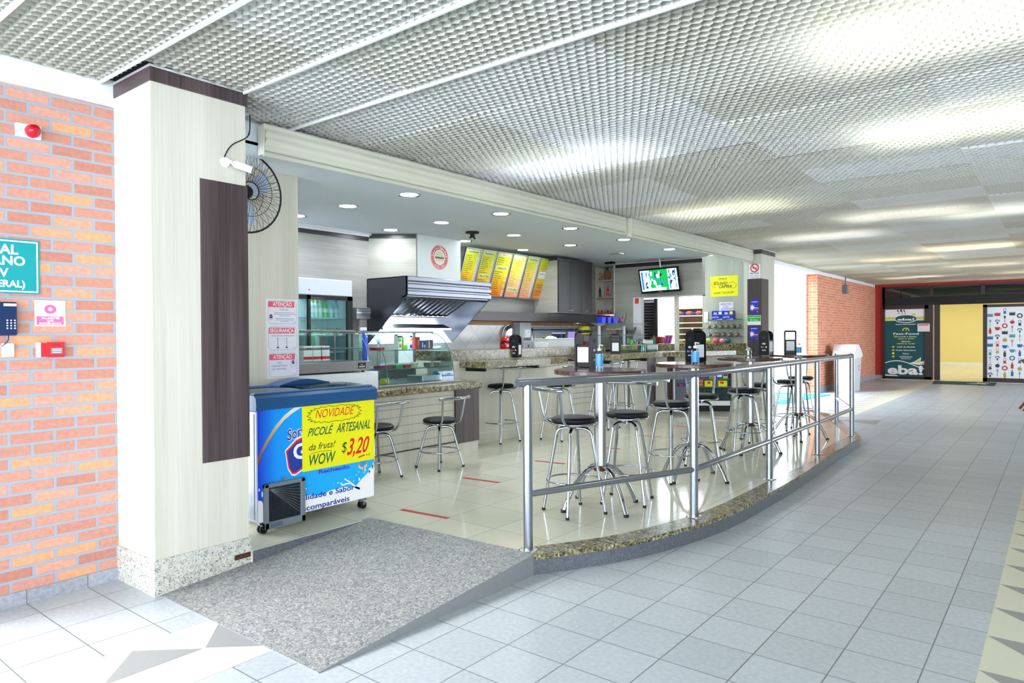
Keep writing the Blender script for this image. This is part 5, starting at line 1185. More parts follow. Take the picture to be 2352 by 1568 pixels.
pr.arctext('Social', ca, cz, ra * .69, ra * .20, I_WHT, 135, 84, 3); pr.arctext('Lanches', ca, cz, ra * .69, ra * .20, I_WHT, 45, 84, 3)
pr.arctext('desde 1990', ca, cz, ra * .86, ra * .14, ink('pale print', (.93, .85, .85)), 270, 90, 3, flip=True)
BUN = ink('bun', (.83, .78, .58)); pr.poly([(ca + ra * .48 * math.cos(t), cz + .06 * ra + ra * .42 * math.sin(t)) for t in [PI * q / 12 for q in range(13)]], BUN, 2); pr.rect(ca - ra * .5, cz - .10 * ra, ca + ra * .5, cz + .04 * ra, ink('patty', (.42, .22, .30)), 3); pr.rect(ca - ra * .45, cz - .32 * ra, ca + ra * .45, cz - .12 * ra, BUN, 2)
pr.build('emblem', du)
# ================================================================ MENU BOARDS
MENU, nt, b_ = newmat('menu print')
v_ = vec_of(nt, 'Z00', scale=(1.45, 1, 1), off=(-2.03 * 1.45, 0, 0)); sx = nt.nodes.new('ShaderNodeSeparateXYZ'); nt.links.new(v_, sx.inputs[0])
nt.links.new(ramp(nt, sx.outputs[0], [(0.03, (.94, .45, .10)), (0.22, (.93, .62, .10)), (0.5, (.92, .83, .10)), (0.95, (.76, .86, .10))]), b_.inputs['Base Color']); b_.inputs['Roughness'].default_value = .3
MENU2, nt, b_ = newmat('pale menu print')
v_ = vec_of(nt, 'Z00', scale=(1.45, 1, 1), off=(-2.03 * 1.45, 0, 0)); sx = nt.nodes.new('ShaderNodeSeparateXYZ'); nt.links.new(v_, sx.inputs[0])
nt.links.new(ramp(nt, sx.outputs[0], [(0.03, (.94, .60, .45)), (0.25, (.94, .76, .55)), (0.6, (.93, .87, .30)), (0.95, (.80, .87, .15))]), b_.inputs['Base Color']); b_.inputs['Roughness'].default_value = .3
ys = [7.309, 7.668, 8.016, 8.395, 8.762, 9.113, 9.469]
TOP = Vector((-6.62, 0, 2.700)); BOT = Vector((-6.845, 0, 2.030)); vv = (TOP - BOT).normalized(); HH = (TOP - BOT).length
MT = ink('menu text', (.22, .30, .12)); MTR = ink('menu text red', (.85, .25, .10)); MTP = ink('menu pale text', (.72, .50, .25))
heads = [[('Lanchonete', .90, I_NAVY), ('Saladas', .10, I_BLUE)], [('Pastelaria', .90, I_NAVY), ('Pães na Chapa', .42, I_NAVY)], [('Açaí', .92, I_MAG), ('Salgados', .63, I_NAVY)], [('Sucos e Vitaminas', .90, I_BLUE), ('Saladas', .18, I_BLUE)], [('Bebidas', .90, I_BLUE)], [('Horário de', .80, I_MAG), ('funcionamento', .74, I_MAG), ('SEGUNDA A SEXTA', .60, I_NAVY), ('SÁBADO DOMINGO', .34, I_NAVY), ('e FERIADOS', .28, I_NAVY), ('Fechado', .19, I_NAVY)]]
mlab = ['first backlit menu board headed Lanchonete, partly behind the hood', 'second menu board with Pães na Chapa heading', 'third menu board headed Açaí and Salgados', 'fourth menu board headed Sucos e Vitaminas', 'fifth menu board with one long drinks list', 'sixth menu board showing opening hours and Fechado']
rnd = random.Random(3)
for k in range(6):
    ya_, yb_ = ys[k] + .004, ys[k + 1] - .006
    t = thing('menu_board', mlab[k], 'menu board', (BOT.x, ya_, BOT.z), world=True, group='yellow menu boards hung in a row')
    pr = Print((BOT.x, 0, BOT.z), (0, 1, 0), tuple(vv)); nrm = pr.n
    def slab(a0, b0, a1, b1, th, mt):
        m = MB(); vs = []
        for d in (-.012, th): vs += [pr.O + pr.u * a + pr.v * b + nrm * d for a, b in ((a0, b0), (a1, b0), (a1, b1), (a0, b1))]
        m.add(vs, [(3, 2, 1, 0), (4, 5, 6, 7), (0, 1, 5, 4), (1, 2, 6, 5), (2, 3, 7, 6), (3, 0, 4, 7)], mt); return m
    slab(ya_, 0, yb_, HH, .002, MENU2 if k in (3, 4) else MENU).build('printed_panel', t)
    m = MB(); f_ = .018
    for q in ((ya_, 0, ya_ + f_, HH), (yb_ - f_, 0, yb_, HH), (ya_, 0, yb_, f_), (ya_, HH - f_, yb_, HH)):
        s_ = slab(*q, .008, STEEL); m.add(s_.v, s_.f, STEEL)
    m.build('frame', t)
    pr = Print(Vector((BOT.x, 0, BOT.z)) + nrm * .002, (0, 1, 0), tuple(vv)); wd = yb_ - ya_; mid = (ya_ + yb_) / 2
    hb = []
    for s_, q, mt in heads[k]:
        big = k < 5
        if big: pr.rrect(mid - wd * .36, q * HH - .012, mid + wd * .36, q * HH + .042, .01, ink('menu heading band', (.86, .90, .55)), 1)
        pr.text(s_, mid, q * HH, .030 if big else .020, mt, 2, width=wd * (.62 if len(s_) > 6 else .35), shear=.2, bold=.015); hb.append(q)
    if k == 5:
        pr.rect(mid - wd * .36, .50 * HH, mid + wd * .36, .68 * HH, I_WHT, 1); pr.frame(mid - wd * .36, .50 * HH, mid + wd * .36, .68 * HH, .003, I_NAVY, 2)
        pr.poly([(mid - .2 * wd, .03 * HH), (mid + .2 * wd, .03 * HH), (mid + .1 * wd, .17 * HH), (mid - .05 * wd, .17 * HH)], I_ORNG, 1); pr.rect(mid - .35 * wd, .055 * HH, mid + .3 * wd, .065 * HH, I_WHT, 2)
        for q in (-.2, 0, .2): pr.text('às', mid + q * wd, .555 * HH, .010, I_NAVY, 2)
    else:
        b = .86
        while b > .04:
            if any(abs(b - h_) < .055 for h_ in hb): b -= .03; continue
            a = ya_ + .035; e = a + wd * rnd.uniform(.30, .52); mt = MTR if rnd.random() < .12 else (MTP if k in (3, 4) else MT)
            while a < e: l_ = rnd.uniform(.012, .035); pr.rect(a, b * HH, min(a + l_, e), b * HH + .010, mt, 1); a += l_ + .006
            if rnd.random() < .85 or k in (0, 4):
                pr.rect(yb_ - .075, b * HH - .005, yb_ - .032, b * HH + .018, I_WHT, 1); pr.rect(yb_ - .066, b * HH + .001, yb_ - .041, b * HH + .010, I_NAVY, 2)
            b -= .040 if k != 2 else .046
    pr.build('lettering', t)
# wall band under the boards, cabinet, corner shelf
m = MB(); m.box(KX, 7.4, 1.662, -6.62, 9.31, 1.797, WOODDH); struct(m.build('trim_12'), 'dark wood band under the menu boards', 'wall panel')
m = MB(); m.box(KX, 9.315, 1.662, -6.62, 11.3, 1.800, WOODDH); struct(m.build('trim_13'), 'dark wood band under the wall cabinet', 'wall panel')
cab = thing('wall_cabinet', 'dark doored wall cabinet with pale wood sides beside the menu boards', 'cabinet', (-6.95, 9.345, 1.804), world=True)
MB().box(-6.94, 9.345, 1.804, -6.47, 10.39, 2.70, WOODHX, .002).build('carcass', cab); MB().box(-6.94, 9.33, 2.66, -6.445, 10.40, 2.705, WOODDH).build('cornice', cab)
for k in range(3):
    a = 9.36 + .343 * k; d_ = MB().box(-6.468, a, 1.815, -6.448, a + .338, 2.655, WOODC, .002).build('door', cab)
    hp = (a + .30, a + .04, a + .14)[k]; MB().box(-6.448, hp - .045, 1.84, -6.435, hp + .045, 1.855, CHROME, .003).build('handle', d_)
cs = thing('corner_shelf', 'pale open corner shelf unit with three levels beside the television', 'shelf', (-6.85, 11.3, 1.82), world=True)
sx0, sx1 = -6.935, -6.52
m = MB(); m.box(sx0, 11.285, 1.82, sx0 + .02, 11.57, 2.73, WOODL); m.build('side_panel', cs); m = MB(); m.box(sx1 - .018, 11.285, 1.82, sx1, 11.57, 2.73, WOODL); m.build('side_panel', cs)
MB().box(sx0, 11.57, 1.82, sx1, 11.59, 2.73, WOODHX).build('back_panel', cs)
for z in (1.815, 2.130, 2.447, 2.715): MB().box(sx0 + .02, 11.28, z, sx1 - .018, 11.57, z + .015, WOODHX).build('shelf_board', cs)
def at(px, py, y): return PY(px, py, y)
for px, c_, lab, hh in ((1376, [(.95, .65, .15), (.85, .25, .15), (.95, .85, .6)], 'round jar of orange and red sweets on the top corner shelf', .15), (1395, [(.9, .3, .2), (.8, .5, .3), (.3, .5, .2)], 'pineapple shaped jar of red sweets on the top corner shelf', .20)):
    v_ = at(px, 642, 11.42); t = thing('sweets_jar', lab, 'jar', (v_.x, 11.42, 2.4625), 0, 'jars of sweets on the corner shelf')
    m = MB(); r2 = random.Random(px)
    for q in range(46):
        a = r2.uniform(0, 6.28); u = r2.uniform(0, 1); r = .062 * math.sin(PI * (.12 + .8 * u)); m.sphere((r * math.cos(a), r * math.sin(a), .02 + u * hh * .85), .014, pm('sweet %d %d' % (px, q % 3), c_[q % 3], .3), 6, 4)
    ob = m.build('sweets', t); ob['kind'] = 'stuff'
    MB().lathe([(.03, 0), (.055, .02), (.072, hh * .45), (.05, hh * .9), (.03, hh)], (0, 0, 0), CLEARP, 14).build('glass_jar', t)
    if px == 1395: MB().lathe([(.01, hh - .01), (.035, hh + .05), (.0, hh + .10)], (0, 0, 0), pm('leaf green', (.15, .3, .2), .5), 7).build('leaf_crown', t)
for px, c_, lab in ((1378, (.06, .05, .08), 'small dark soda bottle on the middle corner shelf'), (1396, (.85, .08, .10), 'small red soda bottle on the middle corner shelf')):
    v_ = at(px, 682, 11.4); t = thing('soda_bottle', lab, 'bottle', (v_.x, 11.4, 2.1455), 0, 'soda bottles on the corner shelf')
    mm_ = pm('soda %d' % px, c_, .2); MB().lathe([(0, 0), (.026, 0), (.027, .03), (.023, .07), (.027, .10), (.020, .14), (.010, .18), (.010, .20), (0, .20)], (0, 0, 0), mm_, 14).build('bottle_body', t)
    MB().lathe([(.0235, .085), (.0275, .10)], (0, 0, 0), I_WHT, 14).build('printed_label', t); MB().lathe([(.012, .195), (.012, .21), (0, .21)], (0, 0, 0), mm_ if px > 1380 else CHROME, 10).build('cap', t)
for k, px in enumerate((1369, 1375, 1382, 1389, 1396, 1403)):
    v_ = at(px, 719, 11.33); t = thing('toy_can', 'small red soda souvenir on the lowest corner shelf, no. %s of six' % 'one two three four five six'.split()[k], 'souvenir', (v_.x, 11.33, 1.8305), 0, 'red souvenirs on the lowest corner shelf')
    MB().box(-.028, -.025, 0, .028, .025, .022, pm('soda red', (.82, .06, .08), .3), .003).build('tray', t); MB().lathe([(0, .022), (.013, .022), (.014, .05), (.006, .075 + .008 * (k % 2)), (0, .08)], (0, 0, 0), MATS['soda red'] if k % 2 else BLACK, 10).build('bottle_body', t)
# ---- television
c4 = [(-5.855, 2.600), (-5.105, 2.600)]
tv = thing('television', 'black flat television with green picture hung from the ceiling', 'television', (-5.47, 11.02, 2.38)); tv.rotation_euler = (math.radians(14), 0, math.radians(-2)) 
tv.rotation_euler = (math.radians(14), math.radians(-1.5), 0)
MB().box(-.375, -.025, -.215, .375, .025, .215, BLACK, .008).build('housing', tv)
SCR = pm('tv green', (.05, .62, .30), .3, emit=(.05, .65, .30), es=.55); SW = pm('tv white', (.92, .98, 1), .3, emit=(.85, .97, 1), es=.7); SB = pm('tv blue', (.2, .5, .75), .3, emit=(.2, .5, .75), es=.5)
pr = Print((0, -.0256, 0), *FY)
pr.rect(-.345, -.175, .345, .190, SCR, 1)
for (a0, b0, a1, b1, m_) in ((-.345, -.175, -.17, .19, SW), (.17, -.175, .345, .19, SW), (-.33, -.15, -.29, .17, SB), (.19, -.15, .215, .18, SB), (.30, -.15, .32, .18, SB), (-.31, -.172, .12, -.125, SW)): pr.rect(a0, b0, a1, b1, m_, 2 if m_ is SW else 3)
r3 = random.Random(5); SD_ = pm('tv dark', (.15, .25, .35), .3, emit=(.1, .2, .3), es=.3)
for cx_ in (-.22, -.02, .245):
    for q in range(16):
        pr.disc(cx_ + r3.gauss(0, .035), r3.uniform(-.11, .14), r3.uniform(.012, .03), (SW, SW, SB, SD_)[q % 4], 4 + q % 3, r3.uniform(.02, .045), 10)
pr.build('screen', tv)
pr = Print((0, -.0256, 0), *FY); pr.text('SAMSUNG', 0, -.203, .011, I_WHT, 1); pr.build('lettering', tv)
MB().tube([(0, .03, 0), (0, .10, .10), (.0, .10, .36)], .013, WHITEP, 8).build('ceiling_arm', tv)
# ================================================================ DOWNLIGHTS AND CEILING FITTINGS
LIT = pm('lamp disc', (1, 1, 1), .5, emit=(.96, .98, 1), es=6)
lx, ly = (-4.74, -5.63, -6.50), (4.45, 5.79, 7.14, 8.47, 9.88)
rows = ['nearest', 'second', 'third', 'fourth', 'farthest']; colsn = ['front', 'middle', 'rear']
dlt = None
for j, y in enumerate(ly):
    for i, x in enumerate(lx):
        if (i, j) == (2, 4): continue
        lab = 'round recessed ceiling light, %s row from the freezer, %s line' % (rows[j], {'front': 'closest to the fabric roll', 'middle': 'between the two other', 'rear': 'closest to the kitchen wall'}[colsn[i]])
        if dlt is None:
            dlt = thing('downlight', lab, 'ceiling light', (x, y, 2.75), 0, 'round recessed lights in the snack bar ceiling')
            MB().lathe([(.082, -.0005), (.105, -.004), (.110, -.0005)], (0, 0, 0), CHROME, 28).lathe([(.082, -.0005), (.080, .0)], (0, 0, 0), CHROME, 28).build('rim', dlt)
            MB().lathe([(0, -.0015), (.083, -.0015)], (0, 0, 0), LIT, 24).build('lamp_face', dlt)
        else: dup(dlt, (x, y, 2.75), 0, lab)
        area('downlight_lamp', (x, y, 2.74), .15, .15, 3.8, (.88, .94, 1), shape='DISK')
v_ = PZ(1415, 583, 2.75); t = thing('ceiling_speaker', 'flat round cover in the ceiling near the corner shelf', 'ceiling cover', tuple(v_)); MB().lathe([(0, -.004), (.10, -.004), (.115, -.001)], (0, 0, 0), pm('cover grey', (.72, .76, .76), .6), 28).build('cover', t)
v_ = PZ(1085, 532, 2.75); t = thing('projector_mount', 'small black bracket hanging from the kiosk ceiling', 'bracket', tuple(v_))
MB().lathe([(.0, 0), (.085, 0), (.085, -.02), (.03, -.03), (.03, -.05), (0, -.05)], (0, 0, 0), BLACKM, 16).build('ceiling_plate', t); m = MB(); m.tube([(.0, 0, -.05), (-.02, -.03, -.08)], .012, BLACKM, 8).tube([(.0, 0, -.05), (.03, .02, -.09)], .012, BLACKM, 8).tube([(0, 0, -.05), (.03, -.03, -.07)], .01, BLACKM, 8); m.build('bracket_arm', t)
v_ = PY(1403, 598, 10.9); t = thing('corner_camera', 'small black camera above the corner shelf', 'camera', (v_.x, 10.9, 2.715)); MB().box(-.11, -.04, 0, .07, .04, .035, BLACK, .005).build('housing', t); MB().lathe([(0, -.055), (.018, -.055), (.018, -.04)], (-.02, 0, .018), BLACKM, 12, 'Y').build('lens', t)
# ================================================================ KITCHEN THINGS ON AND BEHIND THE BAR
BZ = 1.263
def on_bar(px, py, z=BZ): v_ = PZ(px, py, z); return v_
def thing_at(name, lab, cat, x, px, z, rz=0, g=None): v_ = PX(px, 800, x); return thing(name, lab, cat, (x, v_.y, z), rz, g)
t = thing_at('sink_worktop', 'long steel sink worktop against the tiled wall', 'worktop', -6.6, 1220, PZ0)
t['_abs'] = tuple(t.location); MB().box(-6.93, 6.6, 1.12, -6.50, 11.2, 1.16, STEEL).box(-6.93, 6.6, PZ0, -6.52, 11.2, 1.12, WOODL).build('worktop', t)
t = thing_at('round_pan', 'round steel pan lid leaning on the tiled wall', 'pan', -6.90, 1172, 1.40)
MB().lathe([(0, .03), (.15, .025), (.205, .0), (.21, .0), (.205, -.012), (0, -.012)], (0, 0, 0), STEEL, 36, 'X').build('lid', t)
t = thing_at('steel_riser', 'grey steel riser column behind the black napkin dispenser', 'column', -6.85, 1201, 1.16); MB().box(-.07, -.16, 0, .07, .14, .485, pm('riser grey', (.72, .76, .77), .4), .006).build('casing', t)
t = thing_at('soap_dispenser', 'white soap dispenser on the grey riser', 'dispenser', -6.76, 1209, 1.36); MB().box(-.04, -.07, .03, .04, .07, .17, WHITEP, .015).lathe([(.045, .0), (.05, .03), (.0, .03)], (0, 0, 0), CLEARP, 12).build('housing', t); Print((.0405, 0, .13), *FX).disc(0, 0, .014, I_BLUE, 1, .009).build('badge', t)
t = thing_at('towel_dispenser', 'grey paper towel dispenser below the soap dispenser', 'dispenser', -6.74, 1208, 1.17); MB().box(-.05, -.11, 0, .05, .10, .185, pm('towel grey', (.80, .82, .83), .4), .012).build('housing', t); MB().box(.0502, -.02, .05, .052, .03, .12, GREY).build('window', t)
t = thing_at('kitchen_tap', 'tall curved chrome tap behind the bar', 'tap', -6.72, 1222, 1.16); MB().tube(arc_pts([(0, 0, 0), (0, 0, .28), (.0, .06, .30), (.0, .09, .16)], 6), .010, CHROME, 10).build('spout', t); MB().lathe([(0, .05), (.02, .05), (.024, 0)], (0, 0, 0), CHROME, 12).build('tap_base', t)
t = thing_at('kitchen_tap', 'short curved chrome tap beside the white tray', 'tap', -6.70, 1232, 1.16); MB().tube(arc_pts([(0, 0, 0), (0, .0, .12), (0, .09, .19), (0, .12, .12)], 6), .010, CHROME, 10).build('spout', t); MB().lathe([(0, .03), (.02, .03), (.024, 0)], (0, 0, 0), CHROME, 12).build('tap_base', t)
v_ = on_bar(1160, 799); t = thing('red_toaster', 'small red sandwich press on the bar, left of the black dispenser', 'sandwich press', (-6.05, PX(1161, 799, -6.05).y, BZ)); RD = pm('appliance red', (.80, .05, .08), .25)
MB().box(-.06, -.07, 0, .06, .07, .07, RD, .015).build('base', t); MB().box(-.055, -.06, .085, .055, .065, .16, RD, .02).build('lid', t); MB().box(-.02, -.09, .07, .03, .05, .085, BLACK, .003).build('hinge', t)
t = thing_at('white_tray', 'long white plastic tray of utensils on the bar', 'tray', -6.0, 1279, BZ)
m = MB(); L_ = .40; m.prism([(-.12, 0), (.12, 0), (.14, .125), (-.14, .125)], -L_, L_ * .92, WHITEP, 'XZ'); m.box(-.15, -L_ - .03, .118, .15, L_, .128, WHITEP, .003); m.build('tray', t)
t2 = thing_at('knife', 'knife with yellow and black handle lying in the white tray', 'knife', -6.0, 1250, BZ + .129, .5); MB().box(-.012, -.09, 0, .012, 0, .025, I_BLK, .005).box(-.013, -.07, .002, .013, -.04, .028, I_YEL, .004).build('handle', t2); MB().box(-.001, 0, .005, .001, .14, .03, STEEL).build('blade', t2)
t2 = thing_at('cloth_bundle', 'crumpled white cloth heaped in the white tray', 'cloth', -6.0, 1264, BZ + .127); MB().sphere((0, 0, .0), .075, PAPER, 12, 6, (.8, 1.4, .55)).sphere((.02, .05, .0), .06, PAPER, 10, 5, (.8, 1.3, .5)).build('cloth', t2)
t = thing_at('appliance', 'dark blue counter appliance behind the white tray', 'appliance', -6.25, 1290, BZ); NV = pm('appliance navy', (.05, .14, .25), .3)
MB().box(-.10, -.17, 0, .12, .13, .20, NV, .02).build('housing', t); MB().box(.1205, -.13, .04, .124, .06, .15, pm('navy screen', (.03, .22, .35), .15)).build('door', t); MB().box(-.08, -.15, .2, .08, .0, .215, WHITEP).build('tray', t)
t = thing_at('purple_box', 'lilac carton on the bar right of the white tray', 'carton', -6.0, 1316, BZ); MB().box(-.06, -.06, 0, .06, .07, .225, pm('lilac', (.62, .52, .80), .5), .003).build('carton', t); Print((.0603, -.05, .02), *FX).rect(0, 0, .05, .03, I_VIO, 1).rect(.06, .01, .09, .02, I_BLUE, 1).build('printed_label', t)
t = thing_at('wall_lamp_box', 'long dark steel shelf under the orange strip', 'shelf', -6.85, 1280, 1.52); MB().box(-.07, -.82, 0, .09, .55, .015, STEELD).box(.075, -.82, -.03, .09, .55, .05, pm('shelf blue grey', (.38, .43, .52), .4)).build('shelf', t)
t = thing_at('yellow_pot', 'yellow lidded pot behind the nearest napkin dispenser', 'pot', -6.7, 1341, 1.16); MB().lathe([(0, .28), (.10, .28), (.11, .29), (.11, .40), (.09, .43), (0, .43)], (0, 0, 0), pm('pot yellow', (.85, .78, .12), .35), 20).build('pot', t); MB().box(-.13, -.2, .0, .13, .2, .28, STEELD, .004).build('stand', t)
t = thing_at('red_basket', 'dark red basket seen through the nearest napkin dispenser', 'basket', -6.15, 1345, BZ); MB().box(-.08, -.12, 0, .08, .10, .07, pm('basket red', (.55, .05, .08), .5), .004).build('basket', t)
t = thing_at('food_container', 'clear lidded tub of brown food on the steel scale', 'tub', -6.30, 1413, 1.43); MB().box(-.09, -.14, 0, .09, .14, .10, pm('brown food', (.65, .55, .45), .6), .01).build('food', t); MB().box(-.095, -.145, -.002 + .002, .095, .145, .13, CLEARP, .01).build('tub', t)
t = thing_at('steel_scale', 'steel scale table behind the glass shelf stand', 'scale', -6.30, 1425, 1.161); MB().box(-.1, -.2, PZ0 - 1.161, .1, .15, -.0, STEELD).build('stand', t); MB().box(-.13, -.28, .24, .13, .20, .268, STEEL, .004).build('platform', t); MB().box(-.1, -.25, 0, .1, .18, .24, pm('scale grey', (.55, .53, .52), .5), .01).build('body', t); MB().box(.135, -.02, .08, .137, .08, .22, PAPER).build('price_tag', t)
for i, px in enumerate((1288, 1318)): t = thing_at('hanging_wire', 'pale cord hanging from the dark band, %s' % ('left of the appliance' if i == 0 else 'right of the appliance'), 'wire', -6.7, px, 1.45, 0, 'wires under the dark band'); MB().tube([(0, 0, .21), (.01, -.01, .1), (.0, .03, -.05 + .0)], .004, GREY, 6).build('cable', t)
t = thing_at('steel_box', 'small dark steel box on the wall left of the hood', 'steel box', -6.80, 836, 1.66); t['_abs'] = tuple(t.location); b_ = planeX(-6.75); a0, z1 = b_(818, 706); a1, z0 = b_(853, 733)
MB().box(-6.93, a0, z0, -6.74, a1 - .02, z1, STEELD, .004).box(-6.7405, a0, z0 + .10, -6.735, a1 - .02, z0 + .12, STEEL).box(-6.7405, a0, z0 + .07, -6.735, a1 - .02, z0 + .09, STEEL).build('housing', t)
t = thing_at('spray_bottle', 'blue spray bottle standing left of the hood', 'bottle', -6.60, 836, 1.102); v_ = PX(836, 757, -6.2); t.location = (-6.2, v_.y, 1.102)
MB().lathe([(0, 0), (.04, 0), (.04, .33), (.018, .38), (.018, .40)], (0, 0, 0), pm('spray blue', (.05, .2, .75), .3), 14).build('bottle_body', t); MB().box(-.02, -.05, .40, .02, .03, .44, WHITEP, .006).build('spray_head', t)
# glass stand on the bar with cups and bowls
gs = thing_at('glass_stand', 'two level glass stand on white posts behind the bar', 'glass stand', -5.95, 1400, BZ); gs['_abs'] = tuple(gs.location); gx = -5.95; G_ = planeX(gx)
za, zb2 = G_(1400, 743)[1], G_(1410, 769)[1]; a0, a1 = G_(1337, 743)[0], G_(1467, 743)[0]; b0, b1 = G_(1340, 769)[0], G_(1467, 769)[0]
MB().box(gx - .16, a0, za - .004, gx + .16, a1, za + .004, GLASSG).tube([(gx + .16, a0, za), (gx + .16, a1, za)], .004, GEDGE, 6).build('upper_shelf', gs)
MB().box(gx - .14, b0, zb2 - .004, gx + .14, b1, zb2 + .004, GLASSG).tube([(gx + .14, b0, zb2), (gx + .14, b1, zb2)], .004, GEDGE, 6).build('lower_shelf', gs)
for px in (1376, 1433):
    yy = G_(px, 780)[0]; MB().tube([(gx, yy, 1.20 if yy > 9.39 else BZ), (gx, yy, za - .005)], .026, WHITEP, 14).lathe([(.12, -.006), (.05, -.04), (.0, -.04)], (gx, yy, za), WHITEP, 20).build('post', gs)
for k, px in enumerate((1381, 1394, 1408)):
    v_ = PX(px, 743, gx); t = thing('blue_cup_box', ('first', 'second', 'third')[k] + ' blue box on the upper glass shelf, counted from the yellow pot', 'box', (gx, v_.y, za + .005), 0, 'blue boxes on the glass stand'); w_ = (.11, .10, .13)[k]
    MB().prism([(-w_ / 2, 0), (w_ / 2, 0), (w_ / 2 + .008, .10), (-w_ / 2 - .008, .10)], -.05, .05, pm('blue box', (.12, .18, .85), .35), 'YZ').build('carton', t)
def bowl(lab, x, px, z, r0, r1, h, inner, name='candy_bowl'):
    v_ = PX(px, 760, x); t = thing(name, lab, 'bowl', (x, v_.y, z)); MB().lathe([(0, .003), (r0, .003), (r0 + (r1 - r0) * .7, h * .5), (r1, h), (r1 * .97, h), (r0 * .95, .008)], (0, 0, 0), CLEARP, 20).build('bowl', t)
    r2 = random.Random(px); m = MB()
    for q in range(40):
        a = r2.uniform(0, 6.28); zz = r2.uniform(.012, h * .7); rr = r2.uniform(0, (r0 + (r1 - r0) * zz / h) - .02); m.sphere((rr * math.cos(a), rr * math.sin(a), zz), .013, pm('candy %s' % str(inner[q % len(inner)]), inner[q % len(inner)], .35), 6, 4)
    o = m.build('sweets', t); o['kind'] = 'stuff'; return t
bowl('clear bucket of pink sweets beside the blue boxes', gx, 1425, za + .005, .07, .11, .17, [(.85, .2, .5), (.45, .3, .2), (.9, .4, .7)])
bowl('clear bowl of dark and amber sweets on the lower glass shelf', gx, 1448, zb2 + .005, .06, .11, .13, [(.35, .25, .2), (.8, .55, .3), (.7, .7, .72)])
# glass box on the ledge
gb_ = thing('glass_box', 'low steel framed glass box on the bar ledge', 'glass box', (-5.5, 9.45, 1.156), world=True); bx0, by0, by1 = -5.42, 9.50, 10.85
MB().box(-5.80, by0, 1.156, bx0, by1, 1.160, STEEL).box(bx0 - .006, by0, 1.16, bx0 - .002, by1, 1.262, GLASS).box(-5.80, by0, 1.262, bx0, by1, 1.268, GLASS).build('glass', gb_)
m = MB()
for y in (by0, by1 - .012): m.box(bx0 - .012, y, 1.16, bx0, y + .012, 1.27, STEEL)
m.box(bx0 - .012, by0, 1.262, bx0, by1, 1.272, STEEL); m.box(bx0 - .012, by0, 1.156, bx0, by1, 1.168, BLACKM); m.build('frame', gb_)
# things on the far counter
CT = 1.274
def on_c(px, d=0.0):
    """on the slanted far counter: point along its front edge"""
    r = ray(px, 785); a = Vector((-6.02, 10.9)); b = Vector((-4.47, 12.30)); dirv = b - a; nrm = Vector((-dirv.y, dirv.x)).normalized() * (.12 + d)
    a = a + nrm; # solve t*r.xy = a + s*dir
    det = r.x * (-dirv.y) + dirv.x * r.y; tt = (a.x * (-dirv.y) + dirv.x * a.y) / det; return Vector((r.x * tt, r.y * tt, CT))
p_ = on_c(1488); SA = math.atan2(1.4, 1.55)
def cthing(name, lab, cat, px, g=None, d=0): return thing(name, lab, cat, tuple(on_c(px, d)), SA, g)
t = bowl('clear bowl of sweets with green flap on the glass box end', -5.62, 1459, 1.269, .07, .11, .10, [(.85, .2, .2), (.95, .9, .9), (.5, .8, .3)]); MB().box(-.02, -.17, .03, .02, -.10, .09, pm('flap green', (.1, .75, .2), .4)).build('flap', t)
t = cthing('snack_box', 'open box of small orange snacks on the far counter', 'box', 1487); MB().box(-.09, -.05, 0, .09, .05, .06, PAPER, .003).box(-.08, -.045, .06, .08, .045, .075, pm('snack orange', (.8, .45, .2), .6, noise=.3)).build('carton', t)
t = cthing('green_pot', 'green pot with a red flower on the far counter', 'pot', 1501); MB().lathe([(0, 0), (.05, 0), (.055, .11), (0, .11)], (0, 0, 0), pm('pot green', (.1, .55, .45), .4), 16).build('pot', t); MB().tube([(0, 0, .1), (.0, 0, .22)], .003, I_GRN, 5).sphere((0, -.02, .13), .02, I_RED, 8, 5).build('flower', t)
t = cthing('red_wire_basket', 'dark red basket of packets on the far counter', 'basket', 1514)
m = MB()
for k in range(7): m.box(-.08 + .025 * k, -.05, 0, -.07 + .025 * k, .05, .12 + .008 * (k % 2), pm('packet red', (.6, .1, .15), .4), .002)
m.build('basket', t)
t = cthing('magazine_stack', 'blue and red packets leaning before the bright doorway', 'packets', 1530)
for k in range(5):
    m = MB(); m.prism([(-.06 + .028 * k, 0), (-.035 + .028 * k, 0), (.0 + .028 * k, .15), (-.025 + .028 * k, .15)], -.05, .05, I_BLUE if k % 2 else pm('packet pink', (.85, .25, .4), .4), 'XZ'); m.build('packet', t)
t = cthing('card_holder', 'black card terminal stand with red and white notice', 'card stand', 1604, None, -.03); MB().box(-.11, -.06, 0, .02, .06, .27, BLACK, .01).build('stand', t); MB().box(-.01, -.07, .0, .11, -.055, .21, PAPER, .002).build('notice', t)
MB().box(-.005, -.0715, .135, .10, -.0705, .185, I_PINK).build('notice_band', t)
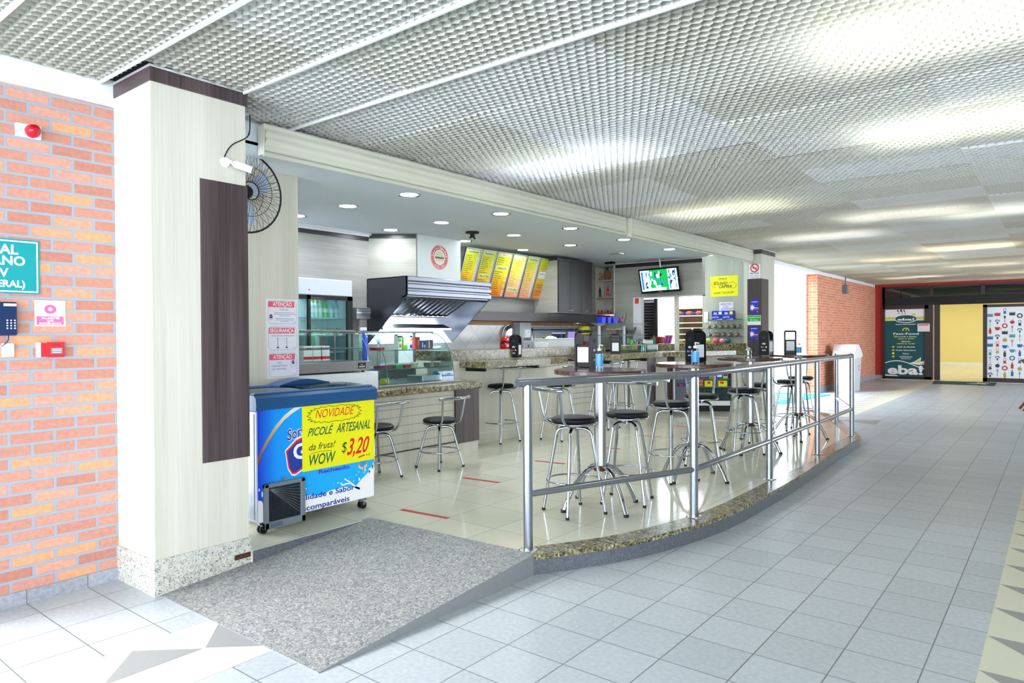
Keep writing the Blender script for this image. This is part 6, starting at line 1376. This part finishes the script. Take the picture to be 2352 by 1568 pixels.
# ---- doorway: dark louvred shutter and bread rack
xa, xb = PY(1474, 760, 11.5).x, PY(1510, 760, 11.5).x
sh = thing('louvred_shutter', 'nearly black louvred shutter door in the rear opening', 'door', (xa, 11.5, PZ0), world=True)
MB().box(xa, 11.47, PZ0, xa + .03, 11.52, 2.09, BLACKM).box(xb - .05, 11.47, PZ0, xb, 11.52, 2.09, BLACKM).build('frame', sh)
m = MB(); z = .3
while z < 2.06: m.add([(xa + .03, 11.475, z), (xb - .05, 11.475, z), (xb - .05, 11.51, z + .045), (xa + .03, 11.51, z + .045)], [(0, 1, 2, 3)], pm('slat', (.14, .13, .15), .4)); z += .052
m.box(xa + .03, 11.511, .2, xb - .05, 11.515, 2.08, BLACKM); m.build('louvre_slats', sh)
Y_ = 12.62; X0, X1 = PY(1553, 750, Y_).x - .0, PY(1640, 750, Y_).x; br = thing('bread_rack', 'open wooden rack of snacks beyond the doorway', 'rack', (X0, Y_, PZ0), world=True)
WB = pm('rack wood', (.62, .50, .40), .5, noise=.1); WS = pm('rack shelf edge', (.82, .77, .64), .5)
MB().box(X0, Y_ + .30, PZ0, X1, Y_ + .32, 1.98, WB).box(X0, Y_, PZ0, X0 + .02, Y_ + .3, 1.98, WOODLX).box(X1, Y_, PZ0, X1 + .02, Y_ + .3, 1.98, WOODLX).build('carcass', br)
Yp = planeY(Y_)
for py in (707, 724, 740, 752, 766, 779): z = Yp(1580, py)[1]; MB().box(X0 + .02, Y_ - .005, z - .02, X1, Y_ + .3, z, WS).build('shelf', br)
v_ = PY(1583, 683, Y_); MB().box(v_.x - .17, Y_, v_.z - .05, v_.x + .13, Y_ + .02, v_.z + .03, pm('rack lamp', (1, .95, 1), .5, emit=(1, .95, 1), es=4)).build('light_panel', br)
for k, px in enumerate((1562, 1585, 1607)):
    v_ = PY(px, 724, Y_ + .06); t = thing('snack_bag', ('first', 'second', 'third')[k] + ' purple and orange snack bag on the rack, from the doorway', 'bag', (v_.x, Y_ + .07, Yp(1580, 724)[1] + .001), 0, 'purple snack bags on the rack')
    MB().sphere((0, 0, .045), .1, pm('bag purple', (.38, .28, .62), .35), 12, 8, (1.1, .45, .45)).build('bag', t); MB().sphere((0, -.035, .055), .06, pm('bag orange', (.75, .38, .15), .35), 10, 6, (1.1, .3, .5)).build('printed_label', t)
v_ = PY(1600, 766, Y_ + .06); t = thing('red_packets', 'red packets low on the bread rack', 'packets', (v_.x, Y_ + .07, Yp(1580, 779)[1] + .001)); MB().box(-.13, -.05, 0, .10, .05, .07, pm('packet bright red', (.85, .12, .15), .4), .01).build('packets', t)
t = thing('jamb_sticker', 'small orange sticker on the white door jamb', 'sticker', tuple(PY(1463, 695, 11.29)), world=True); a0, z1 = planeY(11.29)(1458, 685); a1, z0 = planeY(11.29)(1467, 697)
MB().box(a0, 11.291, z0, a1, 11.294, z1, pm('sticker orange', (.92, .35, .22), .5)).build('sticker', t)
# ---- cream side wall: signs, glass shelves and packets
SY = 12.45; S_ = planeY(SY - .003)
def plate(name, lab, cat, c0, c1, mat, y=SY, th=.003, S=None):
    S = S or S_; (a0, z1), (a1, z0) = S(*c0), S(*c1); t = thing(name, lab, cat, (a0, y, z0), world=True); MB().box(a0, y - th, z0, a1, y - .0003, z1, mat).build('board', t); return t, Print((0, y - th - .0004, 0), *FY), a0, a1, z0, z1
t, pr, a0, a1, z0, z1 = plate('price_sign', 'yellow hand lettered sign TEMOS BOLINHO CAIPIRA on the cream wall', 'sign', (1632, 635), (1695, 679), I_YEL)
TT = lambda s, xl, xr, yb, h, **k: ptext(pr, S_, s, xl, xr, yb, h, I_BLK, 1, **k)
TT('TEMOS', 1650, 1670, 643, 5, shear=.4); TT('BOLINHO', 1639, 1671, 654, 7, shear=.4, bold=.01); TT('CAIPIRA', 1651, 1680, 661, 7, shear=.4, bold=.01); TT('porção 7 und $ 6,90', 1639, 1685, 674, 5, shear=.35)
pr.line([S_(*p_) for p_ in ((1648, 646), (1637, 648), (1634, 653), (1638, 659), (1645, 661))], .0045, I_BLK, 1); pr.line([S_(*p_) for p_ in ((1672, 649), (1684, 647), (1692, 653), (1688, 660), (1680, 662))], .0045, I_BLK, 1); pr.build('lettering', t)
t, pr, a0, a1, z0, z1 = plate('notice_card', 'white hand written card OBRIGATÓRIO O USO DE MÁSCARA', 'notice', (1652, 694), (1684, 713), PAPER)
for s, xl, xr, yb in (('OBRIGATÓRIO', 1654, 1681, 700), ('O USO', 1660, 1673, 706), ('DE MÁSCARA', 1656, 1683, 711)): ptext(pr, S_, s, xl, xr, yb, 4, I_NAVY, 1, shear=.2)
pr.build('lettering', t)
t, pr, a0, a1, z0, z1 = plate('paper_slip', 'narrow white paper slip beside the blue boxes', 'paper', (1618, 716), (1627, 740), PAPER, th=.02)
for k, (py, nm) in enumerate(((734.5, 'upper'), (754.5, 'middle'), (773, 'lower'))):
    x0_, z_ = S_(1630 - 8 * (k > 0), py); x1_ = S_(1712, py)[0]
    t = thing('glass_shelf', nm + ' glass wall shelf on the cream side wall', 'shelf', (x0_, SY, z_), world=True, group='glass shelves on the cream side wall')
    MB().box(x0_, SY - .16, z_ - .006, x1_, SY, z_, GLASSG).tube([(x0_, SY - .16, z_ - .003), (x1_, SY - .16, z_ - .003)], .004, GEDGE, 6).build('glass', t)
BB = pm('wafer box blue', (.06, .16, .72), .4)
zs = [S_(1660, 734.5)[1], S_(1660, 754.5)[1], S_(1660, 773)[1]]
for k, (px, lab) in enumerate(((1649, 'left blue wafer box on the upper glass shelf'), (1674, 'right blue wafer box with yellow corner on the upper glass shelf'))):
    v_ = PY(px, 725, SY - .08); t = thing('wafer_box', lab, 'box', (v_.x, SY - .08, zs[0] + .0005), 0, 'blue wafer boxes'); MB().box(-.10, -.045, 0, .10, .045, .165, BB, .002).build('carton', t)
    pr = Print((0, -.0455, 0), *FY); pr.text('BIS', -.03, .10, .035, I_WHT, 2, bold=.03); pr.text('LACTA', -.03, .035, .028, I_WHT, 2, bold=.02); pr.rect(-.1, .088, .1, .094, I_CYAN, 1); pr.rect(.03, .1, .09, .15, I_YEL if k else I_WHT, 1); pr.poly([(-.1, 0), (.1, .0), (.1, .02)], I_WHT, 1); pr.build('lettering', t)
NUT = pm('nuts brown', (.62, .42, .30), .6, noise=.3, nscale=60)
def nutbag(px, z, lab):
    v_ = PY(px, 765, SY - .09); t = thing('nut_bag', lab, 'bag', (v_.x, SY - .09, z + .0005), 0, 'clear bags of nuts on the glass shelves')
    MB().sphere((0, 0, .032), .04, NUT, 10, 6, (1, .8, .8)).build('nuts', t); MB().lathe([(.03, .0), (.048, .03), (.03, .07), (.008, .085), (.006, .09), (.022, .13)], (0, 0, 0), CLEARP, 8, smooth=False).build('clear_bag', t)
on = ['first', 'second', 'third', 'fourth', 'fifth', 'sixth']
for k, px in enumerate((1629, 1643, 1657, 1671, 1685, 1698)): nutbag(px, zs[1], on[k] + ' clear nut bag from the doorway on the middle glass shelf')
for k, px in enumerate((1631, 1644, 1650, 1663, 1678, 1694)): nutbag(px, zs[2], on[k] + ' clear nut bag from the doorway on the lower glass shelf')
for k, (px, c_, lab) in enumerate(((1627, (.85, .85, .5), 'pale yellow bag of sweets on the granite'), (1645, (.92, .3, .45), 'bright pink bag of sweets on the granite'), (1660, (.93, .55, .62), 'light pink bag of sweets on the granite'), (1671, (.15, .35, .42), 'dark blue green bag of sweets on the granite'))):
    v_ = PY(px, 780, SY - .20); t = thing('sweets_bag', lab, 'bag', (v_.x, SY - .2, 1.2725), 0, 'coloured sweet bags on the granite'); MB().sphere((0, 0, .045), .06, pm('sweet bag %d' % k, c_, .4, noise=.35, nscale=50), 12, 7, (1.05, .7, .75)).build('bag', t)
PYY = 12.44; Q_ = planeY(PYY - .003)
def card(lab, x0_, y0_, x1_, y1_):
    t, pr, a0, a1, z0, z1 = plate('voucher_card', lab, 'card', (x0_, y0_), (x1_, y1_), BB, PYY, .003, Q_); w_, h_ = a1 - a0, z1 - z0
    pr.text('sodexo', a0 + .52 * w_, z1 - .2 * h_, .02, I_WHT, 1, width=.75 * w_, bold=.02); c0, d0 = a0 + .25 * w_, z0 + .42 * h_; pts = []
    for q in range(16): r = (.42 if q % 2 == 0 else .16) * w_; a = 2 * PI * q / 16; pts.append((max(a0, c0 + r * math.cos(a)), d0 + r * math.sin(a) * 1.1))
    for q in range(16): pr.poly([(c0, d0), pts[q], pts[(q + 1) % 16]], I_WHT, 1)
    pr.rect(a0 + .5 * w_, z0 + .36 * h_, a1, z0 + .40 * h_, I_WHT, 2); pr.rect(a0 + .35 * w_, z0 + .24 * h_, a1, z0 + .30 * h_, I_RED, 2); pr.disc(a1 - .12 * w_, z0 + .1 * h_, .05 * w_, I_WHT, 2); pr.build('lettering', t)
card('upper blue card with white star on the far pillar', 1723, 688, 1742, 719); card('lower blue card with white star on the far pillar', 1722, 749, 1741, 780)
t, pr, a0, a1, z0, z1 = plate('green_sign', 'green and white messaging sign on the far pillar', 'sign', (1716.5, 724), (1747.5, 746), I_WHT, PYY, .003, Q_); w_, h_ = a1 - a0, z1 - z0
pr.rect(a0 + .02 * w_, z0 + .38 * h_, a1 - .02 * w_, z1 - .03 * h_, pm('sign green', (.1, .68, .2), .5), 1); pr.text('Atendemos via', (a0 + a1) / 2, z0 + .74 * h_, .02, I_WHT, 2, width=.8 * w_, bold=.02); pr.text('WhatsApp', a0 + .6 * w_, z0 + .47 * h_, .016, I_WHT, 2, width=.4 * w_, bold=.02); pr.ring(a0 + .28 * w_, z0 + .53 * h_, .045 * w_, .065 * w_, I_WHT, 2); pr.build('lettering', t)
S3 = planeY(PYY); t, pr, a0, a1, z0, z1 = plate('no_smoking_sign', 'white no smoking sign under the fabric roll end', 'sign', (1719, 607), (1747, 638), I_WHT, PYY + .008, .003, S3); w_, h_ = a1 - a0, z1 - z0
pr.ring(a0 + .5 * w_, z0 + .72 * h_, .27 * w_, .36 * w_, I_RED, 2); pr.line([(a0 + .28 * w_, z0 + .90 * h_), (a0 + .72 * w_, z0 + .54 * h_)], .09 * w_, I_RED, 2); pr.rect(a0 + .3 * w_, z0 + .70 * h_, a0 + .7 * w_, z0 + .74 * h_, I_BLK, 1)
for s, q, ww, hh in (('Não Fume', .30, .72, .028), ('Evite o fumo', .16, .74, .014), ('neste local', .05, .6, .014)): pr.text(s, a0 + .5 * w_, z0 + q * h_, hh, I_NAVY, 1, width=ww * w_, bold=.02)
pr.frame(a0, z0, a1, z1, .004, ink('sign rim', (.6, .75, .7)), 1); pr.build('lettering', t)
# ---- low packet rack in front of the far counter
A3, B3 = Vector((-5.22, 11.02)), Vector((-4.42, 11.58)); rk = thing('packet_rack', 'low white framed glass fronted rack of packets under the bar', 'rack', (A3.x, A3.y, PZ0)); an = math.atan2(B3.y - A3.y, B3.x - A3.x); rk.rotation_euler = (0, 0, an); Lr = (B3 - A3).length
MB().box(0, 0, 0, Lr, .10, .10, BLACKM).box(0, -.005, .10, Lr, .10, .18, WHITEP).box(0, .09, .18, Lr, .10, .80, GREY).build('carcass', rk)
MB().box(0, -.01, .10, .025, .10, .82, WHITEP).build('side_panel', rk); MB().box(Lr - .02, -.01, .10, Lr, .10, .82, pm('rack dark', (.2, .28, .3), .4)).build('side_panel', rk)
for z in (.41, .55): MB().box(.025, 0, z, Lr - .02, .09, z + .012, pm('rack shelf', (.45, .5, .5), .4)).build('shelf', rk)
MB().box(.35, -.004, .185, Lr - .02, -.001, .41, glassmat('smoked glass', (.5, .62, .62), .4)).build('glass_front', rk)
def pk(lab, u, w_, z, h_, c_, bits, g): 
    p3 = A3 + (B3 - A3).normalized() * u; n3 = Vector((-math.sin(an), math.cos(an))) * .035; t = thing('sweet_packet', lab, 'packet', (p3.x + n3.x, p3.y + n3.y, PZ0 + z), an, g); MB().box(0, -.025, 0, w_, .03, h_, c_, .003).build('packet', t)
    pr = Print((0, -.0255, 0), *FY)
    for (a, b, c, d, m_) in bits: pr.rect(a * w_, b * h_, c * w_, d * h_, m_, 1)
    pr.build('lettering', t); return t, pr
G1 = 'packets on the upper level of the low rack'; G2 = 'packets on the middle level of the low rack'
RED2 = pm('packet crimson', (.62, .10, .14), .4)
pk('large blue chocolate packet on the upper rack level', .40, .20, .5625, .14, BB, [(.05, .2, .9, .42, I_WHT), (.5, .05, .7, .15, I_RED)], G1); pk('yellow and blue packet right of the large blue one', .61, .10, .5625, .14, I_LIME, [(.1, .1, .9, .2, BB), (.1, .5, .9, .58, BB), (.1, .75, .9, .85, BB)], G1)
pk('blue and white packet on the upper rack level', .72, .11, .5625, .15, BB, [(.15, .15, .9, .45, I_WHT), (.15, .6, .9, .9, I_YEL)], G1); pk('lime packet at the end of the upper rack level', .84, .08, .5625, .14, I_LIME, [(.1, .3, .9, .7, BB)], G1); pk('dark red packet at the start of the upper rack level', .16, .20, .5625, .12, RED2, [(.1, .1, .6, .6, I_WHT)], G1)
pk('red cookie packet on the middle rack level', .36, .15, .4225, .13, RED2, [(.05, .6, .5, .75, I_WHT), (.55, .55, .95, .9, I_GOLD), (.05, .15, .5, .3, I_WHT), (.55, .1, .95, .45, I_GOLD)], G2); pk('yellow packet with red spot on the middle rack level', .53, .13, .4225, .10, I_YEL, [(.35, .5, .75, .85, I_RED)], G2)
pk('second yellow packet with red spot at the rack end', .76, .15, .4225, .10, I_YEL, [(.2, .5, .6, .85, I_RED)], G2); pk('small blue and red packets on the middle rack level', .08, .22, .4225, .05, BB, [(.1, .2, .4, .8, I_RED), (.6, .2, .9, .8, I_WHT)], G2)
# ================================================================ FAR SHOP FRONT
SF = planeY(FY0); sf = bpy.data.objects.new('window_1', None); COL.objects.link(sf); sf.location = (dx0, FY0, 0); sf['_abs'] = (dx0, FY0, 0); struct(sf, 'dark framed shop front with transom windows', 'window')
m = MB(); yA, yB = FY0 - .06, FY0 + .06
m.box(dx0, yA, 2.80, 1.4, yB, 2.86, BROWNF); m.box(dx0, yA, 2.27, 1.4, yB, 2.52, BLACKM)
xs = [dx0 + .03, SF(2140, 660)[0], SF(2258, 660)[0], .25]
for x in xs: m.box(x - .045, yA, 2.5, x + .045, yB, 2.82, BROWNF)
m.box(dx0, yA, 0, dx0 + .07, yB, 2.85, BROWNF); m.build('window_frame', sf)
for k in range(3): MB().box(xs[k] + .045, FY0 - .01, 2.52, xs[k + 1] - .045, FY0, 2.80, TRANS).build('pane', sf)
# left fixed panel with poster
pl, pr_ = SF(2030, 780)[0], SF(2133, 780)[0]; pb = bpy.data.objects.new('door_1', None); COL.objects.link(pb); pb.location = (pl, FY0, 0); pb['_abs'] = (pl, FY0, 0); struct(pb, 'fixed shop door panel covered by a teal poster', 'door')
m = MB(); m.box(pl, yA, .02, pr_ + .08, yA + .05, .10, BLACKM); m.box(pr_ - .10, yA, .02, pr_ + .12, yA + .05, 2.27, BROWNF); m.box(pl, yA, 2.16, pr_, yA + .05, 2.27, BROWNF); m.box(pr_ + .16, yA - .05, .02, pr_ + .30, yA + .04, 2.27, BROWNF); m.box(pr_ + .13, yA, .05, pr_ + .15, yA + .02, 2.24, PAPER); m.build('door_frame', pb)
SP = planeY(FY0 - .02)
q0, q1 = SP(2031, 786), SP(2128, 786); zt, zb = SP(2031, 709)[1], SP(2031, 866)[1]
po = thing('shop_poster', 'tall dark teal shop poster with large white eba! lettering', 'poster', (q0[0], FY0 - .02, zb), world=True)
MB().box(q0[0], FY0 - .022, zb, q1[0], FY0 - .015, zt, DTEAL).build('board', po)
pr = Print((0, FY0 - .0225, 0), *FY, step=.002); Wp, Hp = q1[0] - q0[0], zt - zb; U = lambda u: q0[0] + u * Wp; Vv = lambda v: zb + v * Hp
pr.rect(U(0), Vv(.875), U(1), Vv(1), I_WHT, 1); pr.rect(U(0), Vv(.855), U(1), Vv(.875), I_LIME, 1); pr.rect(U(0), Vv(.822), U(1), Vv(.855), ink('pale lime', (.85, .88, .62)), 1)
pr.poly([(U(.52 + .27 * math.cos(t)), Vv(.845 + .055 * math.sin(t))) for t in [2 * PI * q / 24 for q in range(24)]], I_WHT, 2); pr.poly([(U(.52 + .255 * math.cos(t)), Vv(.85 + .05 * math.sin(t))) for t in [2 * PI * q / 24 for q in range(24)]], DTEAL, 3)
pr.text('eba!', U(.52), Vv(.825), .07, I_WHT, 4, width=.40 * Wp, bold=.035)
for u, m_ in ((.33, 0), (.41, 1), (.48, 2)):
    pr.line([(U(u + .03), Vv(.91)), (U(u + .015), Vv(.96))], .012, I_NAVY, 2)
    pr.disc(U(u), Vv(.967), .03 if m_ == 1 else .016, I_NAVY, 2, .035)
pr.poly([(U(.64), Vv(.895)), (U(.78), Vv(.905)), (U(.70), Vv(.925))], I_LIME, 4)
pr.text('Empório Brasil Alimentos', U(.52), Vv(.765), .03, I_WHT, 2, width=.48 * Wp, bold=.03)
pr.ring(U(.52), Vv(.675), .07, .10, I_LIME, 2, 0, 180); pr.line([(U(.51), Vv(.675)), (U(.56), Vv(.72))], .02, I_LIME, 3)
for s, v, h, ww, m_ in (('Fast-Food', .62, .065, .60, I_WHT), ('Segunda a Sexta', .585, .035, .50, I_WHT), ('08:00 às 22:00', .555, .03, .38, I_YEL), ('Sábado', .515, .035, .22, I_WHT), ('08:00 às 15:00', .485, .03, .42, I_YEL), ('Café da Manhã', .437, .035, .42, I_WHT), ('Prato Executivo', .39, .035, .47, I_WHT), ('Pizza', .34, .035, .15, I_WHT), ('Caldinhos', .297, .035, .30, I_WHT), ('(Inverno)', .272, .03, .22, I_WHT)):
    pr.text(s, U(.52), Vv(v), h, m_, 2, width=ww * Wp, bold=.02)
for v in (.445, .398, .352, .305): pr.disc(U(.22), Vv(v), .035, I_YEL, 2, .022 if v != .352 else .035)
pr.ring(U(.26), Vv(.595), .02, .03, I_YEL, 2)
cur = [(U(u), Vv(.185 + .06 * math.sin(PI * (u * 1.25 + .12)))) for u in [q / 16 for q in range(17)]]; pr.line(cur, .025, I_WHT, 2)
pr.poly([(U(.60), Vv(.215)), (U(.72), Vv(.235)), (U(.88), Vv(.30)), (U(.86), Vv(.235)), (U(1), Vv(.255)), (U(.97), Vv(.20)), (U(.8), Vv(.19))], I_WHT, 2); pr.poly([(U(.74), Vv(.225)), (U(.86), Vv(.28)), (U(.84), Vv(.225))], I_LIME, 3); pr.poly([(U(.84), Vv(.20)), (U(.98), Vv(.245)), (U(.94), Vv(.205))], I_LIME, 3)
pr.text('eba!', U(.50), Vv(.055), .26, I_WHT, 3, width=.84 * Wp, bold=.035)
pr.poly([(U(0), Vv(.045)), (U(.3), Vv(.035)), (U(.45), Vv(0)), (U(0), Vv(0))], I_WHT, 2); pr.poly([(U(0), Vv(.03)), (U(.2), Vv(.025)), (U(.35), Vv(0)), (U(0), Vv(0))], I_LIME, 3); pr.build('lettering', po)
n0, n1 = SP(2108, 743), SP(2136, 761); t = thing('poster_notice', 'small white and red notice stuck over the teal poster', 'notice', (n0[0], FY0 - .07, n1[1]), world=True); MB().box(n0[0], FY0 - .068, n1[1], n1[0], FY0 - .0602, n0[1], PAPER).box(n0[0] + .02, FY0 - .07, n0[1] - .06, n1[0] - .03, FY0 - .0685, n0[1] - .02, I_PINK).build('sheet', t)
# right panel with kitchen pattern
kl = SF(2258, 780)[0]; kr = 0.6; pd = bpy.data.objects.new('door_2', None); COL.objects.link(pd); pd.location = (kl, FY0, 0); pd['_abs'] = (kl, FY0, 0); struct(pd, 'shop door panel with colourful kitchen utensil pattern', 'door')
m = MB(); m.box(kl, yA, .0, kl + .10, yA + .05, 2.24, BROWNF); m.box(kl, yA, 0, kr, yA + .05, .13, BROWNF); m.box(kl, yA, 2.16, kr, yA + .05, 2.24, BROWNF); m.build('door_frame', pd)
MB().box(kl + .10, FY0 - .02, .13, kr, FY0 - .01, 2.16, I_WHT).build('film', pd)
pr = Print((0, FY0 - .0205, 0), *FY, step=.002); r2 = random.Random(11); cl = [ink('k1', (.72, .25, .25)), ink('k2', (.12, .45, .70)), ink('k3', (.68, .72, .30)), ink('k4', (.12, .25, .35)), ink('k5', (.25, .65, .70))]
gx_ = kl + .17; col = 0
while gx_ < kr - .05:
    gz = .22 + .06 * (col % 2)
    while gz < 2.10:
        c_ = cl[r2.randrange(5)]; ty = r2.randrange(9); s = .068
        if ty == 0: pr.disc(gx_, gz, s, c_, 1, n=14); pr.disc(gx_, gz, s * .55, I_WHT, 2, n=12)
        elif ty == 1: pr.rect(gx_ - s, gz - s * .6, gx_ + s, gz + s * .5, c_, 1); pr.rect(gx_ - s * 1.2, gz + s * .6, gx_ + s * 1.2, gz + s * .75, c_, 1)
        elif ty == 2: pr.line([(gx_, gz - s * 1.5), (gx_, gz + s * .3)], .012, c_, 1); pr.disc(gx_, gz + s * .8, s * .35, c_, 1, s * .6, 10)
        elif ty == 3: pr.line([(gx_, gz - s * 1.5), (gx_, gz + s)], .012, c_, 1); [pr.line([(gx_ + d, gz + s * .6), (gx_ + d, gz + s * 1.5)], .008, c_, 1) for d in (-.015, 0, .015)]; pr.rect(gx_ - .02, gz + s * .55, gx_ + .02, gz + s * .75, c_, 1)
        elif ty == 4: pr.poly([(gx_ - s, gz + s * .7), (gx_ - s * .6, gz - s * .6), (gx_ + s * .6, gz - s * .6), (gx_ + s, gz + s * .7)], c_, 1); pr.ring(gx_ + s, gz, s * .2, s * .4, c_, 1, -90, 90, 8)
        elif ty == 5: pr.disc(gx_, gz - s * .2, s * .8, c_, 1, s * .75, 12); pr.line([(gx_, gz + s * .5), (gx_ + s * .4, gz + s * 1.1)], .012, c_, 1)
        elif ty == 6: pr.rrect(gx_ - s * .45, gz - s * 1.3, gx_ + s * .45, gz + s * .6, .015, c_, 1); pr.rect(gx_ - s * .2, gz + s * .6, gx_ + s * .2, gz + s * 1.3, c_, 1)
        elif ty == 7: pr.poly([(gx_ - s * .6, gz - s), (gx_ + s * .6, gz - s), (gx_ + s * .35, gz), (gx_ - s * .35, gz)], c_, 1); pr.frame(gx_ - s * .5, gz, gx_ + s * .5, gz + s * 1.2, .01, c_, 1)
        else: pr.ring(gx_, gz, s * .55, s * .9, c_, 1, 0, 180, 10); pr.rect(gx_ - s * .3, gz - s, gx_ + s * .3, gz, c_, 1)
        gz += .205 + r2.uniform(-.01, .02)
    gx_ += .172; col += 1
pr.build('printed_film', pd)
# ---- mats, bin, wooden chair
t = thing('door_mat', 'dark teal mat with white mark before the shop door', 'mat', (-2.2, 23.0, 0), world=True); c_ = [(-2.98, 23.85), (-2.86, 22.6), (-1.42, 22.6), (-1.45, 23.85)]
MB().prism(c_[::-1] if False else [c_[1], c_[2], c_[3], c_[0]], .001, .014, pm('mat dark teal', (.03, .27, .27), .9)).build('mat', t); m = MB(); m.add([(-2.1, 22.9, .0148), (-1.9, 22.9, .0148), (-1.55, 23.5, .0148), (-1.7, 23.5, .0148)], [(0, 1, 2, 3)], I_WHT); m.add([(-1.9, 23.5, .0149), (-1.8, 23.5, .0149), (-1.6, 22.9, .0149), (-1.75, 22.9, .0149)], [(0, 1, 2, 3)], I_WHT); m.build('printed_mark', t)
t = thing('entrance_mat', 'bright teal mat with white zigzags in the side opening', 'mat', (-5.0, 15.5, 0), world=True); MB().prism([(-6.3, 13.9), (-4.5, 14.0), (-4.22, 17.25), (-5.5, 17.25)], .001, .012, pm('mat bright teal', (.10, .62, .68), .9)).build('mat', t)
m = MB()
for k in range(5): m.add([(-5.6 + .1 * k, 14.4 + .5 * k, .013), (-4.7, 14.5 + .5 * k, .013), (-4.7, 14.62 + .5 * k, .013), (-5.5 + .1 * k, 14.6 + .5 * k, .013)], [(0, 1, 2, 3)], I_WHT)
m.build('printed_mark', t)
t = thing('rubbish_bin', 'large white rubbish bin with sloped swing lid by the far brick wall', 'bin', (-4.18, 18.50, 0)); BN = pm('bin plastic', (.78, .80, .84), .35); BN2 = pm('bin lid plastic', (.90, .91, .94), .3)
m = MB(); b0 = [(-.18, -.24), (.18, -.24), (.18, .62), (-.18, .62)]; vs = [(x, y, .0) for x, y in b0] + [(x * 1.18, y * 1.05, .82) for x, y in b0]; m.add(vs, [(3, 2, 1, 0), (4, 5, 6, 7), (0, 1, 5, 4), (1, 2, 6, 5), (2, 3, 7, 6), (3, 0, 4, 7)], BN); m.build('bin_body', t)
MB().box(-.23, -.28, .82, .23, .68, .87, BN2, .01).prism([(-.28, .87), (.68, .87), (.50, 1.0), (.20, 1.16), (-.05, 1.16), (-.20, 1.0)], -.25, .25, BN2, 'YZ').build('swing_lid', t)
pr = Print((.205, 0, 0), *FX); [pr.rect(.40, .5 + .09 * q, .46, .55 + .09 * q, I_NAVY, 1) for q in range(3)]; pr.build('printed_mark', t)
CWD = pm('chair wood', (.42, .20, .12), .5, noise=.15)
t = thing('wooden_chair', 'dark wooden folding chair cut by the right edge of the frame', 'chair', (-.35, 16.0, 0)); 
MB().tube([(-.20, -.25, 0), (.16, .2, .85)], .022, CWD, 8).build('leg', t); MB().tube([(-.28, .18, 0), (.12, -.3, .62)], .022, CWD, 8).build('leg', t); MB().tube([(.35, -.25, 0), (.6, .2, .85)], .022, CWD, 8).build('leg', t); MB().tube([(.62, .2, 0), (.5, -.28, .62)], .022, CWD, 8).build('leg', t)
MB().box(-.02, -.25, .44, .55, .2, .47, CWD, .005).build('seat', t); MB().prism([(-.26, .93), (-.20, .95), (.02, .72), (-.02, .68)], -.26, -.21, CWD, 'XZ').build('armrest', t)
m = MB(); [m.box(.0, .19, .6 + .09 * q, .58, .21, .66 + .09 * q, CWD, .003) for q in range(3)]; m.build('backrest', t)
t = thing('loudspeaker', 'small grey speaker hanging from the white beam above the brick wall', 'speaker', (-4.60, 19.6, 2.60)); v_ = PX(1942, 645, -4.55); t.location = (-4.55, v_.y, 2.62); MB().box(-.06, -.09, -.12, .06, .09, .10, GREY, .01).build('housing', t); MB().tube([(0, 0, .10), (0, 0, .36)], .015, GREY, 8).build('bracket', t)
